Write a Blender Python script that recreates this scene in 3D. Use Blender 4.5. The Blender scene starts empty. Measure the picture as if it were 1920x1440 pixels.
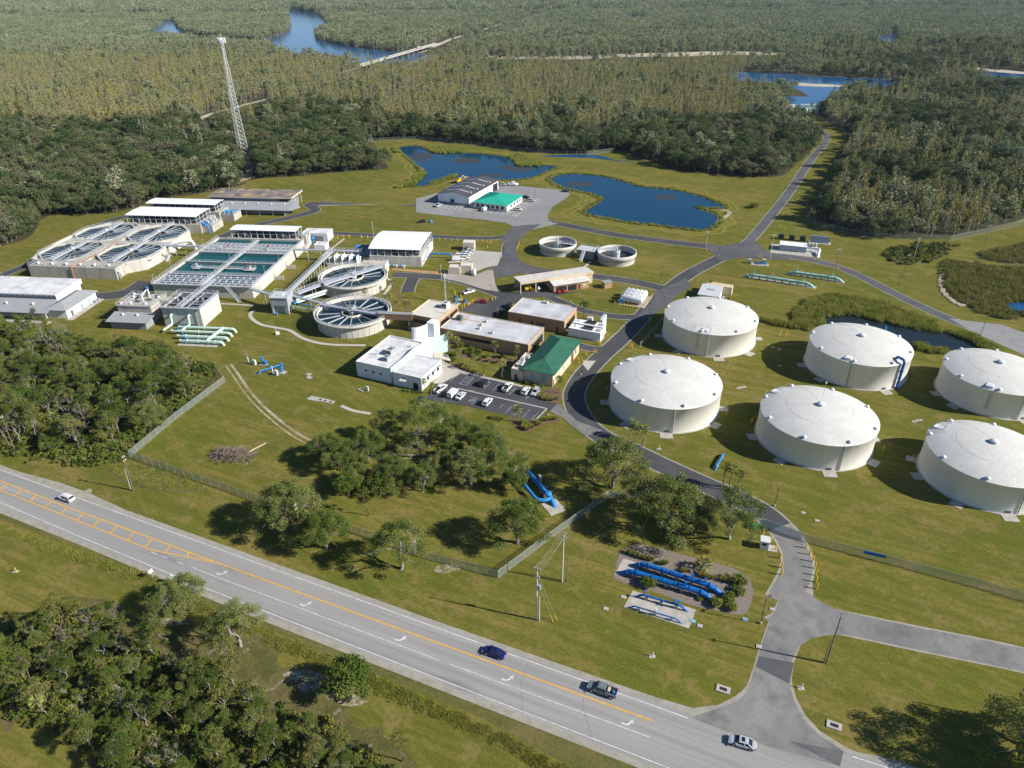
import bpy, bmesh, math, random
from mathutils import Vector, Matrix, noise
from mathutils.geometry import tessellate_polygon
D = bpy.data; SC = bpy.context.scene; COL = SC.collection
R = math.radians
random.seed(7)
# ------------------------------------------------------------------ camera, sky, sun, exposure
FPX, HCAM, PITCH, ROLL = 1331.0, 120.0, R(30.2), R(0.5)
fw = Vector((0, math.cos(PITCH), -math.sin(PITCH))); up0 = Vector((0, math.sin(PITCH), math.cos(PITCH))); rt0 = Vector((1, 0, 0))
rt = rt0*math.cos(ROLL) - up0*math.sin(ROLL); up = up0*math.cos(ROLL) + rt0*math.sin(ROLL)
cam = D.cameras.new('camera'); camo = D.objects.new('camera', cam); COL.objects.link(camo)
M = Matrix((rt, up, -fw)).transposed().to_4x4(); M.translation = (0, 0, HCAM); camo.matrix_world = M
cam.sensor_fit = 'HORIZONTAL'; cam.sensor_width = 34.6; cam.lens = 34.6*FPX/1920; cam.clip_start = 1; cam.clip_end = 30000
SC.camera = camo
SUNAZ, SUNEL = R(-15.5), R(32)
sv = Vector((math.cos(SUNAZ)*math.cos(SUNEL), math.sin(SUNAZ)*math.cos(SUNEL), math.sin(SUNEL)))
sl = D.lights.new('sun', 'SUN'); sl.energy = 5.0; sl.angle = R(0.5); sl.color = (1, .95, .86)
so = D.objects.new('sun', sl); COL.objects.link(so); so.rotation_euler = sv.to_track_quat('Z', 'Y').to_euler(); so.location = (0, 0, 300)
W = D.worlds.new('World'); SC.world = W; W.use_nodes = True; nt = W.node_tree; bg = nt.nodes['Background']
sky = nt.nodes.new('ShaderNodeTexSky'); sky.sky_type = 'NISHITA'; sky.sun_disc = False; sky.sun_elevation = SUNEL; sky.sun_rotation = math.pi/2 - SUNAZ
sky.altitude = 50; sky.air_density = 0.75; sky.dust_density = 0.1; sky.ozone_density = 5.0
nt.links.new(sky.outputs[0], bg.inputs[0]); bg.inputs[1].default_value = 0.078
VS = SC.view_settings; VS.view_transform = 'Standard'; VS.look = 'None'; VS.exposure = 0.6; VS.gamma = 1

def at(px, py, z=0.0):                        # pixel of the 1920x1440 photo -> point at height z
    d = fw*FPX + rt*(px-960) - up*(py-720); t = (z-HCAM)/d.z
    return Vector((d.x*t, d.y*t, z))
def pix(p):
    d = Vector(p) - Vector((0, 0, HCAM)); Z = d.dot(fw)
    if Z < 1: return (-9999, -9999)
    return (960 + FPX*d.dot(rt)/Z, 720 - FPX*d.dot(up)/Z)
def fr(deg, s, t, z=0.0):                     # site frame rotated by deg
    a = R(deg); return Vector((s*math.cos(a)-t*math.sin(a), s*math.sin(a)+t*math.cos(a), z))
def zo(x0, y0, k): return lambda *p: [(x0+a/k, y0+b/k) for a, b in p]
za, zb, zc, zd, ze = zo(640, 540, 3.84), zo(370, 330, 4.5), zo(640, 300, 4.5), zo(940, 400, 4.5), zo(0, 340, 4.5)
zq, zr, zl, zm, zn = zo(1280, 340, 3), zo(1280, 960, 3), zo(0, 860, 3), zo(600, 1000, 3), zo(880, 820, 3.2)
z12, z13, z11, zk = zo(640, 0, 3), zo(1280, 0, 3), zo(0, 0, 3), zo(780, 310, 6.4)
S1, S2 = -24, -6.5

# ------------------------------------------------------------------ mesh builder
class MB:
    def __init__(s): s.v = []; s.f = []; s.sm = []
    def add(s, vs, fs, smooth=False):
        n = len(s.v); s.v += [tuple(p) for p in vs]; s.f += [tuple(n+i for i in f) for f in fs]; s.sm += [smooth]*len(fs); return s
    def box(s, x0, x1, y0, y1, z0, z1, rz=0, o=(0, 0)):
        c, q = math.cos(rz), math.sin(rz)
        vs = [(o[0]+x*c-y*q, o[1]+x*q+y*c, z) for z in (z0, z1) for x, y in ((x0, y0), (x1, y0), (x1, y1), (x0, y1))]
        return s.add(vs, [(3, 2, 1, 0), (4, 5, 6, 7), (0, 1, 5, 4), (1, 2, 6, 5), (2, 3, 7, 6), (3, 0, 4, 7)])
    def prism(s, poly, z0, z1):
        n = len(poly); vs = [(p[0], p[1], z0) for p in poly] + [(p[0], p[1], z1) for p in poly]
        return s.add(vs, [tuple(range(n-1, -1, -1)), tuple(range(n, 2*n))] + [(i, (i+1) % n, n+(i+1) % n, n+i) for i in range(n)])
    def face(s, *ps): return s.add(ps, [tuple(range(len(ps)))])
    def slab(s, ps, t):                       # sloped roof panel: top polygon with thickness
        n = len(ps); lo = [(p[0], p[1], p[2]-t) for p in ps]
        return s.add(lo+list(ps), [tuple(range(n-1, -1, -1)), tuple(range(n, 2*n))] + [(i, (i+1) % n, n+(i+1) % n, n+i) for i in range(n)])
    def lathe(s, prof, n=24, c=(0, 0, 0), smooth=True, a0=0, close=True):
        m = len(prof); vs = []
        for k in range(n):
            a = a0+2*math.pi*k/n
            vs += [(c[0]+r*math.cos(a), c[1]+r*math.sin(a), c[2]+z) for r, z in prof]
        fs = [(k*m+i, ((k+1) % n)*m+i, ((k+1) % n)*m+i+1, k*m+i+1) for k in range(n) for i in range(m-1)]
        s.add(vs, fs, smooth)
        if close and prof[-1][0] > 1e-3: s.add([vs[k*m+m-1] for k in range(n)], [tuple(range(n))])
        return s
    def cyl(s, x, y, z0, z1, r, n=12, r2=None, smooth=True):
        return s.lathe([(r, z0), (r if r2 is None else r2, z1)], n, (x, y, 0), smooth)
    def tube(s, path, r, n=10, caps=True, taper=None):
        P = [Vector(p) for p in path]; m = len(P); rings = []
        ref = None
        for i in range(m):
            t = (P[min(i+1, m-1)]-P[max(i-1, 0)]).normalized()
            if ref is None: ref = Vector((0, 0, 1)) if abs(t.z) < .9 else Vector((1, 0, 0))
            a = (ref - t*ref.dot(t)).normalized(); b = t.cross(a); ref = a
            rr = r if taper is None else r*(1-(1-taper)*i/(m-1))
            rings.append([P[i]+(a*math.cos(2*math.pi*k/n)+b*math.sin(2*math.pi*k/n))*rr for k in range(n)])
        s.add([p for q in rings for p in q], [(i*n+k, i*n+(k+1) % n, (i+1)*n+(k+1) % n, (i+1)*n+k) for i in range(m-1) for k in range(n)], True)
        if caps: s.add(rings[0], [tuple(range(n-1, -1, -1))]); s.add(rings[-1], [tuple(range(n))])
        return s
    def bar(s, a, b, w=.1, n=4): return s.tube([a, b], w*.6, n)
    def build(s, name, m, parent=None, label=None, kind=None, mats=None):
        me = D.meshes.new(name); me.from_pydata(s.v, [], s.f); me.materials.append(m)
        me.polygons.foreach_set('use_smooth', s.sm); me.update()
        o = D.objects.new(name, me); COL.objects.link(o)
        if parent: o.parent = parent
        if label: o['label'] = label
        if kind: o['kind'] = kind
        return o
def bend(path, rad=.8, k=5):                  # round the corners of a polyline
    P = [Vector(p) for p in path]; out = [P[0]]
    for i in range(1, len(P)-1):
        a = (P[i-1]-P[i]); b = (P[i+1]-P[i]); q = min(rad, a.length*.49, b.length*.49); a = P[i]+a.normalized()*q; b = P[i]+b.normalized()*q
        for j in range(k+1):
            t = j/k; out.append(a*(1-t)**2 + P[i]*2*t*(1-t) + b*t*t)
    return out+[P[-1]]
def thing(name, label, cat, loc=(0, 0, 0), rz=0, group=None):
    o = D.objects.new(name, None); COL.objects.link(o); o.location = loc; o.rotation_euler = (0, 0, rz)
    o['label'] = label; o['category'] = cat; o.empty_display_size = .5
    if group: o['group'] = group
    return o
def tag(o, label, cat, group=None):
    o['label'] = label; o['category'] = cat
    if group: o['group'] = group
    return o
def cp_tree(o, parent=None):
    c = o.copy(); COL.objects.link(c); c.parent = parent
    for ch in o.children: cp_tree(ch, c)
    return c
def dup(root, loc, rz=0, label=None, group=None, scale=None):
    c = cp_tree(root); c.location = loc; c.rotation_euler = (0, 0, rz)
    if label: c['label'] = label
    if group: c['group'] = group
    if scale: c.scale = scale if hasattr(scale, '__len__') else (scale,)*3
    return c
def smooth_line(ps, k=6):                     # catmull-rom through points
    P = [Vector(p) for p in ps]; out = []
    for i in range(len(P)-1):
        a, b, c, d = P[max(i-1, 0)], P[i], P[i+1], P[min(i+2, len(P)-1)]
        for j in range(k):
            t = j/k; out.append(.5*((2*b)+(c-a)*t+(2*a-5*b+4*c-d)*t*t+(3*b-a-3*c+d)*t**3))
    return out+[P[-1]]
def smooth_loop(ps, k=5):
    P = [Vector(p) for p in ps]; n = len(P); out = []
    for i in range(n):
        a, b, c, d = P[i-1], P[i], P[(i+1) % n], P[(i+2) % n]
        for j in range(k):
            t = j/k; out.append(.5*((2*b)+(c-a)*t+(2*a-5*b+4*c-d)*t*t+(3*b-a-3*c+d)*t**3))
    return out
ZL = {}
def sheet(name, polys, m, z, kind='structure'):   # flat ground sheets at height z
    b = MB(); z *= 3
    for P in polys:
        z += .0006; pts = [Vector((p[0], p[1], 0)) for p in P]
        for t in tessellate_polygon([pts]):
            q = [(pts[i].x, pts[i].y, z) for i in t]
            n = (Vector(q[1])-Vector(q[0])).cross(Vector(q[2])-Vector(q[0]))
            b.face(*(q if n.z > 0 else q[::-1]))
    return b.build(name, m, kind=kind)
def strip(line, w, ends=None):
    P = [Vector((p[0], p[1], 0)) for p in line]; L = []; Q = []
    for i, p in enumerate(P):
        t = (P[min(i+1, len(P)-1)]-P[max(i-1, 0)]).normalized(); n = Vector((-t.y, t.x, 0))
        ww = w if not hasattr(w, '__len__') else w[0]+(w[1]-w[0])*i/(len(P)-1)
        L.append(p+n*ww/2); Q.append(p-n*ww/2)
    return L+Q[::-1]
def wpx(pts, z=0): return [at(x, y, z) for x, y in pts]

# ------------------------------------------------------------------ materials
MATS = {}
def mat(name, col, rough=.8, var=.0, scale=.4, col2=None, streak=False, metal=0, spec=.3, bump=0, trans=0, detail=4, rnd=0, world=False):
    if name in MATS: return MATS[name]
    m = D.materials.new(name); m.use_nodes = True; N = m.node_tree.nodes; L = m.node_tree.links; p = N['Principled BSDF']
    p.inputs['Roughness'].default_value = rough; p.inputs['Metallic'].default_value = metal; p.inputs['Specular IOR Level'].default_value = spec
    c1 = (*col, 1); p.inputs['Base Color'].default_value = c1; last = None
    if col2 or var:
        if col2 is None: col2 = tuple(c*(1-var) for c in col)
        tc = N.new('ShaderNodeTexCoord'); mp = N.new('ShaderNodeMapping'); L.new(tc.outputs['Object'], mp.inputs[0])
        mp.inputs['Scale'].default_value = (1, 1, .12) if streak else (1, 1, 1)
        no = N.new('ShaderNodeTexNoise'); no.inputs['Scale'].default_value = scale; no.inputs['Detail'].default_value = detail; no.inputs['Roughness'].default_value = .65
        L.new(mp.outputs[0], no.inputs['Vector'])
        cr = N.new('ShaderNodeValToRGB'); cr.color_ramp.elements[0].position = .35; cr.color_ramp.elements[1].position = .66
        cr.color_ramp.elements[0].color = c1; cr.color_ramp.elements[1].color = (*col2, 1); L.new(no.outputs[0], cr.inputs[0]); last = cr.outputs[0]
        if bump:
            bp = N.new('ShaderNodeBump'); bp.inputs['Strength'].default_value = bump; bp.inputs['Distance'].default_value = .1; L.new(no.outputs[0], bp.inputs['Height']); L.new(bp.outputs[0], p.inputs['Normal'])
    if rnd:
        oi = N.new('ShaderNodeObjectInfo'); hs = N.new('ShaderNodeHueSaturation'); mr = N.new('ShaderNodeMapRange')
        mr.inputs[3].default_value = 1-rnd; mr.inputs[4].default_value = 1+rnd; L.new(oi.outputs['Random'], mr.inputs[0]); L.new(mr.outputs[0], hs.inputs['Value'])
        if last: L.new(last, hs.inputs['Color'])
        else: hs.inputs['Color'].default_value = c1
        last = hs.outputs[0]
    if last: L.new(last, p.inputs['Base Color'])
    if trans:
        out = N['Material Output']; tr = N.new('ShaderNodeBsdfTransparent'); mx = N.new('ShaderNodeMixShader'); mx.inputs[0].default_value = trans
        L.new(p.outputs[0], mx.inputs[1]); L.new(tr.outputs[0], mx.inputs[2]); L.new(mx.outputs[0], out.inputs[0])
    MATS[name] = m; return m
def layered(name, layers, rough=.95, bump=.0, spec=.15):
    """base colour from stacked noises: layers = [(scale, xyz stretch, lo, hi, colour, lo_fac, hi_fac)], first is a plain colour"""
    m = D.materials.new(name); m.use_nodes = True; N = m.node_tree.nodes; L = m.node_tree.links; p = N['Principled BSDF']
    p.inputs['Roughness'].default_value = rough; p.inputs['Specular IOR Level'].default_value = spec
    tc = N.new('ShaderNodeTexCoord'); rgb = N.new('ShaderNodeRGB'); rgb.outputs[0].default_value = (*layers[0], 1); last = rgb.outputs[0]; no = None
    for sc, st, lo, hi, col, amt in layers[1:]:
        mp = N.new('ShaderNodeMapping'); L.new(tc.outputs['Object'], mp.inputs[0]); mp.vector_type = 'TEXTURE'; mp.inputs['Scale'].default_value = [1/q for q in st[:3]]
        if len(st) > 3: mp.inputs['Rotation'].default_value = (0, 0, R(st[3]))
        no = N.new('ShaderNodeTexNoise'); no.inputs['Scale'].default_value = sc; no.inputs['Detail'].default_value = 5; no.inputs['Roughness'].default_value = .62
        L.new(mp.outputs[0], no.inputs['Vector']); mr = N.new('ShaderNodeMapRange'); mr.inputs[1].default_value = lo; mr.inputs[2].default_value = hi; mr.inputs[4].default_value = amt; mr.clamp = True
        L.new(no.outputs[0], mr.inputs[0]); mx = N.new('ShaderNodeMixRGB'); mx.inputs[2].default_value = (*col, 1)
        L.new(mr.outputs[0], mx.inputs[0]); L.new(last, mx.inputs[1]); last = mx.outputs[0]
    L.new(last, p.inputs['Base Color'])
    if bump:
        bp = N.new('ShaderNodeBump'); bp.inputs['Strength'].default_value = bump; bp.inputs['Distance'].default_value = .15; L.new(no.outputs[0], bp.inputs['Height']); L.new(bp.outputs[0], p.inputs['Normal'])
    MATS[name] = m; return m
I3 = (1, 1, 1)
m_lawn = layered('lawn_grass', [(.108, .112, .022), (.009, I3, .42, .56, (.172, .148, .032), .9), (.03, (.5, 1, 1, -24), .47, .57, (.232, .172, .056), .85), (.028, (1, 1, 1, 40), .50, .60, (.092, .122, .012), .9),
    (.5, (.04, 1, 1, -24), .45, .55, (.074, .092, .014), .75), (.38, (.05, 1, 1, -50), .52, .62, (.195, .170, .042), .5), (.16, I3, .53, .62, (.225, .165, .065), .7), (.9, I3, .45, .62, (.080, .094, .012), .7), (3.5, I3, .46, .62, (.215, .19, .045), .55)], bump=.6, spec=.03)
m_berm = layered('berm_grass', [(.20, .18, .035), (.15, I3, .42, .58, (.24, .19, .06), .8), (.5, I3, .5, .65, (.12, .13, .02), .7), (2.5, I3, .45, .65, (.16, .15, .03), .6)], spec=.03)
m_floor = layered('forest_floor', [(.055, .055, .022), (.05, I3, .4, .65, (.085, .07, .038), .8), (.4, I3, .4, .7, (.03, .038, .012), .8), (2, I3, .5, .75, (.12, .10, .06), .5)], bump=.4)
m_rough = layered('rough_grass', [(.115, .098, .030), (.06, I3, .42, .6, (.16, .13, .05), .9), (.3, (.3, 1, 1, -24), .4, .65, (.07, .09, .018), .9), (1.3, I3, .45, .7, (.17, .15, .05), .6), (.8, I3, .6, .75, (.045, .06, .012), .8)], bump=.8)
m_asph = layered('asphalt', [(.092, .095, .102), (.06, (1, 1, 1), .42, .68, (.15, .148, .145), .8), (.3, I3, .45, .7, (.062, .066, .075), .7), (3, I3, .4, .7, (.12, .12, .125), .4)], rough=.9)
m_asph2 = layered('dark_asphalt', [(.066, .069, .075), (.05, I3, .5, .72, (.135, .134, .136), .85), (.4, I3, .45, .7, (.045, .048, .055), .6), (3, I3, .4, .7, (.075, .077, .082), .4)], rough=.9)
m_road = layered('highway_asphalt', [(.33, .322, .305), (.6, (.012, 1, 1, -23.9), .44, .58, (.24, .235, .226), .9), (.22, (.03, 1.6, 1, -23.9), .5, .62, (.38, .37, .35), .7), (.03, (.3, 1, 1, -23.9), .45, .6, (.275, .268, .256), .8), (.12, (.12, 1, 1, -23.9), .62, .70, (.12, .118, .115), .75), (3, I3, .42, .62, (.255, .25, .24), .55)], rough=.9)
m_drive = layered('worn_asphalt', [(.19, .188, .182), (.05, (1, 1, 1, 20), .4, .62, (.30, .285, .26), .8), (.25, I3, .46, .66, (.10, .104, .112), .65), (.15, (.2, 1, 1, 66), .5, .7, (.24, .235, .225), .7), (3, I3, .4, .7, (.15, .15, .148), .5)], rough=.9)
m_lot = layered('pale_lot', [(.235, .235, .235), (.03, I3, .4, .65, (.29, .285, .275), .8), (.3, I3, .45, .7, (.19, .192, .198), .6)], rough=.9)
m_apron = layered('concrete_apron', [(.36, .32, .285), (.06, I3, .4, .65, (.27, .245, .22), .8), (.5, I3, .45, .7, (.42, .38, .34), .5)], rough=.9)
m_gravel = layered('gravel', [(.42, .40, .36), (.08, I3, .4, .65, (.33, .32, .28), .8), (.6, I3, .5, .7, (.24, .24, .17), .5), (4, I3, .4, .7, (.5, .48, .43), .5)])
m_walk = layered('sidewalk', [(.46, .43, .38), (.3, I3, .4, .7, (.36, .34, .30), .7), (2, I3, .5, .7, (.52, .49, .44), .4)])
m_sand = layered('pale_sand', [(.5, .45, .36), (.3, I3, .4, .65, (.32, .27, .18), .8), (2, I3, .5, .7, (.6, .56, .48), .5)])
m_shoulder = layered('shoulder_sand', [(.33, .31, .27), (.5, I3, .4, .65, (.22, .21, .15), .8), (3, I3, .45, .7, (.4, .38, .33), .6)])
m_track = layered('wheel_track', [(.26, .215, .12), (.12, I3, .42, .6, (.44, .39, .29), .9), (.9, I3, .5, .7, (.15, .135, .05), .8)])
m_mulch = layered('mulch', [(.22, .185, .155), (1.2, I3, .4, .65, (.13, .105, .085), .8), (6, I3, .45, .7, (.32, .28, .24), .6)], bump=.6)
m_bed = layered('garden_mulch', [(.16, .10, .065), (.8, I3, .4, .65, (.09, .06, .04), .8), (5, I3, .45, .7, (.24, .16, .11), .5)])
m_wl = mat('white_road_paint', (.68, .68, .66), .7, var=.4, scale=.8)
m_yl = mat('yellow_road_paint', (.70, .38, .06), .7, var=.2, scale=.8)
m_wlw = mat('worn_white_paint', (.5, .5, .49), .7, var=.45, scale=.7)
def water(name, col, rough=.06, w=.25):
    m = mat(name, col, rough, spec=.14); N = m.node_tree.nodes; L = m.node_tree.links; p = N['Principled BSDF']
    tc = N.new('ShaderNodeTexCoord'); no = N.new('ShaderNodeTexNoise'); no.inputs['Scale'].default_value = w; no.inputs['Detail'].default_value = 6; L.new(tc.outputs['Object'], no.inputs[0])
    bp = N.new('ShaderNodeBump'); bp.inputs['Strength'].default_value = .25; bp.inputs['Distance'].default_value = .12; L.new(no.outputs[0], bp.inputs['Height']); L.new(bp.outputs[0], p.inputs['Normal'])
    return m
m_pond = water('pond_water', (.003, .046, .095)); m_river = water('river_water', (.008, .075, .20), .12); m_canal = water('canal_water', (.012, .022, .026))
m_basin = water('basin_water', (.004, .075, .080), .08, .5); m_clar = water('clarifier_water', (.006, .028, .040), .1, .5)
m_white = mat('white_roof_membrane', (.76, .76, .75), .6, col2=(.47, .47, .47), scale=.22, detail=9)
m_wmetal = mat('white_metal_roof', (.86, .86, .86), .45, var=.06, scale=.3)
m_wwall = mat('white_wall', (.78, .79, .80), .7, var=.08, scale=.3)
m_teal = mat('pale_teal_wall', (.50, .64, .60), .7, var=.08, scale=.5)
m_graym = mat('stained_grey_roof', (.62, .62, .63), .6, col2=(.40, .40, .42), scale=.18, detail=8)
m_cream = mat('cream_roof', (.66, .63, .55), .7, col2=(.55, .52, .45), scale=.3)
m_tan = mat('tan_block_wall', (.42, .27, .15), .85, var=.12, scale=.4)
m_tanl = mat('light_tan_wall', (.62, .50, .34), .85, var=.08, scale=.4)
m_beige = mat('beige_wall', (.58, .52, .42), .8, var=.1, scale=.4)
m_conc = mat('stained_concrete', (.50, .47, .41), .85, col2=(.33, .31, .27), scale=.55, streak=True, detail=7)
m_concl = mat('pale_concrete', (.58, .56, .51), .85, col2=(.46, .44, .39), scale=.5, streak=True)
m_slab = mat('concrete_slab', (.46, .44, .395), .85, col2=(.33, .31, .27), scale=.5)
m_steel = mat('galvanised_steel', (.60, .62, .64), .5, metal=.1, var=.1, scale=1)
m_steeld = mat('dark_steel', (.10, .105, .11), .6)
m_grate = mat('walkway_grating', (.44, .47, .52), .6, var=.15, scale=1.5)
m_glass = mat('dark_glass', (.015, .018, .022), .08, spec=.6)
m_dark = mat('dark_opening', (.018, .018, .02), .8)
m_door = mat('maroon_door', (.18, .05, .04), .6)
m_lb = mat('light_blue_panel', (.25, .42, .52), .6)
m_blue = mat('blue_pipe_paint', (.008, .15, .46), .42, var=.3, scale=.6)
m_blue2 = mat('bright_blue_paint', (.03, .22, .52), .4)
m_mint = mat('mint_pipe_paint', (.50, .68, .58), .5, var=.12, scale=.5)
m_aqua = mat('aqua_pipe_paint', (.36, .60, .56), .5, var=.2, scale=.5)
m_wpipe = mat('white_pipe_paint', (.72, .74, .75), .5, var=.1, scale=.5)
m_yel = mat('yellow_paint', (.72, .43, .03), .5)
m_orange = mat('orange_pipe_paint', (.48, .19, .08), .6, var=.2, scale=.6)
m_green = mat('green_metal_roof', (.040, .155, .098), .5, var=.25, scale=.4)
m_teal2 = mat('teal_metal_roof', (.03, .42, .30), .45, var=.1, scale=.3)
m_char = mat('charcoal_metal_roof', (.085, .082, .085), .5, var=.2, scale=.2)
m_greyroof = mat('grey_metal_roof', (.34, .35, .36), .5, var=.12, scale=.3)
m_greyw = mat('grey_block_wall', (.30, .31, .32), .8, var=.15, scale=.4)
m_patch = layered('peeling_roof', [(.20, .175, .165), (.12, I3, .5, .56, (.12, .112, .12), .9), (.16, I3, .53, .57, (.46, .30, .13), .9), (1.2, I3, .5, .7, (.26, .23, .21), .6)])
m_wood = mat('wood_pole', (.20, .15, .10), .9, var=.3, scale=2, streak=True)
m_cpole = mat('concrete_pole', (.55, .55, .54), .8, var=.1, scale=1)
m_fence = mat('chain_link', (.34, .38, .35), .6, metal=.2, trans=.76)
m_fpost = mat('fence_post', (.42, .45, .44), .5, metal=.3)
m_tank = mat('tank_wall_paint', (.80, .77, .69), .65, col2=(.72, .69, .61), scale=.4, streak=True, detail=6)
m_dome = layered('tank_roof_paint', [(.64, .63, .59), (.09, I3, .45, .6, (.54, .535, .50), .85), (.5, (.3, 1, 1, 30), .46, .62, (.60, .59, .555), .7), (1.6, I3, .45, .62, (.50, .495, .465), .6)], rough=.75)
m_rub = mat('black_rubber', (.02, .02, .021), .8)
m_red = mat('red_paint', (.42, .03, .03), .4)
m_black = mat('black_tarp', (.03, .032, .037), .7)
m_scrub = layered('scrub_ground', [(.125, .115, .035), (.06, I3, .45, .6, (.17, .125, .06), .9), (.25, I3, .46, .62, (.07, .078, .02), .8), (.16, I3, .60, .68, (.42, .38, .31), .8), (1.5, I3, .45, .65, (.05, .05, .02), .6)], bump=.6)
m_mud = layered('pond_mud', [(.15, .125, .06), (.3, I3, .42, .6, (.085, .085, .03), .8), (2, I3, .45, .65, (.22, .19, .11), .6)])
# ------------------------------------------------------------------ ground, water, roads
b = MB(); b.face((-9000, -1500, 0), (9000, -1500, 0), (9000, 16000, 0), (-9000, 16000, 0)); b.build('ground', m_floor, kind='structure')
def grow(L, d):
    n = len(L); sg = 1 if sum(L[i-1].x*L[i].y-L[i].x*L[i-1].y for i in range(n)) > 0 else -1; o = []
    for i in range(n):
        t = (L[(i+2) % n]-L[i-2]).normalized(); o.append(L[i]+Vector((t.y, -t.x, 0))*d*sg*(.7+.6*noise.noise(L[i]*.15)))
    return o
def ragged(L): return [q+Vector((noise.noise(q*.21), noise.noise(q*.23+Vector((9, 3, 1))), 0))*4.5 for q in L]
LAWN = [(-900, 640), (-300, 520), (0, 462), (60, 440), (90, 405), (210, 400), (300, 374), (380, 362), (450, 348), (475, 336), (560, 330), (650, 322), (728, 316), (712, 300), (690, 285), (672, 271), (700, 264), (780, 261), (900, 271), (1010, 284),
        (1100, 289), (1150, 282), (1185, 290), (1260, 316), (1330, 326), (1400, 332), (1465, 330), (1490, 310), (1515, 288), (1532, 262), (1515, 238), (1478, 216), (1490, 209), (1530, 214), (1562, 236), (1602, 258), (1580, 300), (1562, 345), (1540, 395), (1536, 418),
        (1640, 444), (1780, 446), (1900, 418), (2050, 370), (2600, 320), (3200, 900), (2600, 1600), (-1400, 1600), (-1600, 900)]
sheet('lawn', [smooth_loop(wpx(LAWN), 3)], m_lawn, .004)
WOOD1 = [(-500, 640), (0, 606), (90, 612), (190, 650), (280, 640), (345, 668), (395, 690), (400, 712), (330, 780), (250, 838), (235, 858), (120, 868), (0, 845), (-500, 820)]
WOOD2 = [(-500, 1130), (0, 1170), (90, 1130), (190, 1120), (270, 1150), (360, 1170), (520, 1200), (560, 1250), (640, 1300), (720, 1380), (760, 1450), (700, 1560), (180, 1560), (170, 1440), (130, 1395), (40, 1370), (0, 1350), (-500, 1300)]
sheet('wood_floor', [smooth_loop(wpx(WOOD1), 3)], m_floor, .008); sheet('scrub_ground', [ragged(smooth_loop(wpx(WOOD2), 8))], m_scrub, .008)
VERGE = [(-300, 880), (0, 958), (200, 1030), (330, 1085), (500, 1160), (640, 1210), (900, 1310), (1240, 1444), (1400, 1510), (1150, 1480), (1000, 1400), (900, 1345), (700, 1262), (540, 1195), (400, 1140), (250, 1075), (100, 1010), (0, 972), (-300, 905)]
sheet('verge', [wpx(VERGE), wpx([(200, 872), (245, 862), (330, 890), (400, 922), (330, 925), (260, 915), (215, 900)])], m_rough, .008)
PONDS = [[(749, 277), (787, 274), (800, 283), (826, 288), (880, 287), (940, 293), (957, 300), (973, 312), (1013, 310), (1042, 313), (1023, 322), (993, 334), (930, 338), (870, 337), (846, 334), (806, 347), (768, 349), (786, 335), (797, 325), (783, 310), (763, 293)],
         [(1033, 338), (1050, 328), (1090, 327), (1130, 331), (1170, 341), (1200, 350), (1260, 356), (1313, 369), (1357, 387), (1330, 389), (1302, 389), (1338, 402), (1344, 414), (1326, 429), (1290, 429), (1230, 421), (1180, 416), (1140, 408), (1104, 402), (1099, 396), (1122, 381), (1131, 372), (1105, 362), (1060, 352)]]
CANAL = [(1530, 600), (1563, 592), (1593, 590), (1613, 595), (1647, 601), (1680, 605), (1713, 617), (1747, 623), (1780, 624), (1813, 634), (1850, 652), (1870, 668), (1840, 668), (1780, 657), (1713, 650), (1640, 640), (1560, 625)]
RIVER = [[(541, 18), (560, 20), (600, 27), (617, 40), (606, 50), (592, 58), (590, 68), (608, 77), (640, 84), (690, 91), (735, 97), (790, 100), (806, 110), (785, 121), (740, 124), (700, 120), (640, 114), (600, 110), (560, 105), (520, 98), (490, 86), (495, 74), (510, 70), (535, 60), (541, 45), (538, 30)],
         [(1351, 145), (1353, 139), (1397, 135), (1480, 139), (1530, 143), (1613, 146), (1694, 149), (1700, 160), (1660, 168), (1600, 172), (1560, 183), (1535, 192), (1525, 207), (1490, 206), (1462, 198), (1456, 184), (1490, 181), (1515, 180), (1490, 166), (1450, 158), (1400, 153)],
         [(1815, 126), (1850, 128), (1920, 135), (1990, 140), (1990, 150), (1920, 150), (1840, 140)],
         [(1622, 70), (1660, 66), (1690, 61), (1688, 76), (1668, 79), (1630, 74)], [(1612, 24), (1634, 23), (1634, 29), (1614, 29)], [(1776, 27), (1810, 26), (1808, 31), (1778, 32)],
         [(1166, 33), (1205, 30), (1212, 40), (1180, 44)], [(1012, 293), (1110, 290), (1150, 299), (1196, 306), (1150, 301), (1105, 296)], [(1880, 572), (1925, 566), (1990, 570), (1990, 590), (1900, 588)], [(280, 60), (296, 48), (305, 40), (330, 38), (334, 52), (350, 62), (400, 70), (495, 80), (495, 90), (400, 80), (320, 74), (285, 72)]]
RVIS = [[(541, 18), (560, 20), (600, 27), (617, 40), (606, 50), (592, 58), (590, 68), (608, 77), (640, 84), (690, 91), (735, 97), (790, 100), (800, 108), (785, 116), (740, 118), (700, 112), (640, 106), (600, 102), (560, 98), (520, 89), (498, 80), (510, 70), (535, 60), (541, 45), (538, 30)], [(1351, 145), (1400, 135), (1480, 138), (1600, 144), (1694, 149), (1690, 161), (1600, 159), (1480, 153), (1400, 152)], [(1490, 154), (1590, 158), (1588, 166), (1490, 163)], [(1496, 164), (1575, 164), (1552, 188), (1535, 207), (1462, 201), (1456, 185), (1500, 182), (1512, 176)], RIVER[2], RIVER[3], [(284, 60), (298, 48), (306, 41), (329, 39), (333, 52), (347, 61), (320, 65), (290, 66)]]
PATCH = [[(1448, 470), (1463, 500), (1480, 553)]]
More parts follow.
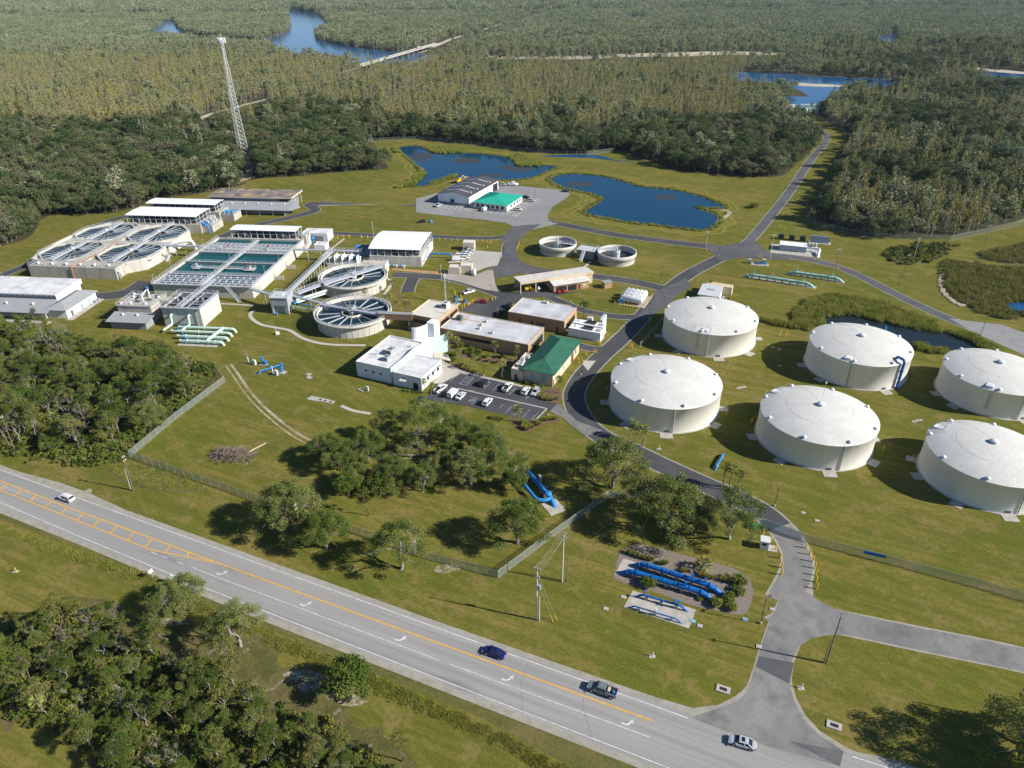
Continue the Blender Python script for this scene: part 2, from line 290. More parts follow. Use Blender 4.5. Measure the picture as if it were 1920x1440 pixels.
sheet('berm', [strip(grow(smooth_loop(wpx(P), 4), r_)+grow(smooth_loop(wpx(P), 4), r_)[:1], w_) for P in PONDS for r_, w_ in ((7.5, 1.6), (13, 2.2))], m_berm, .0105)
sheet('pond_bank', [grow(smooth_loop(wpx(P), 4), 1.6) for P in PONDS+[CANAL]], m_mud, .012)
sheet('pond_water', [smooth_loop(wpx(P), 4) for P in PONDS], m_pond, .014)
WEED = [[(775, 288), (800, 286), (812, 294), (790, 303), (772, 298)], [(850, 298), (880, 296), (900, 303), (870, 307)], [(940, 310), (985, 312), (1000, 318), (960, 322)], [(905, 326), (930, 325), (940, 331), (910, 333)], [(1060, 342), (1090, 340), (1110, 346), (1075, 350)], [(1230, 366), (1262, 368), (1270, 374), (1238, 374)]]
sheet('pond_weed', [ragged(smooth_loop(wpx(P), 6)) for P in WEED], mat('floating_weed', (.022, .035, .05), .4, col2=(.07, .065, .045), scale=.6), .0155)
sheet('canal_water', [smooth_loop(wpx(CANAL), 4)], m_canal, .014)
sheet('river_water', [smooth_loop(wpx(P), 4) for P in RIVER], m_river, .012)
SANDS = [[(1472, 156), (1495, 155), (1520, 157), (1550, 158), (1588, 161), (1570, 163), (1520, 162), (1495, 160)],
         [(913, 105), (1020, 106), (1100, 104), (1170, 101), (1280, 98), (1360, 96), (1440, 98), (1500, 99), (1500, 103), (1440, 104), (1360, 103), (1280, 106), (1170, 107), (1100, 111), (1020, 111), (913, 110)],
         [(1814, 124), (1850, 128), (1925, 134), (1990, 138), (1990, 142), (1920, 139), (1840, 132)], [(847, 129), (870, 128), (872, 133), (848, 133)]]
sheet('sand_bank', [smooth_loop(wpx(P), 4) for P in SANDS], m_sand, .018)
FARROAD = [(786, 99), (815, 87), (846, 73), (893, 60), (927, 49), (962, 36), (1004, 22), (1034, 12), (1060, 3)]
TRACKFAR = [(372, 224), (395, 214), (430, 205), (460, 196), (482, 191), (500, 186)]
SPOT = [[(820, 1062), (850, 1058), (866, 1066), (840, 1074), (815, 1072)], [(158, 920), (172, 915), (170, 928), (160, 930)], [(530, 1265), (570, 1255), (610, 1270), (560, 1280)], [(600, 1290), (690, 1310), (660, 1325), (615, 1312)], [(290, 1160), (360, 1160), (350, 1170), (300, 1172)]]
sheet('sand_patch', [smooth_loop(wpx(P), 3) for P in SPOT], layered('sandy_grass', [(.15, .13, .05), (.5, I3, .42, .58, (.42, .38, .30), .9), (1.6, I3, .45, .6, (.11, .105, .03), .8)]), .0095)
sheet('far_road', [strip(wpx(FARROAD), 11), strip(smooth_line(wpx(TRACKFAR)), 7), strip(wpx([(645, 136), (690, 122), (700, 118)]), 11)], m_sand, .016)
sheet('clearing', [wpx([(440, 285), (470, 283), (480, 300), (470, 335), (445, 345), (462, 320)])], m_track, .01)
WET = [(1765, 505), (1770, 490), (1800, 492), (1860, 500), (1920, 505), (2000, 510), (2000, 600), (1920, 597), (1880, 598), (1830, 585), (1790, 560), (1768, 530)]
sheet('wetland', [smooth_loop(wpx(WET), 3), smooth_loop(wpx([(1657, 478), (1672, 464), (1710, 460), (1765, 456), (1790, 462), (1760, 485), (1712, 499), (1675, 494)]), 3), smooth_loop(wpx([(1830, 480), (1870, 466), (1930, 455), (2000, 450), (2000, 500), (1920, 500), (1860, 492)]), 3)], m_rough, .010)
# dirt tracks and worn rings round the ponds
TR = [(428, 684), (445, 708), (462, 733), (486, 760), (510, 782), (540, 806), (575, 827), (620, 842), (680, 852), (740, 856), (800, 856), (850, 855)]
trk = smooth_line(wpx(TR))
def offs(line, d):
    P = [Vector((p[0], p[1], 0)) for p in line]; o = []
    for i, p in enumerate(P):
        t = (P[min(i+1, len(P)-1)]-P[max(i-1, 0)]).normalized(); o.append(p+Vector((-t.y, t.x, 0))*d)
    return o
sheet('dirt_track', [strip(offs(trk, .9), .9), strip(offs(trk, -.9), .55), strip(smooth_line(wpx([(1300, 425), (1350, 412), (1368, 398), (1350, 392)])), 2.5)], m_track, .012)
# highway
HA = -23.9
def hw(s, t): return fr(HA, s, t)
sheet('shoulder', [[hw(-430, 90.6), hw(-430, 76.5), hw(-190, 76.4), hw(-150, 76.2), hw(-100, 75.3), hw(300, 75.9), hw(300, 95.5), hw(30, 94.6), hw(16, 92), hw(-12, 90.3), hw(-60, 89.9), hw(-150, 90.1), hw(-165, 91.3), hw(-176, 91.3), hw(-190, 90.2)]], m_shoulder, .010)
sheet('highway', [[hw(-430, 89.3), hw(-430, 77.9), hw(-190, 77.9), hw(-150, 77.4), hw(-110, 76.7), hw(300, 76.9), hw(300, 93.6), hw(30, 93.4), hw(22, 92.8), hw(-4, 89.2), hw(-150, 89)]], m_road, .014)
def hl(pts, w=.16): return strip([hw(*p) for p in pts], w)
sheet('white_edge_line', [hl([(-430, 88.7), (-190, 88.7), (-100, 88.4), (-4, 88.35)], .19), hl([(24, 92.4), (40, 92.9), (300, 93)], .19), hl([(-430, 79.3), (-183, 79.2), (-150, 78.2), (-117, 77.6), (-79, 77.45), (300, 77.7)], .19),
      hl([(-116, 81.15), (-52.3, 81.38)], .16), hl([(-50.4, 81.38), (-9.6, 81.8)], .16)] + [hl([(a, 81.25), (a+2, 81.22)], .18) for a in (-131.2, -127.9, -123, -118.4)], m_wl, .018)
HU = [(-430, 85.4), (-192, 85.3), (-170, 84.9), (-140, 84.85), (-115.6, 84.75), (-41, 85.05), (-10, 85.2)]
HLo = [(-430, 82.6), (-188, 82.55), (-172, 82.35), (-145, 82.0), (-132, 81.8), (-121.5, 83.4), (-115, 84.6)]
def lerp_t(L, s):
    for (a, b), (c, d) in zip(L, L[1:]):
        if a <= s <= c: return b+(d-b)*(s-a)/(c-a)
sheet('yellow_line', [hl(HU, .34), hl(HLo, .3)] + [strip([hw(s, lerp_t(HU, s)-.2), hw(s+.8, lerp_t(HLo, min(s+.8, -115.2))+.16)], .42) for s in [-122.7-6.0*i for i in range(0, 30)]], m_yl, .018)
def arrow(s, t):
    base = [(-1.1, -.55), (-.35, -.62), (.35, -.3), (.62, .22)]
    L = smooth_line([(x, y, 0) for x, y in base], 4)
    body = strip(L, .34); head = [(.22, .32), (1.25, -.02), (.85, .98)]
    return [[hw(s+p[0]*.95, t+p[1]*1.1) for p in q] for q in (body, [Vector((*p, 0)) for p in head])]
ar = []
for s, t in ((-110.6, 82.75), (-86.8, 82.8), (-62.7, 82.95), (-38.3, 83.05), (-14.1, 83.2)): ar += arrow(s, t)
sheet('turn_arrow', ar, m_wl, .018)
sheet('wire_shadow', [hl([(-36.0, 88.2), (-35.4, 83), (-32.6, 77.2)], .05), hl([(-23.8, 88.2), (-22.8, 83), (-18.8, 77)], .05)], mat('painted_wire_shadow', (.17, .17, .168), .8), .0185)  # shadows of the overhead wires, painted across the highway as thin darker lines
# site roads
def road(pts, w, k=6): return strip(smooth_line(wpx(pts), k), w)
mouth = wpx(zr((60, 1150), (200, 1105), (300, 1065), (345, 1030), (375, 985), (400, 890), (440, 760), (500, 590), (545, 495), (715, 470), (640, 770), (612, 850), (600, 965), (625, 1060), (680, 1165), (760, 1250), (905, 1345), (885, 1432), (500, 1325), (250, 1235), (80, 1170)))
edge = wpx(zr((0, 1140), (75, 1100), (200, 1085), (290, 1040), (340, 1000), (368, 960), (395, 880), (432, 760), (495, 580), (540, 490), (555, 400), (730, 400), (735, 465), (660, 760), (625, 850), (612, 950), (640, 1050), (695, 1150), (775, 1235), (930, 1330), (1100, 1400), (1130, 1420), (900, 1365), (500, 1260), (150, 1170)))
BR = [(1455, 1180), (1500, 1160), (1540, 1160), (1600, 1172), (1700, 1193), (1800, 1213), (1920, 1238), (2100, 1285), (2400, 1380)]
tee = wpx(zr((520, 560), (700, 450), (740, 480), (800, 520), (880, 552), (1000, 580), (1000, 695), (900, 690), (800, 695), (720, 715), (660, 750), (625, 800), (500, 760)))
DR = [(1466, 1130), (1489, 1085), (1496, 1052), (1484, 1018), (1462, 988), (1432, 962), (1385, 936), (1320, 908), (1250, 876), (1180, 842), (1125, 816), (1092, 785), (1076, 745), (1090, 710), (1124, 672), (1165, 635), (1196, 603), (1222, 572), (1250, 546), (1292, 514), (1340, 489), (1388, 466)]
sheet('road_edge', [edge, road(BR, 7.2), offs(tee, 0), road(DR, 7.6)], m_shoulder, .0125)
sheet('entrance_drive', [mouth, road(BR, 6.2), tee, road(DR[:5], 6.4)], m_drive, .0165)
sheet('road_patch', [wpx(zr((412, 870), (430, 810), (625, 850), (600, 968))), wpx(zr((600, 1290), (905, 1345), (885, 1432)))], m_asph, .020)
R1 = road(DR[4:], 6.6)
sheet('site_road', [R1], m_asph2, .019)
SR = [([(1388, 466), (1412, 444), (1440, 411), (1480, 360), (1520, 300), (1546, 268), (1549, 254), (1533, 238), (1510, 222), (1496, 214)], 5.2), ([(1340, 464), (1388, 467), (1440, 475), (1500, 484), (1563, 498), (1613, 518), (1680, 552), (1747, 584), (1813, 611), (1880, 640), (2000, 690)], 5.2),
      ([(1010, 412), (1050, 420), (1100, 430), (1160, 441), (1220, 449), (1290, 458), (1360, 466)], 6.5), ([(1000, 405), (972, 425), (956, 455), (953, 478), (962, 498), (995, 509), (1040, 512), (1110, 518), (1165, 525), (1215, 534), (1255, 545)], 6),
      ([(975, 432), (945, 444), (900, 447), (820, 444), (740, 442), (680, 440), (620, 437)], 4.6), ([(1010, 545), (1040, 561), (1085, 579), (1110, 586), (1160, 594), (1200, 594)], 4.2),
      ([(800, 384), (740, 388), (690, 386), (620, 382), (580, 383), (590, 395), (540, 409), (490, 420), (440, 434), (405, 450)], 6),
      ([(736, 515), (780, 517), (830, 520), (862, 526), (900, 538), (935, 551), (975, 566)], 6), ([(775, 520), (768, 535), (764, 548)], 5.5), ([(-40, 532), (45, 500), (80, 478), (140, 445), (200, 416), (250, 403), (300, 395)], 5.5),
      ([(95, 562), (190, 556), (240, 548), (275, 528)], 9), ([(1140, 655), (1110, 654), (1085, 648)], 4)]
sheet('road_edge_inner', [road(p, w+.9) for p, w in SR], m_shoulder, .0115)
sheet('access_road', [road(p, w) for p, w in SR[:2]], m_asph, .021)
sheet('plant_road', [road(p, w) for p, w in SR[2:]], m_asph2, .023)
sheet('junction', [wpx(zq((330, 345), (385, 300), (400, 330), (480, 400), (600, 420), (600, 445), (330, 430), (210, 450), (120, 350), (215, 362))), wpx(zd((1420, 610), (1560, 550), (1600, 610), (1480, 700), (1270, 880), (1030, 925), (1160, 860), (1300, 720), (1290, 660))),
      wpx(zc((1440, 560), (1690, 540), (1570, 610), (1500, 680), (1470, 780), (1510, 860), (1640, 905), (1800, 930), (1480, 965), (1300, 1000), (1280, 920), (1170, 935), (1330, 890), (1380, 760), (1370, 700), (1340, 690)))], m_asph, .025)
sheet('yard', [wpx(zc((1330, 1130), (1500, 1108), (1780, 1120), (2000, 1110), (1790, 1150), (1560, 1165), (1480, 1200), (1380, 1290), (1250, 1330), (990, 1265), (1130, 1190), (1250, 1180), (1320, 1160)))], m_asph2, .027)
sheet('back_lot', [wpx(zk((0, 400), (270, 330), (610, 130), (975, 235), (1200, 245), (1740, 298), (1850, 335), (1830, 372), (1640, 500), (1575, 600), (1590, 665), (1700, 700), (1480, 755), (1350, 785), (1190, 740), (1070, 690), (830, 655), (500, 625), (200, 590), (0, 562)))], m_lot, .025)
sheet('back_apron', [wpx(zq((1500, 770), (1600, 785), (1800, 808), (1920, 852), (2100, 920), (2100, 1050), (1920, 978), (1800, 925), (1700, 880), (1600, 830)))], m_lot, .025)
sheet('concrete_yard', [wpx(zc((860, 945), (900, 945), (1110, 985), (1230, 928), (1280, 928), (1300, 1050), (1322, 1112), (1200, 1092), (1000, 1030), (860, 1000)))], m_apron, .029)
sheet('gravel_yard', [wpx(zc((975, 775), (1130, 765), (1360, 780), (1318, 892), (1230, 905), (1115, 950), (1100, 860), (900, 870)))], m_gravel, .029)
sheet('sand_strip', [wpx(zc((430, 912), (870, 948), (860, 972), (430, 930)))], mat('orange_sand', (.42, .26, .12), .95, col2=(.34, .22, .11)), .029)
lot = wpx(za((600, 800), (650, 745), (705, 655), (862, 615), (1090, 664), (1310, 712), (1412, 760), (1440, 812), (1560, 832), (1620, 900), (1700, 1000), (1600, 930), (1480, 880), (1400, 965), (1100, 895), (900, 850)))
sheet('parking_lot', [lot], m_asph2, .027)
sheet('lot_edge', [wpx(za((1560, 832), (1590, 860), (1700, 960), (1890, 1030), (1760, 1065), (1720, 1040), (1640, 980), (1590, 930), (1500, 890)))], m_drive, .029)
def lines(pairs, w, z=0): return [strip(wpx(p), w) for p in pairs]
zp = zo(820, 690, 6.857)
sheet('parking_line', lines([zp((160, 178), (275, 80)), zp((285, 205), (390, 105)), (zp((285, 205), (370, 222))), zp((370, 222), (485, 120)), zp((390, 105), (485, 120)), zp((600, 275), (690, 185)), zp((705, 298), (800, 205)), zp((920, 348), (1012, 252)), zp((1140, 400), (1230, 300)), zp((1290, 372), (1350, 318)),
      zp((870, 585), (960, 495)), zp((980, 612), (1070, 520)), zp((1092, 640), (1185, 545)), zp((1207, 668), (1300, 572)), zp((800, 520), (848, 470)), zp((440, 470), (520, 390)), zp((415, 368), (520, 390)), zp((380, 290), (490, 298))] +
      [zp((300+i*28, 203-i*14), (350+i*28, 190-i*14)) for i in range(0)] + [zp((310+22*i, 195-19*i), (375+22*i, 212-19*i)) for i in range(1, 5)] + [zp((430+16*i, 400-2*i), (400+22*i, 440-2*i)) for i in range(4)], .14), m_wlw, .031)
sheet('kerb', lines([zp((262, 265), (1410, 525)), zp((1240, 695), (1410, 525))], .5) , m_walk, .033)
sheet('lot_marking', lines([zk((275+58*i, 515+6*i), (330+58*i, 475+6*i)) for i in range(6)] + [zk((880+70*i, 585+4*i), (930+70*i, 545+4*i)) for i in range(4)] + [zk((1180+60*i, 520-30*i), (1270+60*i, 545-30*i)) for i in range(4)], .35), m_wl, .029)
sheet('planted_island', [wpx(zk((590, 540), (610, 515), (690, 515), (680, 535), (640, 555))), wpx(zk((1145, 605), (1170, 575), (1270, 572), (1240, 605), (1200, 622))), wpx(zk((1430, 440), (1430, 405), (1500, 405), (1480, 435)))], m_apron, .031)
sheet('footpath', [road(zb((190, 1078), (330, 1085), (470, 1095)), 1.3), road(zb((480, 1135), (448, 1165), (462, 1205), (540, 1255), (660, 1280), (780, 1305), (880, 1365), (1000, 1405), (1150, 1425), (1420, 1430)), 1.5), road([(640, 761), (662, 770), (695, 776)], 1.3), road(zd((690, 470), (750, 408)), 1.6),
      wpx(za((720, 520), (860, 590), (1000, 630), (1310, 705), (1300, 715), (1090, 664), (862, 615), (720, 690), (655, 690), (725, 600))), wpx(zd((690, 1245), (800, 1245), (730, 1330), (690, 1280))), road(zb((1580, 1000), (1640, 900), (1590, 860)), 1.5), road(zb((1050, 680), (1240, 530)), 1.2),
      road(zd((-30, 800), (-20, 900)), .1)], m_walk, .031)
sheet('garden_bed', [smooth_loop(wpx(za((740, 420), (880, 455), (1000, 500), (1200, 500), (1230, 540), (1100, 545), (900, 500), (740, 460))), 3), smooth_loop(wpx(za((760, 560), (850, 540), (960, 580), (990, 610), (930, 625), (840, 590))), 3), smooth_loop(wpx(za((1410, 800), (1450, 735), (1570, 720), (1570, 810), (1500, 830))), 3),
      smooth_loop(wpx(za((1210, 930), (1330, 960), (1440, 950), (1560, 935), (1570, 960), (1440, 985), (1340, 1045), (1270, 1010))), 3), wpx(zb((1620, 870), (1640, 890), (1800, 1150), (1770, 1150)))], m_bed, .012)
BED = zn((870, 830), (900, 700), (960, 655), (1040, 642), (1340, 720), (1560, 780), (1660, 830), (1698, 900), (1700, 960), (1665, 1050), (1590, 1062), (1460, 1035), (1340, 1010), (1150, 940), (980, 890), (875, 850))
sheet('mulch_bed', [smooth_loop(wpx(BED), 3)], m_mulch, .012)
sheet('pipe_slab', [wpx(zn((870, 825), (925, 727), (1030, 760), (1000, 840))), wpx(zn((927, 1018), (980, 920), (1360, 1035), (1318, 1148)))], m_slab, .022)
# ------------------------------------------------------------------ buildings and tanks
def site(name, label, cat, ang, s, t, group=None): return thing(name, label, cat, fr(ang, s, t), R(ang), group)
def rail(b, pts, z, h=1.05, sp=2.2, w=.085, z1=None):
    P = [Vector((p[0], p[1], p[2] if len(p) > 2 else z)) for p in pts]
    for a, c in zip(P, P[1:]):
        n = max(1, int((c-a).length/sp))
        for k in (h, h*.5): b.bar(a+Vector((0, 0, k)), c+Vector((0, 0, k)), w)
        for i in range(n+1):
            q = a.lerp(c, i/n); b.bar(q, q+Vector((0, 0, h)), w)
def opening(root, face, a, z, w, h, W, Dp, m=None, name='window', frame=None, x0=0, y0=0):
    """a panel let into one wall of a box building x0..W, y0..Dp; face is S N E W; a is the distance along the wall"""
    e = .03; b = MB(); f = MB(); q = .09
    def box(bb, a0, a1, z0, z1, d0, d1):
        if face == 'S': bb.box(a0, a1, y0-d1, y0-d0, z0, z1)
        elif face == 'N': bb.box(a0, a1, Dp+d0, Dp+d1, z0, z1)
        elif face == 'E': bb.box(W+d0, W+d1, a0, a1, z0, z1)
        else: bb.box(x0-d1, x0-d0, a0, a1, z0, z1)
    box(b, a, a+w, z, z+h, -.05, e)
    o = b.build(name, m or m_glass, root)
    if frame:
        box(f, a-q, a, z-q, z+h+q, -.05, .07); box(f, a+w, a+w+q, z-q, z+h+q, -.05, .07); box(f, a, a+w, z+h, z+h+q, -.05, .07); box(f, a, a+w, z-q, z, -.05, .09)
        f.build('frame', frame, o)
    return o
def flatroof(root, x0, x1, y0, y1, h, mw, mr, par=.4, pw=.28, mp=None, z0=0, seams=True):
    b = MB(); b.box(x0, x1, y0, y1, z0, h-par-.02); b.build('wall', mw, root)
    b = MB(); b.box(x0, x1, y0, y0+pw, h-par-.02, h); b.box(x0, x1, y1-pw, y1, h-par-.02, h); b.box(x0, x0+pw, y0+pw, y1-pw, h-par-.02, h); b.box(x1-pw, x1, y0+pw, y1-pw, h-par-.02, h)
    b.build('parapet', mp or mw, root)
    b = MB(); b.box(x0+pw, x1-pw, y0+pw, y1-pw, h-par-.05, h-par+.04); r = b.build('roof', mr, root)
    return r
def acunit(root, x, y, z, w, d, h, m=None):
    b = MB(); b.box(x-w/2, x+w/2, y-d/2, y+d/2, z+.2, z+h); b.box(x-w/2+.1, x+w/2-.1, y-d/2+.1, y+d/2-.1, z, z+.2)
    o = b.build('rooftop_unit', m or m_greyroof, root)
    g = MB(); g.box(x-w/2-.02, x-w/2, y-d/2+.2, y+d/2-.2, z+.4, z+h-.2); g.box(x-w/2+.2, x+w/2-.2, y-d/2-.02, y-d/2, z+.4, z+h-.2); g.cyl(x, y, z+h, z+h+.06, min(w, d)*.3, 12); g.build('grille', m_steeld, o)
    return o
def puck(root, name, x, y, z, r, h, m): b = MB(); b.cyl(x, y, z, z+h, r, 10); b.lathe([(r*1.5, h), (r*1.5, h+.18), (.01, h+.38)], 12, (x, y, z)); return b.build(name, m, root)

# storage tanks -----------------------------------------------------
def tank(label, loc, Rr, h, rise, rot, pipe=False, ladder=None, downpipe=None, hatch=None, antenna=False, cage=None, pads=((0, 0),)):
    t = thing('storage_tank', label, 'storage tank', (loc[0], loc[1], 0), 0, 'white domed storage tanks')
    b = MB(); b.lathe([(Rr+.5, 0), (Rr+.5, .12), (Rr+.02, .14)], 96, close=False); b.build('footing', m_slab, t)
    b = MB(); b.lathe([(Rr, 0), (Rr, h-.45), (Rr+.12, h-.4), (Rr+.12, h-.02), (Rr, h)], 128, close=False); b.build('wall', m_tank, t)
    Rc = (Rr*Rr+rise*rise)/(2*rise); prof = []
    def dz(r): return h+math.sqrt(Rc*Rc-r*r)-(Rc-rise)
    for i in range(17): r = Rr*(1-i/16); prof.append((max(r, .001), dz(r)))
    b = MB(); b.lathe(prof, 128, close=False); b.build('roof', m_dome, t)
    b = MB(); rr = Rr*.56; b.lathe([(rr+.05, dz(rr+.05)+.004), (rr+.03, dz(rr)+.03), (rr-.03, dz(rr)+.03), (rr-.05, dz(rr-.05)+.004)], 96, close=False)
    for a in (rot, rot+1.3, rot+2.9):
        for k in range(8):
            r0, r1 = Rr*(.08+k*.11), Rr*(.08+(k+1)*.11); p = [(r0*math.cos(a+.02*k), r0*math.sin(a+.02*k), dz(r0)+.012), (r1*math.cos(a+.02*(k+1)), r1*math.sin(a+.02*(k+1)), dz(r1)+.012)]
            b.tube(p, .035, 4, False)
    b.build('seam', mat('roof_seam', (.56, .55, .52), .8), t)
    b = MB(); b.cyl(0, 0, dz(0)-.1, dz(0)+.35, .7, 16); b.lathe([(1.15, .35), (1.2, .42), (.9, .72), (.02, .85)], 20, (0, 0, dz(0))); b.build('center_vent', m_wpipe, t)
    for k in range(8):
        a = rot+k*math.pi/4; r = Rr*.955; x, y = r*math.cos(a), r*math.sin(a)
        b = MB(); b.cyl(x, y, dz(r)-.1, dz(r)+.3, .36, 12); b.lathe([(.62, .28), (.64, .34), (.45, .58), (.02, .66)], 14, (x, y, dz(r))); b.build('rim_vent', m_wpipe, t)
    for a in pads:
        a, w = a; c, s = math.cos(a), math.sin(a); b = MB(); b.box(Rr-.3, Rr+3, -1.3-w, 1.3+w, 0, .11, rz=a); b.build('splash_pad', m_slab, t)
    a = hatch if hatch is not None else rot+.35; r = Rr*.9
    b = MB(); b.box(r-1.1, r+.9, -1, 1, dz(r)-.35, dz(r)+.35, rz=a); o = b.build('roof_hatch', m_wpipe, t)
    b = MB(); b.box(r-1.15, r-.05, -.85, .85, dz(r)+.35, dz(r)+.42, rz=a); b.build('lid', m_white, o)
    if cage is not None:
        b = MB(); c, s = math.cos(a), math.sin(a)
        def pl(r_, q): return (r_*c-q*s, r_*s+q*c, dz(min(r_, Rr)))
        rail(b, [pl(Rr, -2.6), pl(Rr-4, -2.6), pl(Rr-4, 2.6), pl(Rr, 2.6)], 0, 1.1, 1.3, .05); b.build('guard_rail', m_steel, t)
    if ladder is not None:
        b = MB(); c, s = math.cos(ladder), math.sin(ladder)
        for q in (-.35, .35): b.bar(((Rr+.2)*c-q*s, (Rr+.2)*s+q*c, 2.2), ((Rr+.2)*c-q*s, (Rr+.2)*s+q*c, h+1), .05)
        for k in range(int((h-2)/.4)): z = 2.3+k*.4; b.bar(((Rr+.2)*c+.35*s, (Rr+.2)*s-.35*c, z), ((Rr+.2)*c-.35*s, (Rr+.2)*s+.35*c, z), .04)
        for k in range(5): b.lathe([(.42, 0), (.42, .06)], 10, ((Rr+.55)*c, (Rr+.55)*s, 3+k*1.2), close=False)
        b.build('ladder', m_greyroof, t)
    if downpipe is not None:
        c, s = math.cos(downpipe), math.sin(downpipe); b = MB(); b.tube([((Rr+.2)*c, (Rr+.2)*s, .1), ((Rr+.2)*c, (Rr+.2)*s, h-.2)], .13, 8)
        for k in range(6): b.box(Rr, Rr+.25, -.2, .2, .8+k*1.4, .95+k*1.4, rz=downpipe)
        b.build('downpipe', m_greyroof, t)
    for a, w in pads[:1]:
        b = MB(); b.box(Rr-.05, Rr+.06, -.75, .75, .25, .95, rz=a); b.build('manway', m_steeld, t)
    if pipe:
        a = pipe; c, s = math.cos(a), math.sin(a); q = lambda r_, z: (r_*c, r_*s, z)
        b = MB(); b.tube(bend([q(Rr-2.3, h-.2), q(Rr-2.3, h+1.5), q(Rr+.75, h+1.5), q(Rr+.75, .1)], 1.1, 7), .42, 14)
        for z in (1.5, 4, 6.5): b.lathe([(.43, 0), (.55, .01), (.55, .16), (.43, .17)], 14, q(Rr+.75, z))
        for z in (2, 6): b.box(Rr, Rr+.8, -.12, .12, z, z+.2, rz=a)
        b.build('inlet_pipe', m_blue, t)
        a2 = a+1.75; b = MB(); x, y = Rr*.97*math.cos(a2), Rr*.97*math.sin(a2); b.cyl(x, y, dz(Rr)-.2, dz(Rr)+1.6, .3, 10); b.build('vent_pipe', m_blue2, t)
    if antenna:
        b = MB(); b.bar((0, 0, dz(0)), (0, 0, dz(0)+7.5), .07); b.box(-.2, .2, -.2, .2, dz(0)+7.2, dz(0)+7.6); b.build('antenna', m_steel, t)
    return t
def d(x): return R(x)
PD = [(d(-100), .5), (d(-145), .2), (d(168), .2), (d(-42), .3), (d(5), 0)]
tank('white domed tank beside the road bend, farthest back, with railed hatch and ladder', (74.2, 240.8), 16.9, 8.9, 2.7, d(20), ladder=d(-118), hatch=d(-112), cage=1, downpipe=d(-106), pads=[(d(-92), .6), (d(-138), .2), (d(-52), .4), (d(-8), 0), (d(178), 0)])
tank('white domed tank nearest the parking lot, two palms against its wall', (48.4, 193.2), 17.1, 8.6, 2.8, d(8), downpipe=d(-92), hatch=d(128), cage=1, pads=[(d(-98), .6), (d(-138), .2), (d(178), .2), (d(-45), .4), (d(-12), 0)])
tank('white domed tank with tall blue inlet pipe bent over its rim', (119.2, 216.2), 16.3, 9.1, 2.8, d(15), pipe=d(-64), hatch=d(-128), downpipe=d(-122), pads=[(d(-80), .3), (d(-150), .2), (d(176), .2)])
tank('white domed tank carrying a thin whip antenna at its crown', (88.8, 173.1), 16.1, 8.5, 2.9, d(10), antenna=True, downpipe=d(-86), hatch=d(128), cage=1, pads=[(d(-96), .5), (d(-140), .2), (d(178), .3), (d(-46), .4), (d(-5), 0)])
tank('white domed tank cut by the right edge, upper of the two there', (154.7, 196.9), 15.3, 8.9, 2.8, d(16), hatch=d(-130), ladder=d(-126), downpipe=d(-92), pads=[(d(-84), .4), (d(-155), .3), (d(178), .2)])
tank('white domed tank cut by the right edge, closest to the camera', (127.1, 153.6), 15.2, 8.6, 2.9, d(12), downpipe=d(-88), hatch=d(128), cage=1, pads=[(d(-97), .5), (d(-138), .2), (d(178), .3), (d(150), 0)])

# white office block at the car park -------------------------------
t = site('office_building', 'white flat-roofed office block with raised stair tower and pale teal curved wall', 'building', S1, -135, 172.7)
flatroof(t, 0, 14, 0, 21.5, 5.8, m_wwall, m_white, .5)
b = MB(); b.prism([(8, 21.5), (14, 21.5), (19, 28), (13.5, 28.6)], 0, 5.2); b.build('wing', m_wwall, t)
b = MB(); P = [(14.0, -.15), (14.2, 8), (14.6, 14.6), (16, 20), (18.2, 25), (20.2, 28.6)]; Hh = [6.1, 6.1, 6.9, 7, 7, 7.05]
for (a, c), h0, h1 in zip(zip(P, P[1:]), Hh, Hh[1:]):
    dx, dy = c[0]-a[0], c[1]-a[1]; L = math.hypot(dx, dy); nx, ny = -dy/L*.35, dx/L*.35
    lo = [(a[0], a[1], 0), (c[0], c[1], 0), (c[0]+nx, c[1]+ny, 0), (a[0]+nx, a[1]+ny, 0)]; hi = [(p[0], p[1], h) for p, h in zip(lo, (h0, h1, h1, h0))]
    b.add(lo+hi, [(3, 2, 1, 0), (4, 5, 6, 7), (0, 1, 5, 4), (1, 2, 6, 5), (2, 3, 7, 6), (3, 0, 4, 7)])
b.build('curved_wall', m_teal, t)
flatroof(t, 14.75, 25.6, -.3, 13.6, 5.0, m_wwall, m_white, .3)
b = MB(); b.prism([(14.9, 13.6), (22, 13.6), (19.5, 19), (16.4, 19)], 0, 4.2); b.build('entrance_block', m_wwall, t)
b = MB(); b.box(12.4, 15.4, 27.2, 31.2, 0, 10.6); b.build('stair_tower', m_wwall, t)
b = MB()
for k in range(9):
    a0, a1 = k/9, (k+1)/9
    p = lambda u: (9.0+4.4*math.sin(u*1.45), 22.5+8.0*(1-math.cos(u*1.45)))
    a, c = p(a0), p(a1); b.prism([a, c, (c[0]-.3, c[1]+.25), (a[0]-.3, a[1]+.25)], 0, 9.9+.5*a0)
b.prism([(9.2, 22.8), (12.4, 27.3), (12.4, 31), (11.5, 31)], 0, 6.6); b.build('tower_wing', m_wwall, t)
acunit(t, 7.6, 10.2, 5.3, 2.2, 3.6, 1.9); acunit(t, 8.9, 5.6, 5.3, 1.8, 2.4, 1.5)
b = MB(); b.tube([(3.6, 7.5, 5.3), (3.6, 7.5, 7.4)], .22, 8); b.build('flue', m_steel, t)
b = MB(); b.tube([(11.5, 17.2, 5.3), (11.5, 17.2, 6.2)], .3, 8); b.build('roof_vent', m_steel, t)
for k in range(3): opening(t, 'S', 3.3+k*3.0, 2.5, .9, .75, 14, 21.5)
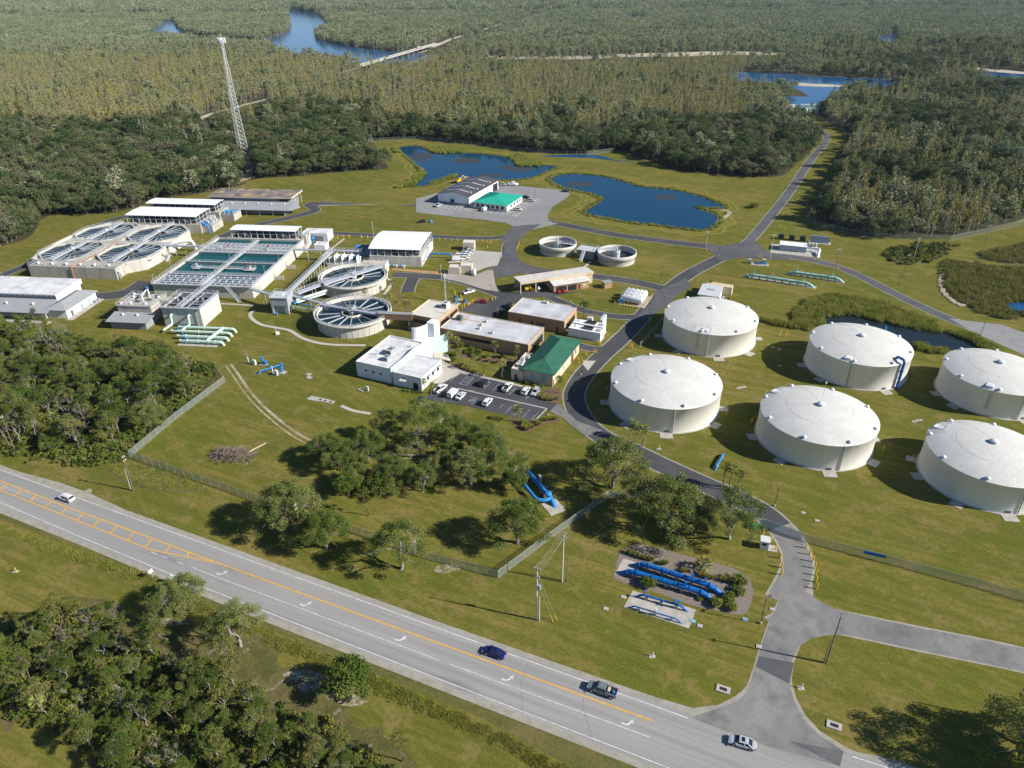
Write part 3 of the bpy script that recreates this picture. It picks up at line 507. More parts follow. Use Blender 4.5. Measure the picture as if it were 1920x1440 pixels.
opening(t, 'S', 18.2, 2.6, 1.5, 1.1, 25.6, 13.6, y0=-.3); opening(t, 'S', 22.4, .1, 1.9, 2.5, 25.6, 13.6, name='door', y0=-.3)
b = MB(); b.slab([(17.7, -1.4, 2.9), (20.2, -1.4, 2.9), (20.2, -.3, 3.5), (17.7, -.3, 3.5)], .12); b.build('awning', m_cream, t)
for k in range(3):
    opening(t, 'E', 3.5+k*3.4, 1.9, 1.5, 1.6, 25.6, 13.6); b = MB(); b.box(25.6, 26.5, 3.2+k*3.4, 5.3+k*3.4, 3.7, 3.85); b.build('window_hood', m_greyw, t)
b = MB(); b.slab([(21.5, 15.2, 4.4), (27.4, 17, 3.2), (24.5, 20.5, 3.2), (20, 19, 4.4)], .3); b.build('entrance_canopy', m_beige, t)
b = MB(); b.tube([(24, 15.2, 0), (24, 15.2, 8.5)], .07, 6); fl = b.build('flagpole', m_steel, None); fl.location = t.location; fl.rotation_euler = t.rotation_euler; tag(fl, 'thin flagpole at the white office entrance canopy', 'flagpole')

# tan operations buildings
t = site('operations_building', 'long tan building with white flat roof facing the courtyard palms', 'building', S1, -121.8, 207.6)
flatroof(t, 0, 35.8, 0, 15.4, 5.4, m_tan, m_graym, .25, .25, m_tanl)
opening(t, 'S', 6.5, 2.5, 16.5, 1.2, 35.8, 15.4); opening(t, 'E', 3.2, .6, 10.4, 3.2, 35.8, 15.4)
b = MB(); b.box(35.8, 36, 2.8, 3.2, 0, 4.4); b.box(35.8, 36, 13.6, 14, 0, 4.4); b.box(35.8, 36, 3.2, 13.6, 3.8, 4.4); b.build('storefront_frame', m_greyw, t)
acunit(t, 3.6, 9.5, 5.2, 2.0, 1.8, 1.7, m_steeld)
b = MB(); b.box(5, 5.5, 6.5, 14, 5.19, 5.24); b.box(0.6, 12, 10.4, 10.9, 5.19, 5.235); b.box(13, 13.5, 4, 12, 5.19, 5.24); b.build('roof_conduit', mat('ochre_conduit', (.45, .30, .09), .7), t)
for x, y in ((14, 5), (13.4, 8), (13.8, 11.5), (20, 3.5)): acunit(t, x, y, 5.2, 1, .9, .7, m_steel)
t = site('link_building', 'two-storey tan block with cream roof and rooftop air handler', 'building', S1, -136.8, 211.2)
flatroof(t, 0, 12.9, 0, 15.5, 6.8, m_tan, m_cream, .3, .3, m_tanl)
opening(t, 'S', .6, 3.6, 8.5, 1.5, 12.9, 15.5); opening(t, 'E', 1, 3.9, 6.6, 1.3, 12.9, 15.5); opening(t, 'E', 8.4, 3.9, 6.4, 1.3, 12.9, 15.5)
acunit(t, 9.6, 11.4, 6.6, 2.4, 3.0, 2.0, m_steel)
b = MB(); b.box(8, 12.3, 5.9, 6.2, 6.54, 6.6); b.build('roof_conduit', MATS['ochre_conduit'], t)
t = site('maintenance_building', 'tan flat-roofed building beside white generator containers', 'building', S1, -104.3, 231)
flatroof(t, 0, 23.4, 0, 14.8, 5.3, m_tan, m_graym, .25, .25, m_tanl)
for x in (4.6, 9.6, 20): opening(t, 'S', x, 1.0 if x < 19 else .1, 1.1, 2.0 if x < 19 else 2.4, 23.4, 14.8, m_door, 'door')
opening(t, 'S', 12, 1.3, 3.2, 1.6, 23.4, 14.8, m_steeld); opening(t, 'E', 2, .6, 10, 2.6, 23.4, 14.8)
acunit(t, 10.6, 13.4, 5.0, 1.8, 1.2, .9, m_white)
def hip(root, x0, x1, y0, y1, z0, z1, ov, m, axis='y', ins=None, gable=False):
    x0 -= ov; x1 += ov; y0 -= ov; y1 += ov; ins = (min(x1-x0, y1-y0)/2 if ins is None else ins)
    if axis == 'y': a, c = ((x0+x1)/2, y0+ins, z1), ((x0+x1)/2, y1-ins, z1); P = [[(x0, y0, z0), (x1, y0, z0), a], [(x1, y0, z0), (x1, y1, z0), c, a], [(x1, y1, z0), (x0, y1, z0), c], [(x0, y1, z0), (x0, y0, z0), a, c]]
    else: a, c = (x0+ins, (y0+y1)/2, z1), (x1-ins, (y0+y1)/2, z1); P = [[(x0, y0, z0), (x1, y0, z0), c, a], [(x1, y0, z0), (x1, y1, z0), c], [(x1, y1, z0), (x0, y1, z0), a, c], [(x0, y1, z0), (x0, y0, z0), a]]
    b = MB()
    for p in P: b.slab(p, .14)
    o = b.build('roof', m, root)
    s = MB()
    for p in P:                                # standing seams run down the slope
        lo0, lo1 = Vector(p[0]), Vector(p[1]); e = (lo1-lo0); L = e.length; e /= L; top = Vector(p[2]); nrm = e.cross(Vector(p[-1])-lo0).normalized()
        up_ = nrm.cross(e).normalized(); n = int(L/.9)
        for k in range(1, n):
            q = lo0+e*(L*k/n); best = None
            for j in range(1, len(p)):
                A, B = Vector(p[j]), Vector(p[(j+1) % len(p)]); ab = B-A; ad = (A-q).dot(e); bd = (B-q).dot(e)
                if (ad <= 1e-6 <= bd+2e-6 or bd <= 1e-6 <= ad+2e-6) and abs(ad-bd) > 1e-6:
                    h = A+ab*(ad/(ad-bd)); l = (h-q).dot(up_)
                    if l > .2: best = max(best or 0, l)
            if best: s.bar(q+nrm*.03, q+up_*best+nrm*.03, .09)
    s.build('seam', m, o)
    return o
t = site('shop_building', 'beige building under a dark green hipped metal roof', 'building', S1, -81, 191.8)
b = MB(); b.box(0, 10.4, 0, 26.6, 0, 5.0); b.build('wall', m_tanl, t)
hip(t, 0, 10.4, 0, 26.6, 4.95, 7.2, .8, m_green, 'y', 6.6)
for x in (2.2, 6.4): opening(t, 'S', x, 1.4, 1.7, 2.3, 10.4, 26.6, m_lb, 'wall_panel')
for y in (2.5, 6.5, 10.5, 14.5): opening(t, 'E', y, .4, 2.6, 3.4, 10.4, 26.6, m_beige, 'wall_panel')
opening(t, 'E', 18, .1, 2.6, 3.3, 10.4, 26.6, m_door, 'door'); opening(t, 'E', 22.4, 1.6, 1.1, 1.6, 10.4, 26.6)
opening(t, 'E', .4, .1, 1, 2.2, 10.4, 26.6, m_door, 'door')
b = MB(); b.box(-4.4, -.02, -.6, 12, 0, 3.9); b.build('annex', m_beige, t)
b = MB(); b.box(-4.4, -4.1, -.6, 12, 3.9, 4.3); b.box(-4.1, -.8, -.6, -.3, 3.9, 4.3); b.box(-4.1, -.8, 11.7, 12, 3.9, 4.3); b.build('parapet', m_beige, t)
opening(t, 'S', -3.2, .1, 1.1, 2.3, 10.4, 26.6, m_door, 'door', y0=-.6)
for x, y, w in ((-2.3, 2.5, 1.8), (-2.5, 4.8, 1.3), (-2.1, 8, 1.7), (-2.9, 6.4, .9)): acunit(t, x, y, 3.9, w, w, 1.1, m_white)
# generator containers
t = site('generator', 'white container generator with black radiator fans, nearer of the pair', 'generator', S1, -78.8, 229.9, 'standby generators')
def genset(t, w, dd):
    b = MB(); b.box(-.4, w+.4, -.5, dd+.3, 0, .3); b.build('plinth', m_slab, t)
    b = MB(); b.box(0, w, 0, dd, .3, 3.5)
    for k in range(int(w/1.2)): b.box(.6+k*1.2, .68+k*1.2, -.04, 0, .5, 3.3)
    b.build('housing', m_wmetal, t)
    b = MB(); b.box(w*.42, w*.72, .9, dd-.6, 3.5, 4.1); f = b.build('radiator', m_steeld, t)
    b = MB()
    for k in range(5): b.lathe([(.34, 0), (.38, .5), (.3, .5)], 12, (w*.46+k*.75, dd/2, 4.1))
    b.build('fan', m_black, f)
    b = MB(); b.box(w*.8, w*.95, .8, dd-.8, 3.5, 3.62); b.build('roof_louvre', m_greyroof, t)
    b = MB(); b.tube([(w*.15, dd/2, 3.5), (w*.15, dd/2, 4.6)], .18, 8); b.build('exhaust', m_steeld, t)
genset(t, 12.6, 3.9)
t = site('generator', 'white container generator, farther of the pair, light grey stack beside it', 'generator', S1, -79, 235.0, 'standby generators'); genset(t, 12.2, 3.6)
t = site('louvre_stack', 'tall pale grey louvred cabinet standing behind the generators', 'cabinet', S1, -69.6, 239.2)
b = MB(); b.box(0, 1.2, 0, 5.5, 0, 4.6); b.build('cabinet', m_steel, t); b = MB()
for k in range(9): b.box(-.04, 0, .3, 5.2, .6+k*.42, .8+k*.42)
b.build('louvre', m_greyroof, t)
b = MB(); b.box(-74.6, -72.6, 239.4, 240.8, 0, 4.4); o = b.build('air_cooler', m_white); o.rotation_euler = (0, 0, R(S1)); tag(o, 'small white cooler box between the generators and two palms', 'cooler')

# open garage building (axis turned 20 degrees) with annex
CA = 20
t = site('garage_building', 'long open-fronted garage with white sloping roof and cream fascia', 'building', CA, 100.6, 264.6)
W_ = 34
b = MB(); b.box(14, W_, 0, 7.4, 0, 4.9); b.box(0, 14, 7.1, 7.4, 0, 4.7); b.build('wall', m_tanl, t)
b = MB(); b.slab([(-.3, -.3, 5.45), (W_+.3, -.3, 5.45), (W_+.3, 7.8, 5.0), (-.3, 7.8, 5.0)], .18); b.build('roof', mat('weathered_white_roof', (.66, .63, .58), .7, col2=(.52, .49, .45), scale=.4), t)
b = MB(); b.box(-.3, W_+.3, -.42, -.3, 4.35, 5.45); b.box(W_+.3, W_+.42, -.3, 7.6, 4.3, 5.2); b.build('fascia', m_tanl, t)
for x in (0, 7, 13.6):
    b = MB(); b.box(x-.18, x+.18, -.2, .2, 0, 4.9); b.build('post', m_beige, t)
b = MB(); b.box(13.6, 30.2, -4.4, -.45, 0, 3.4); b.build('annex', m_tan, t)
b = MB(); b.slab([(13.2, -5, 3.55), (30.6, -5, 3.55), (30.6, -.46, 4.3), (13.2, -.46, 4.3)], .16); b.build('annex_roof', MATS['weathered_white_roof'], t)
opening(t, 'S', 14.6, .1, 5.0, 2.5, W_, 7, m_dark, 'bay', y0=-4.4); opening(t, 'S', 20.2, .1, 4.2, 2.5, W_, 7, m_dark, 'bay', y0=-4.4); opening(t, 'S', 25, .1, 1.3, 2.3, W_, 7, m_door, 'door', y0=-4.4); opening(t, 'S', 27.4, 1.2, 1.5, 1.2, W_, 7, m_beige, 'window', y0=-4.4)
t = site('brick_shed', 'small brown brick shed east of the garage', 'shed', CA, 136.6, 256.5)
b = MB(); b.box(0, 3.6, 0, 3.0, 0, 2.5); b.build('wall', m_tan, t); b = MB(); b.box(-.2, 3.8, -.2, 3.2, 2.5, 2.72); b.build('roof', m_greyw, t); opening(t, 'E', .8, .1, 1, 2, 3.6, 3, m_door, 'door')
# chemical tanks
for k in range(3):
    t = site('chemical_tank', ('white horizontal chemical tank, front one of three with access ladder', 'white horizontal chemical tank in the middle of three', 'white horizontal chemical tank, rear one of three')[k], 'chemical tank', S1, -69.6, 268.6+k*3.5, 'horizontal chemical tanks')
    b = MB(); n = 20; rr = 1.55; L = 9.6; prof = [(0.01, 0), (.9, .12), (1.4, .45), (rr, .8), (rr, L-.8), (1.4, L-.45), (.9, L-.12), (.01, L)]
    vs = []; m = len(prof)
    for q in range(n):
        a = 2*math.pi*q/n; vs += [(z, r*math.cos(a), 2.15+r*math.sin(a)) for r, z in prof]
    b.add(vs, [(q*m+i, q*m+i+1, ((q+1) % n)*m+i+1, ((q+1) % n)*m+i) for q in range(n) for i in range(m-1)], True); b.build('shell', m_wpipe, t)
    b = MB()
    for x in (1.8, L-1.8): b.box(x-.25, x+.25, -1.3, 1.3, 0, 1.25)
    b.build('saddle', m_slab, t)
    b = MB()
    for x in (1.4, 3, 5, 7, 8.4): b.cyl(x, 0, 3.6, 3.95, .3, 10)
    b.build('nozzle', m_wpipe, t)
    b = MB(); b.bar((.3, -1.75, 0), (.3, -1.75, 4.4), .07); b.bar((.9, -1.75, 0), (.9, -1.75, 4.4), .07)
    for z in range(9): b.bar((.3, -1.75, .4+z*.4), (.9, -1.75, .4+z*.4), .05)
    b.build('ladder', m_steel, t)
b = MB(); b.box(-71, -58.6, 265.9, 278.2, 0, .15); o = b.build('containment_slab', m_slab); o.rotation_euler = (0, 0, R(S1)); tag(o, 'concrete slab carrying three white chemical tanks', 'slab')
b = MB(); b.box(0, 1.2, 0, 1, 0, 1.9); b.box(.1, 1.1, -.03, 0, .2, 1.7); o = b.build('pump_cabinet', m_blue2); o.location = fr(S1, -69.3, 266.4, .15); o.rotation_euler = (0, 0, R(S1)); tag(o, 'blue pump cabinet in front of the chemical tanks', 'cabinet')

# thickeners -------------------------------------------------------
def thick(label, x, y, a):
    t = thing('thickener_tank', label, 'thickener', (x, y, 0), 0, 'concrete thickener tanks')
    b = MB(); b.lathe([(8.6, 0), (8.6, 2.7), (9.3, 3.2), (9.3, 4.75), (8.85, 4.75), (8.85, 3.3)], 64, close=False); b.build('wall', m_concl, t)
    b = MB(); b.lathe([(8.86, 2.2), (.01, 1.7)], 48, close=False); b.build('floor', mat('wet_sludge', (.03, .045, .045), .3), t)
    b = MB(); b.cyl(0, 0, 1.6, 4.4, 1.5, 20); b.lathe([(1.6, 4.4), (1.6, 4.55), (.01, 4.6)], 20); b.cyl(0, 0, 4.6, 6.6, .45, 12); b.bar((0, 0, 6.6), (0, 0, 8), .09); b.build('drive', m_steel, t)
    c, s = math.cos(a), math.sin(a); b = MB(); q = lambda r, o: (r*c-o*s, r*s+o*c)
    b.box(1, 9.4, -.6, .6, 4.5, 4.65, rz=a); rail(b, [q(1, -.6), q(9.4, -.6)], 4.65); rail(b, [q(1, .6), q(9.4, .6)], 4.65); rail(b, [q(1.8*math.cos(k), 0) if 0 else (1.8*math.cos(k), 1.8*math.sin(k)) for k in [i*math.pi/5 for i in range(11)]], 4.55)
    b.build('bridge', m_steel, t)
    b = MB()
    for k in range(6): an = k*math.pi/3+.3; b.bar((.5*math.cos(an), .5*math.sin(an), 2.4), (8.2*math.cos(an), 8.2*math.sin(an), 2.25), .09)
    b.build('rake_arm', m_steeld, t)
thick('round concrete thickener tank left of the grey stair block', 23, 336.2, R(-25)); thick('round concrete thickener tank right of the grey stair block', 50.3, 322.4, R(153))
t = thing('stair_block', 'grey pump block with steel stair between the two thickener tanks', 'pump house', (36.6, 327.5, 0), R(-26))
b = MB(); b.box(-4.2, 4.2, -2, 4, 0, 3.9); b.build('wall', m_greyw, t); b = MB(); b.box(-4.6, 4.6, -2.4, 4.4, 3.9, 4.15); b.build('roof', m_steel, t)
b = MB(); rail(b, [(-4.5, -2.3), (4.5, -2.3), (4.5, 4.3), (-4.5, 4.3)], 4.15); b.build('guard_rail', m_steel, t)
b = MB(); b.slab([(-1, -2.5, 4.1), (.3, -2.5, 4.1), (.3, -7.2, .1), (-1, -7.2, .1)], .2)
for x in (-1, .3): rail(b, [(x, -2.5, 4.1), (x, -7.2, .1)], 0, 1.1, 1)
b.build('stair', m_steel, t)

# office and warehouse at the back lot
t = site('warehouse', 'white warehouse with charcoal gabled metal roof', 'warehouse', S1, -211.6, 369.2)
W_, Dp = 20.6, 41
b = MB(); b.add([(0, 0, 0), (W_, 0, 0), (W_, 0, 5.8), (W_/2, 0, 7.6), (0, 0, 5.8), (0, Dp, 0), (W_, Dp, 0), (W_, Dp, 5.8), (W_/2, Dp, 7.6), (0, Dp, 5.8)], [(0, 1, 2, 3, 4), (9, 8, 7, 6, 5), (1, 6, 7, 2), (0, 4, 9, 5)]); b.build('wall', m_wwall, t)
b = MB(); b.slab([(-.5, -.5, 5.75), (W_/2, -.5, 7.65), (W_/2, Dp+.5, 7.65), (-.5, Dp+.5, 5.75)], .15); b.slab([(W_/2, -.5, 7.65), (W_+.5, -.5, 5.75), (W_+.5, Dp+.5, 5.75), (W_/2, Dp+.5, 7.65)], .15); r_ = b.build('roof', m_char, t)
b = MB()
for k in range(4):
    y = 6+k*8.6
    for sx in (-1, 1): b.slab([(W_/2+sx*.6, y, 7.61), (W_/2+sx*8, y, 6.25), (W_/2+sx*8, y+1.1, 6.25), (W_/2+sx*.6, y+1.1, 7.61)][::sx], .05)
b.build('skylight', mat('skylight_panel', (.42, .44, .48), .4), r_)
for k in range(4):
    b = MB(); b.cyl(W_/2+8.4, 6.5+k*8.6, 6.1, 6.9, .45, 12); b.build('roof_vent', m_steel, t)
b = MB(); b.box(-.05, W_+.05, -.06, 0, 0, 1.3); b.box(W_, W_+.06, 0, 32, 0, .6); b.build('wainscot', m_greyw, t)
opening(t, 'S', 8.2, .1, 2.6, 2.8, W_, Dp, m_dark, 'door'); b = MB(); b.box(8, 11, -1.2, -.02, 3, 3.2); b.build('door_canopy', m_teal2, t)
opening(t, 'E', 33, .1, 7, 4.6, W_, Dp, m_dark, 'bay'); opening(t, 'E', 20, .1, 1.2, 2.2, W_, Dp, m_door, 'door')
t = site('field_office', 'low white office under a bright teal hipped roof', 'building', S1, -186.8, 367.2)
b = MB(); b.box(0, 21, 0, 22.5, 0, 3.9); b.build('wall', m_wwall, t); hip(t, 0, 21, 0, 22.5, 3.85, 6.6, .7, m_teal2, 'y', 9.6)
b = MB(); b.box(-.02, 21.04, -.05, 0, 0, 1.0); b.box(21, 21.05, 0, 22.5, 0, 1.0); b.build('wainscot', m_beige, t)
for x in (1.5, 4.5, 11, 14, 17.2): opening(t, 'S', x, 1.2, 2.0, 1.7, 21, 22.5)
opening(t, 'S', 8, .1, 2.2, 2.7, 21, 22.5, m_dark, 'door')
for y in (5, 9.5, 14, 18): opening(t, 'E', y, 1.3, 2.2, 1.5, 21, 22.5)

# concrete basins of the treatment plant ---------------------------
def truss_cover(root, x0, x1, y0, y1, z0, z1, roofm, rise=.6, vault=False):
    """white roof on an open steel frame"""
    b = MB(); nx = max(3, int((x1-x0)/3.1)); ny = max(2, int((y1-y0)/3.1))
    per = [((x0+(x1-x0)*i/nx, y), 'x') for y in (y0, y1) for i in range(nx+1)] + [((x, y0+(y1-y0)*i/ny), 'y') for x in (x0, x1) for i in range(1, ny)]
    for (x, y), _ in per: b.bar((x, y, z0), (x, y, z1), .26)
    for z in (z0+(z1-z0)*.5, z1-.1):
        for y in (y0, y1): b.bar((x0, y, z), (x1, y, z), .14)
        for x in (x0, x1): b.bar((x, y0, z), (x, y1, z), .14)
    for i in (1, nx-3):
        xa, xb = x0+(x1-x0)*i/nx, x0+(x1-x0)*(i+2)/nx
        for y in (y0, y1): b.bar((xa, y, z0), (xb, y, z1), .12); b.bar((xb, y, z0), (xa, y, z1), .12)
    b.build('frame', m_steel, root)
    b = MB()
    if vault:
        n = 10; prev = None
        for i in range(n):
            u0, u1 = i/n, (i+1)/n; f_ = lambda u: (y0-.6+(y1-y0+1.2)*u, z1+rise*4*u*(1-u))
            (ya, zA_), (yb, zB_) = f_(u0), f_(u1); b.slab([(x0-.6, ya, zA_), (x1+.6, ya, zA_), (x1+.6, yb, zB_), (x0-.6, yb, zB_)], .14)
        for x in (x0, x1): b.add([(x, f_(i/n)[0], f_(i/n)[1]-.15) for i in range(n+1)], [tuple(range(n+1))])
    else:
        ym = (y0+y1)/2; b.slab([(x0-.5, y0-.5, z1), (x1+.5, y0-.5, z1), (x1+.5, ym, z1+rise), (x0-.5, ym, z1+rise)], .16); b.slab([(x0-.5, ym, z1+rise), (x1+.5, ym, z1+rise), (x1+.5, y1+.5, z1), (x0-.5, y1+.5, z1)], .16)
    b.build('roof', roofm, root)
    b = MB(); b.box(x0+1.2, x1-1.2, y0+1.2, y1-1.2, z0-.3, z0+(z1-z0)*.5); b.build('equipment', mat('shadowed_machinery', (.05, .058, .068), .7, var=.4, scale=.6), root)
def bars_set(b, x0, x1, y0, y1, z, nx, ny, w=.3, h=.12):
    for i in range(nx+1): x = x0+(x1-x0)*i/nx; b.box(x-w/2, x+w/2, y0, y1, z-h, z)
    for i in range(ny+1): y = y0+(y1-y0)*i/ny; b.box(x0, x1, y-w/2, y+w/2, z-h-.01, z-.01)
# long rectangular basin: local x along s from -185.3, y from 266.3
t = site('settling_basin', 'long rectangular concrete basin of green water with walkways and launders', 'basin', S2, -185.4, 266.3)
BW, BL, BH = 44.6, 61, 5.3
b = MB(); b.box(0, BW, 0, .5, 0, BH); b.box(0, .5, .5, BL, 0, BH); b.box(BW-.5, BW, .5, BL, 0, BH); b.box(.5, BW-.5, BL-.5, BL, 0, BH)
for y in (11.8, 27.3, 40.2, 42, 46): b.box(.5, BW-.5, y-.2, y+.2, 0, BH-.15)
for y in (22, 36): b.box(BW, BW+.4, y, y+.5, 0, 3); b.box(BW, BW+4.5, y-.4, y, 0, 1.6)
b.build('wall', m_concl, t)
b = MB(); b.box(.5, BW-.5, .5, BL-.5, 0, 4.45); b.build('water', m_basin, t)
b = MB(); b.box(-.3, BW+.3, -.8, .3, BH, BH+.15); b.box(-.3, 1, .3, BL, BH, BH+.15); b.box(BW-1, BW+.3, .3, BL, BH, BH+.15); b.box(21.4, 23.2, .3, 58, BH+.01, BH+.2)
for y, w in ((11.8, .9), (27.3, .8), (40.2, 1), (44.5, 1.2), (48.6, 1.2)): b.box(1, 21.4, y-w/2, y+w/2, BH, BH+.14); b.box(23.2, BW-1, y-w/2, y+w/2, BH, BH+.14)
b.box(11, 21.4, 20, 21, BH-.35, BH-.2); b.box(23.2, 34, 20, 21, BH-.35, BH-.2); b.box(8, 11.6, 18.8, 22.2, BH-.35, BH-.2); b.box(32.5, 37, 18.8, 22.2, BH-.35, BH-.2)
b.build('walkway', mat('concrete_walkway', (.55, .55, .54), .8, col2=(.46, .46, .46), scale=.5), t)
b = MB()
for x0, x1 in ((1.2, 21), (23.6, BW-1.2)):
    for y in (2.6, 4.9, 7.2, 9.5): b.box(x0, x1, y-.35, y+.35, BH-.25, BH+.12)
    for k in range(7):
        x = x0+1+(x1-x0-2)*k/6; b.box(x-.25, x+.25, 1.2, 10.8, BH-.2, BH+.02)
        for y in (3.7, 8.3): b.cyl(x+.9, y, BH, BH+.6, .38, 10)
b.build('launder', m_grate, t)
b = MB()
for x0, x1 in ((1.2, 21), (23.6, BW-1.2)):
    for y in (43, 46.5, 50.5, 53): b.box(x0, x1, y-.3, y+.3, BH-.3, BH+.1)
    for k in range(9): x = x0+.6+(x1-x0-1.2)*k/8; b.box(x-.2, x+.2, 42.4, 54, BH-.25, BH+.03)
b.build('rear_launder', m_grate, t)
b = MB(); rail(b, [(0, -.6), (BW, -.6)], BH+.15); rail(b, [(-.2, 0), (-.2, BL)], BH+.15); rail(b, [(BW+.2, 0), (BW+.2, BL)], BH+.15)
for x in (21.5, 23.1): rail(b, [(x, 1), (x, 58)], BH+.2)
for y in (11.4, 12.2, 27, 40, 44, 45, 48.2, 49): rail(b, [(1, y), (21.4, y)], BH+.14); rail(b, [(23.2, y), (BW-1, y)], BH+.14)
for x0, x1 in ((11, 21.4), (23.2, 34)): rail(b, [(x0, 20.1), (x1, 20.1)], BH-.2); rail(b, [(x0, 20.9), (x1, 20.9)], BH-.2)
rail(b, [(8, 18.8), (11.6, 18.8), (11.6, 20)], BH-.2); rail(b, [(11, 22.2), (8, 22.2), (8, 18.8)], BH-.2); rail(b, [(32.5, 18.8), (37, 18.8), (37, 22.2), (32.5, 22.2)], BH-.2)
b.build('guard_rail', m_steel, t)
b = MB()
for x, y in ((9.8, 20.5), (34.8, 20.5), (9.5, 44.5), (33, 44.5)): b.box(x-.5, x+.5, y-.5, y+.5, BH-.2, BH+.5); b.cyl(x, y, BH+.5, BH+1.8, .3, 10)
b.build('mixer', m_steel, t)
b = MB()
for x, y in ((35.2, 20.6), (33.4, 44.6), (13.5, 44.6)): b.box(x-.4, x+.4, y-.4, y+.4, BH+1.8, BH+2.4)
b.build('motor', m_red, t)
b = MB()
for x, y in ((1, 0), (21, 0), (43, 0), (22.2, 13), (22.2, 28), (22.2, 42), (BW, 14), (BW, 30), (0, 16), (0, 30), (0, 46)): b.bar((x, y, BH), (x, y, BH+4), .09); b.box(x-.1, x+.6, y-.12, y+.12, BH+3.95, BH+4.1)
b.build('light_pole', m_steel, t)
b = MB(); b.slab([(33, -1, BH), (34.4, -1, BH), (41, -4.5, .2), (39.6, -4.5, .2)], .2); rail(b, [(33, -1, BH), (39.6, -4.5, .2)], 0); rail(b, [(34.4, -1, BH), (41, -4.5, .2)], 0); b.bar((39.5, -4.6, 0), (39.5, -4.6, 1.6), .15); b.build('stair', m_steel, t)
t = site('canopy', 'white roof on steel frame over the head of the long rectangular basin', 'canopy', S2, -178.6, 328.9); truss_cover(t, 0, 33.4, 0, 7.6, 5.0, 9.1, m_wmetal, .5)
b = MB(); b.box(-1, 34.4, -1.5, 8.6, 0, 4.9); b.build('base', m_conc, t)
# four octagonal clarifiers in one block
t = site('clarifier_block', 'four octagonal clarifiers with rotating scraper bridges in one concrete block', 'clarifier', S2, -260.5, 281.5)
ox, oy = -260.5, 281.5; H8 = 5.4
def octo(cx, cy, r): return [(cx+r*math.cos(R(22.5+45*k)), cy+r*math.sin(R(22.5+45*k))) for k in range(8)]
cents = [(-217.2-ox, 302.9-oy), (-246.8-ox, 302.6-oy), (-219.2-ox, 330.8-oy), (-247.2-ox, 330.2-oy)]
outer = [(-258.8-ox, 289.8-oy), (-254.6-ox, 288.6-oy), (-212.6-ox, 288.4-oy), (-205.4-ox, 294.6-oy), (-204-ox, 306-oy), (-205.5-ox, 315-oy), (-205-ox, 336-oy), (-213-ox, 345.6-oy), (-226-ox, 345.6-oy), (-234-ox, 341-oy), (-241-ox, 346.5-oy), (-255-ox, 346-oy), (-262-ox, 335-oy), (-263-ox, 315-oy), (-261-ox, 296-oy)]
b = MB(); b.prism(outer, 0, 4.2)
no = len(outer); ctr = (sum(p[0] for p in outer)/no, sum(p[1] for p in outer)/no)
inn = [(p[0]+(ctr[0]-p[0])*.035, p[1]+(ctr[1]-p[1])*.035) for p in outer]
for i in range(no): j = (i+1) % no; b.prism([outer[i], outer[j], inn[j], inn[i]], 4.2, H8)
b.build('wall', m_concl, t)
b = MB(); b.prism([(p[0]+(ctr[0]-p[0])*.036, p[1]+(ctr[1]-p[1])*.036) for p in outer], 4.19, 4.3); b.build('inner_deck', m_slab, t)
b = MB(); b.box(23.2, 28.2, 7.5, 63, 4.2, H8-.05)
b.box(3, 23.2, 32.6, 36.6, 4.2, H8-.06); b.box(28.2, 56, 32.6, 36.4, 4.2, H8-.06); b.box(1.5, 7, 30, 40, 4.2, H8-.04); b.build('deck', m_slab, t)
for cx, cy in cents:
    r = 15.0
    b = MB(); P = octo(cx, cy, r); Q = octo(cx, cy, r-.8)
    for k in range(8): j = (k+1) % 8; b.prism([P[k], P[j], Q[j], Q[k]], 4.2, H8+.06)
    rim = b.build('basin_rim', m_concl, t)
    b = MB(); b.prism(octo(cx, cy, r-.8), 4.2, 4.75); b.build('water', m_clar, t)
    b = MB()
    for k in range(20):
        a = 2*math.pi*k/20+.07; b.box(3.8, r-2.4, -.07, .07, 4.72, 4.95, rz=a, o=(cx, cy))
    b.build('launder', m_grate, t)
    b = MB(); b.lathe([(3.4, 4.7), (3.4, 5.15), (3.1, 5.15), (3.1, 4.76)], 24, (cx, cy, 0), close=False); b.cyl(cx, cy, 4.7, 5.9, 1.5, 16); b.build('center_well', m_steeld, t)
    b = MB(); b.box(cx-.75, cx+.75, cy-r, cy+r, H8+.35, H8+.6); rail(b, [(cx-.75, cy-r), (cx-.75, cy+r)], H8+.6); rail(b, [(cx+.75, cy-r), (cx+.75, cy+r)], H8+.6)
    b.box(cx-1.2, cx+1.2, cy-1.2, cy+1.2, H8+.6, H8+.75); b.build('bridge', m_steel, t)
    b = MB(); b.cyl(cx, cy, H8+.75, H8+1.7, .6, 12); b.box(cx-.4, cx+.6, cy+.3, cy+1, H8+.75, H8+1.4); b.build('drive', m_grate, t)
    b = MB(); rail(b, [(*p,) for p in P+P[:1]], H8+.06, 1.05, 3); b.build('guard_rail', m_steel, t)
b = MB(); b.box(6.3, 48.6, -.2, 6.9, 0, 5.0); b.build('inlet_channel', m_conc, t)
b = MB(); b.box(6.3, 48.6, 1.6, 6.9, 5.0, 5.35); b.box(6.3, 48.6, -.2, .15, 5.0, 5.4)
for k in range(7): b.box(6.3+k*7.0, 6.7+k*7.0, .15, 1.6, 5.0, 5.3)
b.build('channel_cover', m_slab, t)
b = MB(); rail(b, [(6.3, 0), (6.3, 6.9)], 5.35); rail(b, [(6.3, 6.8), (48.6, 6.8)], 5.35, 1.05, 3); b.build('channel_rail', m_steel, t)
for k in range(6):
    b = MB(); b.cyl(9.6+k*6.9, 2.6, 5.3, 6.0, .42, 10); b.lathe([(.7, .6), (.7, .85), (.02, 1.05)], 12, (9.6+k*6.9, 2.6, 5.3)); b.build('vent_cap', m_wpipe, t)
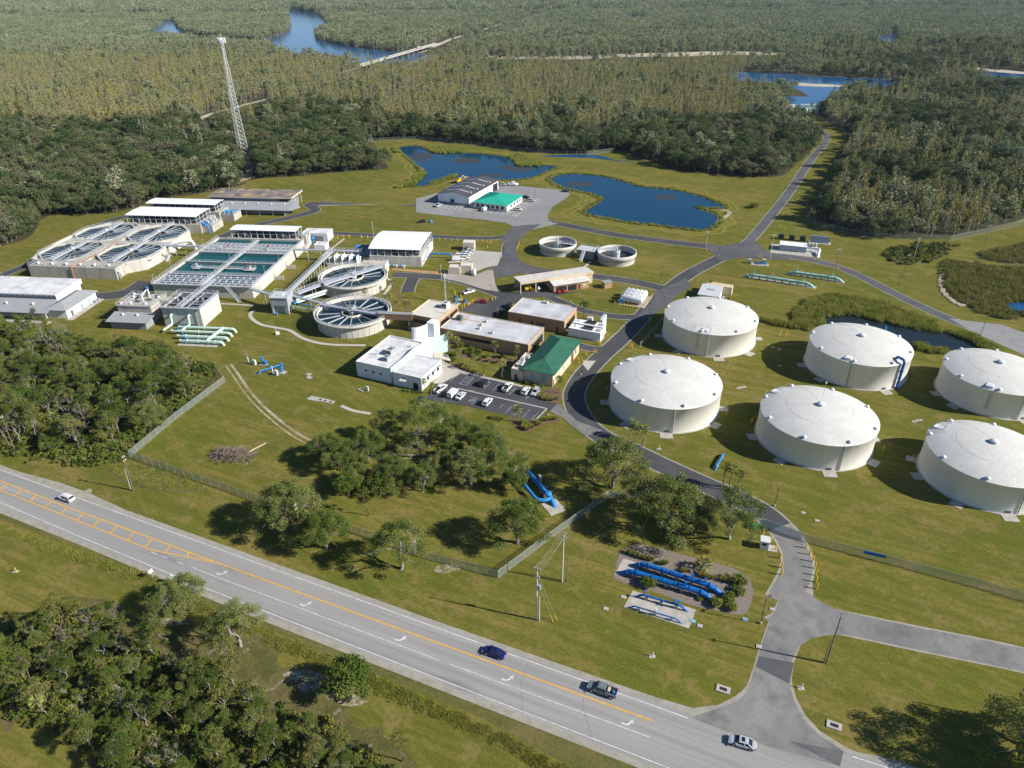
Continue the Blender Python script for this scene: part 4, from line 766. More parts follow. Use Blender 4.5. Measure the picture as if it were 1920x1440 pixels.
b = MB(); b.tube(bend([(27.8, -.55, .1), (27.8, -.55, 5.6), (27.8, 2.5, 5.6), (29, 8, 5.75), (29, 34, 5.75)], .5), .2, 10); b.build('orange_pipe', m_orange, t)
b = MB(); b.tube(bend([(49.2, 1, .2), (50.5, 1, 2.6), (49.3, 1, 3.6), (48.4, 1, 3.6)], .8), .38, 10); b.build('mint_pipe', m_mint, t)
# two covered filters behind
t = site('covered_filter', 'white roof on steel frame, nearer of two at the plant rear', 'canopy', S2, -246.2, 348); truss_cover(t, 0, 39, 0, 15, 5, 9.1, m_wmetal, .5); b = MB(); b.box(-.5, 41, -.6, 16.6, 0, 4.9); b.box(41, 46, 2, 14, 0, 3.6); b.build('base', m_conc, t)
b = MB()
for y in (1.0, 4): b.tube(bend([(41.2, y, 4.4), (43.5, y, 4.2), (44.6, y-.5, 3), (44.9, y-.5, .1)], .6), .4, 10); b.tube([(40.5, y, 6), (43.5, y, 4.2)], .38, 8)
b.build('blue_pipe', m_blue2, t)
b = MB(); rail(b, [(41, -.4), (41, 16)], 4.9); rail(b, [(41, 2), (46, 2), (46, 14), (41, 14)], 3.6)
for k in range(5): b.box(41.5+(k % 2)*1.8, 42.7+(k % 2)*1.8, 5+k*1.7, 6+k*1.7, 3.6, 5+.4*(k % 3))
b.build('equipment_deck', m_steel, t)
t = site('covered_filter', 'white roof on steel frame, farther of two beside the peeling roof', 'canopy', S2, -247.6, 370.2); truss_cover(t, 0, 40, 0, 9.8, 5, 9.1, m_wmetal, .4); b = MB(); b.box(-.5, 42, -.6, 10.6, 0, 4.9); b.box(42, 50, 0, 9, 0, 3.6); b.build('base', m_conc, t)
b = MB()
for x in (44, 46.5, 49): b.tube(bend([(x, 1, .1) if x > 45 else (x, 1, 3.6), (x, 1, 5), (x, 5, 5), (x, 5, 3.6)], .8), .4, 10)
b.build('blue_pipe', m_blue2, t)
b = MB(); rail(b, [(42, 0), (50, 0), (50, 9)], 3.6); b.build('guard_rail', m_steel, t)
# building with peeling roof
t = site('filter_building', 'grey block building with peeling brown flat roof and lean-to', 'building', S2, -224, 394.5)
b = MB(); b.box(1, 42, 1, 15.6, 0, 6.4); b.build('wall', m_greyw, t)
b = MB(); b.slab([(-.3, -.6, 7.0), (51.2, -.6, 7.0), (51.2, 16.3, 7.3), (-.3, 16.3, 7.3)], .45); b.build('roof', m_patch, t)
b = MB(); b.box(-.4, 51.3, -.72, -.6, 6.4, 7.05); b.box(51.2, 51.4, -.6, 16.3, 6.5, 7.3); b.build('fascia', m_beige, t)
for y in (1, 6, 11, 15.4):
    b = MB(); b.box(50, 50.4, y-.2, y+.2, 0, 6.7); b.build('post', m_beige, t)
b = MB(); b.box(44, 49, 3, 14, 0, 4); b.box(12, 51, -9.5, 1, 0, 3.0); b.build('lean_to', m_greyw, t)
b = MB(); b.slab([(10, -13.2, 3.3), (53.5, -13.2, 3.3), (58, -6, 3.3), (53, 1, 4.6), (10, 1, 4.6)], .2); b.build('lean_to_roof', m_greyroof, t)
for k in range(5): puck(t, 'roof_vent', 16+k*8, -4, 4.0, .35, .4, m_wpipe)
b = MB()
for x in (12, 20, 28, 36, 44, 51): b.box(x-.2, x+.2, -12.6, -12.2, 0, 3.1)
b.build('veranda_post', m_beige, t)
b = MB(); b.bar((22, 1, 7), (22, 1, 13), .07); b.build('antenna', m_steel, t)
# long building on the left edge
t = site('filter_hall', 'long grey hall with bright white roof at the left edge', 'building', S2, -268, 246.9)
b = MB(); b.box(0, 51.6, .8, 16.2, 0, 6.5); b.build('wall', m_wwall, t)
b = MB(); b.slab([(-.5, -.1, 7.0), (52.4, -.1, 7.0), (52.4, 17, 7.3), (-.5, 17, 7.3)], .35); b.build('roof', m_white, t)
b = MB()
for k in range(22): b.box(1+k*2.35, 1.5+k*2.35, 0, .8, 6.2, 6.64)
b.box(52.05, 52.3, .2, 16.8, 5.3, 6.66); b.build('eave_bracket', m_wwall, t)
b = MB(); b.box(0, 51.6, .7, .8, 0, 6.3); b.box(0, 52, -8.2, .7, 0, 3.1); b.build('lean_to', m_greyw, t)
b = MB(); b.slab([(-.5, -10.2, 3.4), (54.6, -10.2, 3.4), (54.6, -9.4, 3.5), (52.2, .7, 4.9), (-.5, .7, 4.9)], .18); b.build('lean_to_roof', m_greyroof, t)
b = MB(); b.box(52.4, 60.6, -7, 12.2, 0, 3.9); b.build('wing', m_wwall, t)
hip(t, 52.4, 60.6, -7, 12.2, 3.85, 5.6, .9, m_greyroof, 'y', 5.0)
for y, m in ((-4.6, m_steeld), (1.8, m_greyw), (6.5, m_lb)): opening(t, 'E', y, .1, 1.3, 2.3, 60.6, 12.2, m, 'door')
b = MB(); b.box(60.6, 60.75, -1.4, -1.2, 0, 3.8); b.box(60.6, 60.75, 9.2, 9.4, 0, 3.8); b.build('downpipe', m_greyw, t)
for y in (8.6, 10.4): b = MB(); b.box(61.4, 62.4, y, y+1.1, 0, 1.1); b.cyl(61.9, y+.55, 1.1, 1.15, .4, 10); b.build('condenser', m_greyroof, t)
b = MB(); b.box(60.6, 63.4, -8.6, 13, 0, .12); b.box(-5, 56, -12.5, -10.4, 0, .12); b.build('apron', m_slab, t)
for x in (20, 33, 44.6): puck(t, 'roof_vent', x, -4, 4.2, .4, .5, m_wpipe)
b = MB(); b.bar((33, .4, 7), (31.4, .4, 17), .06); b.build('antenna', m_steel, t)
# contactor block and filter block
t = site('contactor', 'stained concrete block with white vent caps and low grey roof', 'tank', S2, -184.2, 239.4)
b = MB(); b.box(0, 14, 0, 12, 0, 6.8); b.box(14, 19.5, 6.5, 11, 3, 6.6); b.build('wall', m_conc, t)
b = MB(); b.box(-.3, 14.3, -.3, 12.3, 6.8, 7.0); b.build('deck', m_slab, t)
b = MB(); rail(b, [(-.2, -.2), (14.2, -.2), (14.2, 12.2), (-.2, 12.2), (-.2, -.2)], 7.0); rail(b, [(14.3, 6.6), (19.4, 6.6)], 6.6); rail(b, [(4, 0), (4, 12)], 7); b.build('guard_rail', m_steel, t)
for x, y in ((1, 1.4), (5, 1.6), (11, 2), (2.4, 8), (12.6, 8.6), (1, 10.6)): puck(t, 'vent_cap', x, y, 7.0, .4, .5, m_wpipe)
b = MB(); b.tube(bend([(8.2, 5, 7), (8.2, 5, 9.3), (8.2, 9, 10.4), (8.2, 9, 11)], .5), .22, 8); b.tube([(8.6, 9, 7), (8.6, 9, 10.6)], .3, 8); b.build('pipe_riser', m_wpipe, t)
b = MB(); b.cyl(8.6, 9, 10.6, 11.4, .55, 10); b.build('blower', m_blue2, t)
b = MB()
for x, y, q in ((6.5, 4, .9), (10, 6, 1.1), (4.6, 7.5, .7), (11.5, 10, .8), (7, 10.6, 1)): b.box(x-q, x+q, y-.5, y+.5, 7.0, 7.5)
b.build('hatch', m_steeld, t)
b = MB(); b.box(0, 14.5, -6.4, -.02, 0, 3.1); b.build('annex', m_greyw, t); b = MB(); b.slab([(-1.4, -7.4, 3.3), (16, -7.4, 3.3), (16, -.3, 4.5), (-1.4, -.3, 4.5)], .18); b.build('annex_roof', m_greyroof, t)
for x in (3.4, 9.4): puck(t, 'vent_cap', x, -2.6, 4.1, .38, .4, m_wpipe)
t = site('filter_block', 'open filter block of pale concrete above the mint pipes', 'tank', S2, -164.4, 237.4)
b = MB(); b.box(0, 15.8, 0, 15.4, 0, 7.0); b.box(0, 15.8, 0, .4, 7, 7.9); b.box(0, .4, .4, 15.4, 7, 7.9); b.box(15.4, 15.8, .4, 15.4, 7, 7.9); b.box(.4, 15.4, 15, 15.4, 7, 7.9); b.build('wall', m_concl, t)
b = MB(); b.box(.4, 15.4, .4, 15, 7, 7.06); b.build('filter_bed', m_dark, t)
b = MB(); bars_set(b, .4, 15.4, .4, 15, 7.9, 3, 4, .5); b.box(7, 8.6, -.3, 29, 7.95, 8.15); b.box(-.6, 16.4, -.8, .3, 7.9, 8.05); b.box(15, 16.4, .3, 15.4, 7.9, 8.05); b.build('walkway', m_grate, t)
b = MB(); rail(b, [(-.6, -.7), (16.3, -.7), (16.3, 15.4), (-.4, 15.4), (-.6, -.7)], 8.05); rail(b, [(7, 0), (7, 28)], 8.15); rail(b, [(8.6, 0), (8.6, 28)], 8.15); rail(b, [(.2, 4), (15.2, 4)], 7.9); rail(b, [(.2, 11.3), (15.2, 11.3)], 7.9)
for x, y in ((.5, 12), (15.4, 13), (9, 9)): b.bar((x, y, 8), (x, y, 10.5), .08)
for x in (3, 5.5, 11, 13.5): b.bar((x, 7.5, 7), (x, 7.5, 8.8), .2); b.box(x-.3, x+.3, 7.2, 7.8, 8.6, 8.9)
b.build('guard_rail', m_steel, t)
for x in (3.8, 11): b = MB(); b.tube(bend([(x, -.02, 5), (x, -1.1, 5), (x, -1.4, 1.4), (x-.8, -4.6, 1.2), (x-.8, -6.8, 1.2)], .8), .45, 12); b.build('drop_pipe', m_mint, t)
b = MB(); b.box(13.6, 13.9, -.25, 0, 0, 7); b.box(8, 13.6, -.2, 0, 1.2, 1.35); b.build('conduit', m_greyw, t)
# mint pipe rack south of it
def pipe_run(name, label, path, r, m, ang=0, org=(0, 0), flanges=(), supports=(), extra=None, rad=None, group=None, cat='pipe'):
    t = thing(name, label, cat, (org[0], org[1], 0), R(ang), group)
    b = MB(); b.tube(bend(path, rad or r*1.7, 6), r, 16); b.build('pipe', m, t)
    P = [Vector(p) for p in path]
    if flanges:
        b = MB()
        for (i, u) in flanges:
            a, c = P[i], P[i+1]; q = a.lerp(c, u); dd_ = (c-a).normalized(); b.tube([q-dd_*.09, q+dd_*.09], r*1.22, 16)
        b.build('flange', m, t)
    for (x, y, z) in supports:
        b = MB(); b.box(x-.3, x+.3, y-.3, y+.3, 0, z); b.build('support', m_slab, t)
    if extra: extra(t)
    return t
for k, (s0, s1, tt) in enumerate(((-157, -139.4, 234.2), (-158, -139.4, 230.6), (-153.5, -139.4, 226.7), (-150.5, -138.6, 223.0))):
    lab = ('mint green pipe running along the filter block wall', 'mint green pipe, second row out from the filter block', 'mint green pipe, third row out, with blue valve', 'mint green pipe nearest the trees, outermost of four')[k]
    e = (4.9, 4.9, 5.4, 4.6)[k]
    o = pipe_run('mint_pipe', lab, [(0, 0, 1.3), (s1-s0, 0, 1.3), (s1-s0+e, 0, 1.3), (s1-s0+e+.6, 0, -.3)], .55, m_mint, S2, fr(S2, s0, tt), [(0, .25), (0, .6), (0, .97), (1, .4)], [(3, 0, .8), (9, 0, .8), (14 if s1-s0 > 15 else 12, 0, .8)], None, 1.2, 'mint green header pipes')
    b = MB(); b.cyl(2.5, 0, 1.7, 2.5, .3, 10); b.lathe([(.5, 0), (.5, .08)], 12, (2.5, 0, 2.5)); b.build('valve', m_blue, o)
o = pipe_run('header_pipe', 'mint green cross header joining the four mint pipes', [(0, 0, 1.3), (0, .6, 1.75), (1.1, 10.6, 1.75), (1.1, 11.4, 1.3)], .58, m_mint, S2, fr(S2, -139.7, 223), [(1, .1), (1, .5), (1, .9)])
b = MB(); b.box(-151, -135.5, 221.2, 229, 0, .1); o = b.build('pipe_pad', m_slab); o.rotation_euler = (0, 0, R(S2)); tag(o, 'concrete pad under the mint green pipes', 'slab')

# round clarifiers -------------------------------------------------
def clarifier(label, x, y, r, a, both):
    t = thing('round_clarifier', label, 'clarifier', (x, y, 0), 0, 'round clarifiers'); H = 5.3
    b = MB(); b.lathe([(r-1.2, 0), (r-1.2, H-.5)], 96, close=False); b.lathe([(r-1.15, H-1.5), (r-.1, H-.9), (r, H-.4), (r, H), (r-.45, H), (r-.45, H-.45), (r-1.1, H-.45), (r-1.1, H), (r-1.5, H), (r-1.5, 3)], 96, close=False)
    for k in range(40): an = 2*math.pi*k/40; b.box(r-1.22, r-1.12, -.07, .07, 0, H-1.4, rz=an)
    b.build('wall', m_concl, t)
    b = MB(); b.lathe([(r-1.5, 4.2), (.01, 4.2)], 64, close=False); b.build('water', m_clar, t)
    b = MB()
    for k in range(16):
        an = 2*math.pi*k/16+.1; w_ = .075 if not both else .04; b.box(4.4, r-1.55, -w_, w_, 4.15, 4.6, rz=an)
    b.build('launder', m_grate, t)
    b = MB(); b.lathe([(4.4, 4.1), (4.4, 4.95), (4.05, 4.95), (4.05, 4.1)], 40, close=False); b.build('feed_well', m_beige, t)
    b = MB(); b.cyl(0, 0, 4.2, 5.6, 1.5, 18); b.cyl(0, 0, 5.6, 6.7, .7, 12); b.box(-1.6, 1.6, -1.6, 1.6, 5.95, 6.1); b.box(.2, 1.2, .2, 1, 6.1, 7.1); b.bar((-1, 1, 6), (-1, 1, 9), .08); b.build('drive', m_steel, t)
    c, s = math.cos(a), math.sin(a); q = lambda u, o: (u*c-o*s, u*s+o*c); b = MB(); u0 = -r; u1 = r if both else r
    w = 1.3 if both else .75
    b.box(u0, u1, -w, w, 5.75, 5.95, rz=a); rail(b, [q(u0, -w), q(u1, -w)], 5.95); rail(b, [q(u0, w), q(u1, w)], 5.95)
    for sg in (-w, w): b.box(u0, u1, sg-.08, sg+.08, 5.3, 5.75, rz=a)
    rail(b, [(2*math.cos(k*math.pi/6), 2*math.sin(k*math.pi/6)) for k in range(13)], 6.0)
    b.build('bridge', m_grate, t)
    b = MB(); rail(b, [((r-.15)*math.cos(k*math.pi/20), (r-.15)*math.sin(k*math.pi/20)) for k in range(41)], H, 1.05, 2.4); b.build('guard_rail', m_steel, t)
    return t
clarifier('round concrete clarifier with radial launders, nearer to the office', -62.2, 255.3, 15.1, R(-22), False)
clarifier('round concrete clarifier with radial launders, near the curved white roof', -69.2, 292.9, 15.1, R(44), True)
# splitter tower and elevated walks
t = site('splitter_tower', 'grey concrete splitter tower on legs joined to elevated walks', 'tower', S2, -126.6, 252)
b = MB(); b.box(0, 7.2, 0, 6.5, 3.6, 7.0); b.box(.5, 6.5, 1, 6.3, 0, 3.6); b.box(.1, .8, 0, .7, 0, 3.6); b.box(6.5, 7.1, 0, .7, 0, 3.6); b.build('wall', mat('grey_concrete', (.40, .41, .42), .85, col2=(.31, .32, .33), scale=.5, streak=True), t)
b = MB(); b.box(-.3, 7.6, -.3, 6.8, 7.0, 7.15); rail(b, [(-.2, -.2), (7.5, -.2), (7.5, 6.7), (-.2, 6.7), (-.2, -.2)], 7.15); b.box(2, 4.5, 2, 4.5, 7.15, 7.5); b.build('deck', m_steel, t)
b = MB(); b.cyl(2.2, -1, 0, 1.3, .4, 10); b.build('barrel', m_blue2, t)
def catwalk(label, p, q, z, w=1.2, sup=6, leg=True):
    p = Vector((*p[:2], z)); q = Vector((*q[:2], z)); L = (q-p).length; a = math.atan2(q.y-p.y, q.x-p.x)
    t = thing('catwalk', label, 'walkway', (p.x, p.y, 0), a, 'elevated steel walkways')
    b = MB(); b.box(0, L, -w/2, w/2, z-.1, z+.05)
    for sg in (-w/2, w/2): b.box(0, L, sg-.06, sg+.06, z-.45, z-.1)
    b.build('deck', m_grate, t)
    b = MB(); rail(b, [(0, -w/2), (L, -w/2)], z+.05); rail(b, [(0, w/2), (L, w/2)], z+.05); b.build('guard_rail', m_steel, t)
    if leg:
        n = max(1, int(L/sup)); b = MB()
        for k in range(1, n):
            x = L*k/n
            for sg in (-w/2, w/2): b.bar((x, sg, 0), (x, sg, z-.4), .2)
            b.bar((x, -w/2, z-.6), (x, w/2, z-.6), .16)
        if n > 1: b.build('leg', m_steel, t)
    return t
F2 = lambda s, t_: fr(S2, s, t_)
catwalk('long diagonal elevated walkway with sloping pipes under it', F2(-123.5, 258.6), F2(-121.8, 313), 5.2, 1.6)
catwalk('elevated walkway from the splitter tower to the long basin', F2(-140.6, 264.6), F2(-126.6, 258), 5.4, 1.3)
catwalk('elevated walkway from the splitter tower to the nearer round clarifier', F2(-119.4, 258.4), F2(-103.6, 251.6), 5.6, 1.3)
catwalk('wide trough walkway from the splitter tower to the farther round clarifier', F2(-119.4, 262), F2(-110.4, 276.4), 5.2, 2.4)
catwalk('elevated walkway behind the round clarifier toward the curved roof', F2(-140.4, 313.6), F2(-107, 313.8), 5.4, 1.4)
catwalk('elevated walkway bridging the octagonal clarifiers and the long basin', F2(-212, 313.5), F2(-185.4, 313.5), 5.45, 1.4, 14)
for k, (z, m, lab) in enumerate(((3.6, m_wpipe, 'white overhead pipe from the splitter tower to the farther clarifier'), (2.2, m_mint, 'mint overhead pipe from the splitter tower to the farther clarifier'))):
    a, c = F2(-119.6, 257+k), F2(-109, 270+k); o = pipe_run('overhead_pipe', lab, [(a.x, a.y, z), (c.x, c.y, z)], .5, m, flanges=[(0, .3), (0, .7)])
for k, (z, m, lab) in enumerate(((4.0, m_blue2, 'blue overhead pipe under the walkway to the nearer clarifier'), (2.2, m_mint, 'mint overhead pipe under the walkway to the nearer clarifier'))):
    a, c = F2(-119.4, 255.6), F2(-105, 250); o = pipe_run('overhead_pipe', lab, [(a.x, a.y, z), (c.x, c.y, z)], .3, m, flanges=[(0, .5)])
# brown enclosed bridge from the nearer clarifier to the link building
t = site('footbridge', 'brown enclosed footbridge between the round clarifier and the tan block', 'bridge', S2, -79, 241.4)
b = MB(); b.box(0, 13.4, 0, 2.2, 4.5, 6.9); b.build('wall', mat('brown_panel', (.27, .17, .11), .8, var=.1), t); b = MB(); b.box(-.1, 13.4, -.06, 2.26, 6.9, 6.98); b.build('roof', m_greyw, t); b = MB(); b.box(11.6, 12.2, .2, 2.2, 0, 5); b.build('leg', m_greyw, t)
# curved roof filter
t = site('vaulted_filter', 'large white vaulted roof on open steel frame over concrete filters', 'canopy', S2, -102, 309.3)
b = MB(); b.box(-.2, 24.6, 0, 26.4, 0, 4.9); b.build('base', m_concl, t)
truss_cover(t, .3, 24, .5, 25.6, 4.95, 8.4, m_wmetal, 1.6, True)
b = MB()
for x in (1.2, 4.5, 9, 13, 16.5): b.cyl(x, -1.8, 0, 2.6 if x in (1.2, 9) else 1.5, .35, 10)
b.tube([(.6, -1.8, 1.2), (17.6, -1.8, 1.2)], .22, 8); b.build('feed_pipe', m_wpipe, t)
b = MB()
for x in (3, 7.4, 11, 15): b.box(x-.4, x+.4, -2.3, -1.5, .7, 1.6)
b.build('valve', m_blue2, t)
b = MB(); b.slab([(24.7, 3, 2), (26, 3, 2), (26, 14, 5), (24.7, 14, 5)], .2); rail(b, [(26, 3, 2), (26, 14, 5)], 0); rail(b, [(24.8, 14), (24.8, 26)], 4.9); b.build('stair', m_steel, t)
b = MB(); b.tube(bend([(24.4, 22, 5), (25.2, 22, 5.4), (25.2, 22, 8)], .4), .25, 8); b.build('blue_riser', m_blue2, t)
t = site('pump_deck', 'low pump deck with white and blue pipework west of the vaulted roof', 'pump house', S2, -122, 298)
b = MB(); b.box(18.4, 30.2, 0, 6.5, 0, 4.4); b.box(0, 18.4, 8, 15.4, 0, 1.2); b.build('base', m_beige, t)
b = MB(); b.box(27.8, 30.4, -.4, 6.9, 4.4, 4.55); rail(b, [(18.4, 0), (30.2, 0), (30.2, 6.5), (18.4, 6.5)], 4.4); rail(b, [(0, 8), (18, 8), (18, 15)], 1.2); b.build('guard_rail', m_steel, t)
b = MB(); b.tube([(.4, 10, 3), (2.6, 14.6, 3)], .8, 12); b.tube([(3, 14.6, 3.2), (14, 15, 3.2)], .7, 12); b.build('white_pipe', m_wpipe, t)
for k in range(4):
    b = MB(); b.cyl(4+k*3.6, 10.6+(k % 2)*2, 1.2, 3.6, .5, 10); b.lathe([(.8, 2.4), (.8, 2.8), (.02, 3)], 12, (4+k*3.6, 10.6+(k % 2)*2, 1.2)); b.box(3.4+k*3.6, 3.6+k*3.6, 8.6, 14, 1.2, 5); b.build('pump', m_wpipe, t)
b = MB()
for k in range(3): b.tube([(7+k*3, 12, 2.2), (9+k*3, 13.5, 3.6)], .4, 8)
b.build('blue_pipe', m_blue2, t)
t = site('blue_pump_skid', 'blue pumps and pipes in the shadow behind the vaulted roof', 'pump', S2, -114.5, 318.5)
b = MB(); b.box(0, 10, 0, 9, 0, 1.8); b.build('base', m_greyw, t); b = MB(); b.tube(bend([(1, 4, 1.8), (1, 4, 4), (3.6, 6, 4.6)], .8), .5, 10); b.build('pipe', m_blue2, t); b = MB(); b.tube(bend([(5, 5, 1.8), (5, 5, 3.6), (7, 7, 4.2)], .8), .5, 10); b.build('pipe', m_blue2, t); b = MB(); rail(b, [(0, 0), (10, 0), (10, 9), (0, 9), (0, 0)], 1.8); b.build('guard_rail', m_steel, t)
# small white annexes right of the long basin
t = site('white_annex', 'small white flat building behind the long basin', 'building', S2, -146.8, 340.5); flatroof(t, 0, 13.4, 0, 8.2, 4.4, m_wwall, m_white, .25, .25); opening(t, 'S', 1, .4, 10, 2.6, 13.4, 8.2, m_greyw, 'bay')
b = MB()
for x in (3, 6.4): b.cyl(x, -3, 0, 2.6, .5, 10); b.lathe([(1.1, 2.6), (1.1, 3.2), (.02, 3.6)], 14, (x, -3, 0))
b.build('blue_pump', m_blue2, t)
t = site('white_annex', 'smallest white flat shed beside the long basin corner', 'building', S2, -135.6, 326.2); flatroof(t, 0, 5.6, 0, 5.6, 3.2, m_wwall, m_white, .2, .2)
t = site('concrete_tower', 'pale concrete stair tower with pipes at the basin canopy corner', 'tower', S2, -143.6, 331); b = MB(); b.box(0, 2.6, 0, 6, 0, 6.2); b.box(0, 4.5, -7, -2, 0, 2.6); b.build('wall', m_concl, t); b = MB(); rail(b, [(0, 0), (2.6, 0), (2.6, 6), (0, 6), (0, 0)], 6.2); rail(b, [(0, -7), (4.5, -7), (4.5, -2)], 2.6); b.tube(bend([(3.4, 1, 0), (3.4, 1, 5), (3.4, 4, 7), (2, 4, 7)], .6), .3, 8); b.build('pipework', m_steel, t)
# white pipe at the octagonal clarifiers
pipe_run('white_pipe', 'white bent pipe leaving the octagonal clarifiers', [(0, 0, 4.2), (9.6, 3.4, 5.4), (12, 4, 5.4), (13.2, 4.2, 1)], .75, m_wpipe, S2, fr(S2, -208, 317), rad=1.6)
t = site('access_stair', 'steel stair tower between the octagonal clarifiers and the long basin', 'stair', S2, -202.5, 305.5)
b = MB(); b.slab([(0, 0, .1), (1.2, 0, .1), (1.2, 5, 2.7), (0, 5, 2.7)], .18); b.slab([(1.4, 5, 2.7), (2.6, 5, 2.7), (2.6, 0, 5.4), (1.4, 0, 5.4)], .18); b.box(0, 2.6, 5, 6.4, 2.6, 2.75)
for p in ((0, 0), (2.6, 0), (0, 6.4), (2.6, 6.4)): b.bar((*p, 0), (*p, 5.4), .14)
rail(b, [(0, 0, .1), (0, 5, 2.7)], 0); rail(b, [(2.6, 5, 2.7), (2.6, 0, 5.4)], 0); b.build('stair', m_steel, t)
# containers of the yard
for lab, s, t_, w, dd, h in (('grey equipment shed with sunk front, left of the beige shed', -62.9, 301.5, 5, 4.2, 3.4), ('beige equipment shed on the concrete yard', -57.9, 302.9, 5.2, 4.4, 3.9), ('beige equipment shed behind the row of parked pickups', -61.9, 333.5, 5.6, 4.6, 4.2)):
    t = site('equipment_shed', lab, 'shed', S2, s, t_, 'small equipment sheds'); flatroof(t, 0, w, 0, dd, h, m_beige if 'beige' in lab else m_greyw, m_cream, .12, .15, m_beige); opening(t, 'E', 1, .1, 1.1, 2.1, w, dd, m_beige, 'door')
b = MB(); b.lathe([(.9, 0), (.95, .1), (.95, 2.3), (.8, 2.6), (.02, 2.75)], 16); b.cyl(0, 0, 2.7, 2.9, .3, 8); o = b.build('water_tank', m_wpipe); o.location = at(889, 515); tag(o, 'white upright tank at the concrete yard corner', 'tank')
# small building behind the farthest storage tank
t = site('booster_building', 'small pale metal building behind the farthest storage tank', 'building', S1, -40.2, 281.4)
b = MB(); b.box(0, 8.2, 0, 11, 0, 3.3); b.build('wall', m_wwall, t); b = MB(); b.slab([(-.3, -.3, 3.4), (8.5, -.3, 3.4), (8.5, 11.3, 3.8), (-.3, 11.3, 3.8)], .18); b.build('roof', m_steel, t); b = MB(); b.box(2.6, 5.6, 5.5, 7, 3.62, 3.75); b.build('roof_panel', m_greyroof, t)
b = MB(); b.box(1, 12, 11.4, 15, 0, 3.6); b.build('rear_block', m_tanl, t)
for k in range(7):
    b = MB(); b.box(9+(k % 3)*1.1, 9.8+(k % 3)*1.1, 2+k*.9, 2.6+k*.9, 0, .8+.3*(k % 2)); b.build('pump', [m_steel, m_blue, m_red][k % 3], t)
# pump station on the right
t = site('pump_station', 'low white pump station with side pipes by the road junction', 'pump house', -20, 9.6, 359.8)
b = MB(); b.box(0, 12.4, 0, 6.4, 0, 2.8); b.build('wall', mat('blue_grey_metal', (.36, .42, .47), .6, var=.08), t); b = MB(); b.box(-.15, 12.55, -.15, 6.2, 2.8, 3.0); b.build('roof', m_wwall, t)
b = MB(); b.tube(bend([(12.4, 3, 1.9), (17.2, 3, 1.9), (18.6, 2, 1.8), (17.8, -3.6, .9), (17.6, -4.6, -.3)], 1, 6), .6, 12)
for x in (13.4, 15, 16.6): b.cyl(x, 3.2, 1.8, 3.8, .3, 10); b.cyl(x, 3.2, 3.8, 4.3, .5, 10)
b.build('pipe', m_wpipe, t)
b = MB(); b.box(-4, 19, -5, 9, 0, .08); b.build('pad', m_slab, t)
for k in range(3):
    b = MB(); b.box(0, 2.6, 0, 2.2, .1, 2.2); b.box(.2, 2.4, .2, 2, 2.2, 2.6); o = b.build('transformer', mat('dark_green_paint', (.03, .05, .045), .6)); o.location = fr(-20, 8.6+k*5.2, 377); o.rotation_euler = (0, 0, R(-20)); tag(o, ('dark green transformer box, left of three behind the pump station', 'dark green transformer box in the middle of three', 'dark green transformer box, right of three beside the blue screen wall')[k], 'transformer', 'transformer boxes')
t = site('screen_wall', 'blue grey screen wall behind the pump station', 'wall', -20, 23.8, 377.5); b = MB(); b.box(0, 9, 0, .5, 0, 3.6); b.build('panel', MATS['blue_grey_metal'], t); b = MB(); b.box(-.4, 10, -1.6, 2.4, 0, .12); b.build('base', m_slab, t)
# river intake
t = thing('river_intake', 'mint green water intake pumps on a deck at the river', 'intake', at(1494, 214), R(2))
b = MB(); b.box(-22, 22, 4, 14, 1.2, 1.8)
for x in range(-20, 21, 8): b.box(x-.4, x+.4, 5, 6, 0, 1.2); b.box(x-.4, x+.4, 12, 13, 0, 1.2)
b.build('deck', m_slab, t)
b = MB()
for x in (-17, -9, -3, 8, 12, 18): b.tube(bend([(x, -1, .2), (x, -1, 4.6), (x, 8, 4.6), (x, 8, 2)], 1), 1.2, 10); b.box(x-2, x+2, -1.4, -.6, 5, 5.6)
b.build('pipe', m_mint, t)
b = MB()
for x, w in ((-16, 6), (-8, 2), (7, 2), (12, 6), (19, 2)):
    for sx in (-w/2, w/2): b.bar((x+sx, 9, 1.8), (x+sx, 9, 7.4), .5)
    b.box(x-w/2, x+w/2, 8.5, 9.5, 6.9, 7.5)
b.box(-5, 2, 8, 11, 2, 7); rail(b, [(-22, 4), (22, 4)], 1.8, 1.2, 3, .15); b.build('hoist', m_wpipe, t)
# highway bridge over the river
a, c = at(690, 129), at(792, 98); L = (c-a).length
t = thing('road_bridge', 'long low road bridge crossing the river', 'bridge', a, math.atan2(c.y-a.y, c.x-a.x))
b = MB(); b.box(-30, L+90, -5, 5, 6.5, 7.2); b.box(-30, L+90, -5.2, -4.8, 7.2, 7.9); b.box(-30, L+90, 4.8, 5.2, 7.2, 7.9); b.build('deck', m_walk, t)
for k in range(10):
    x = L*(k+.5)/10; b = MB(); b.box(x-.8, x+.8, -5, 5, 5.4, 6.5)
    for y in (-4.5, 0, 4.5): b.cyl(x, y, -.2, 5.4, .9, 8)
    b.build('pier', mat('rusty_pier', (.25, .17, .13), .9), t)
BRIDGE = (a, math.atan2(c.y-a.y, c.x-a.x), L)
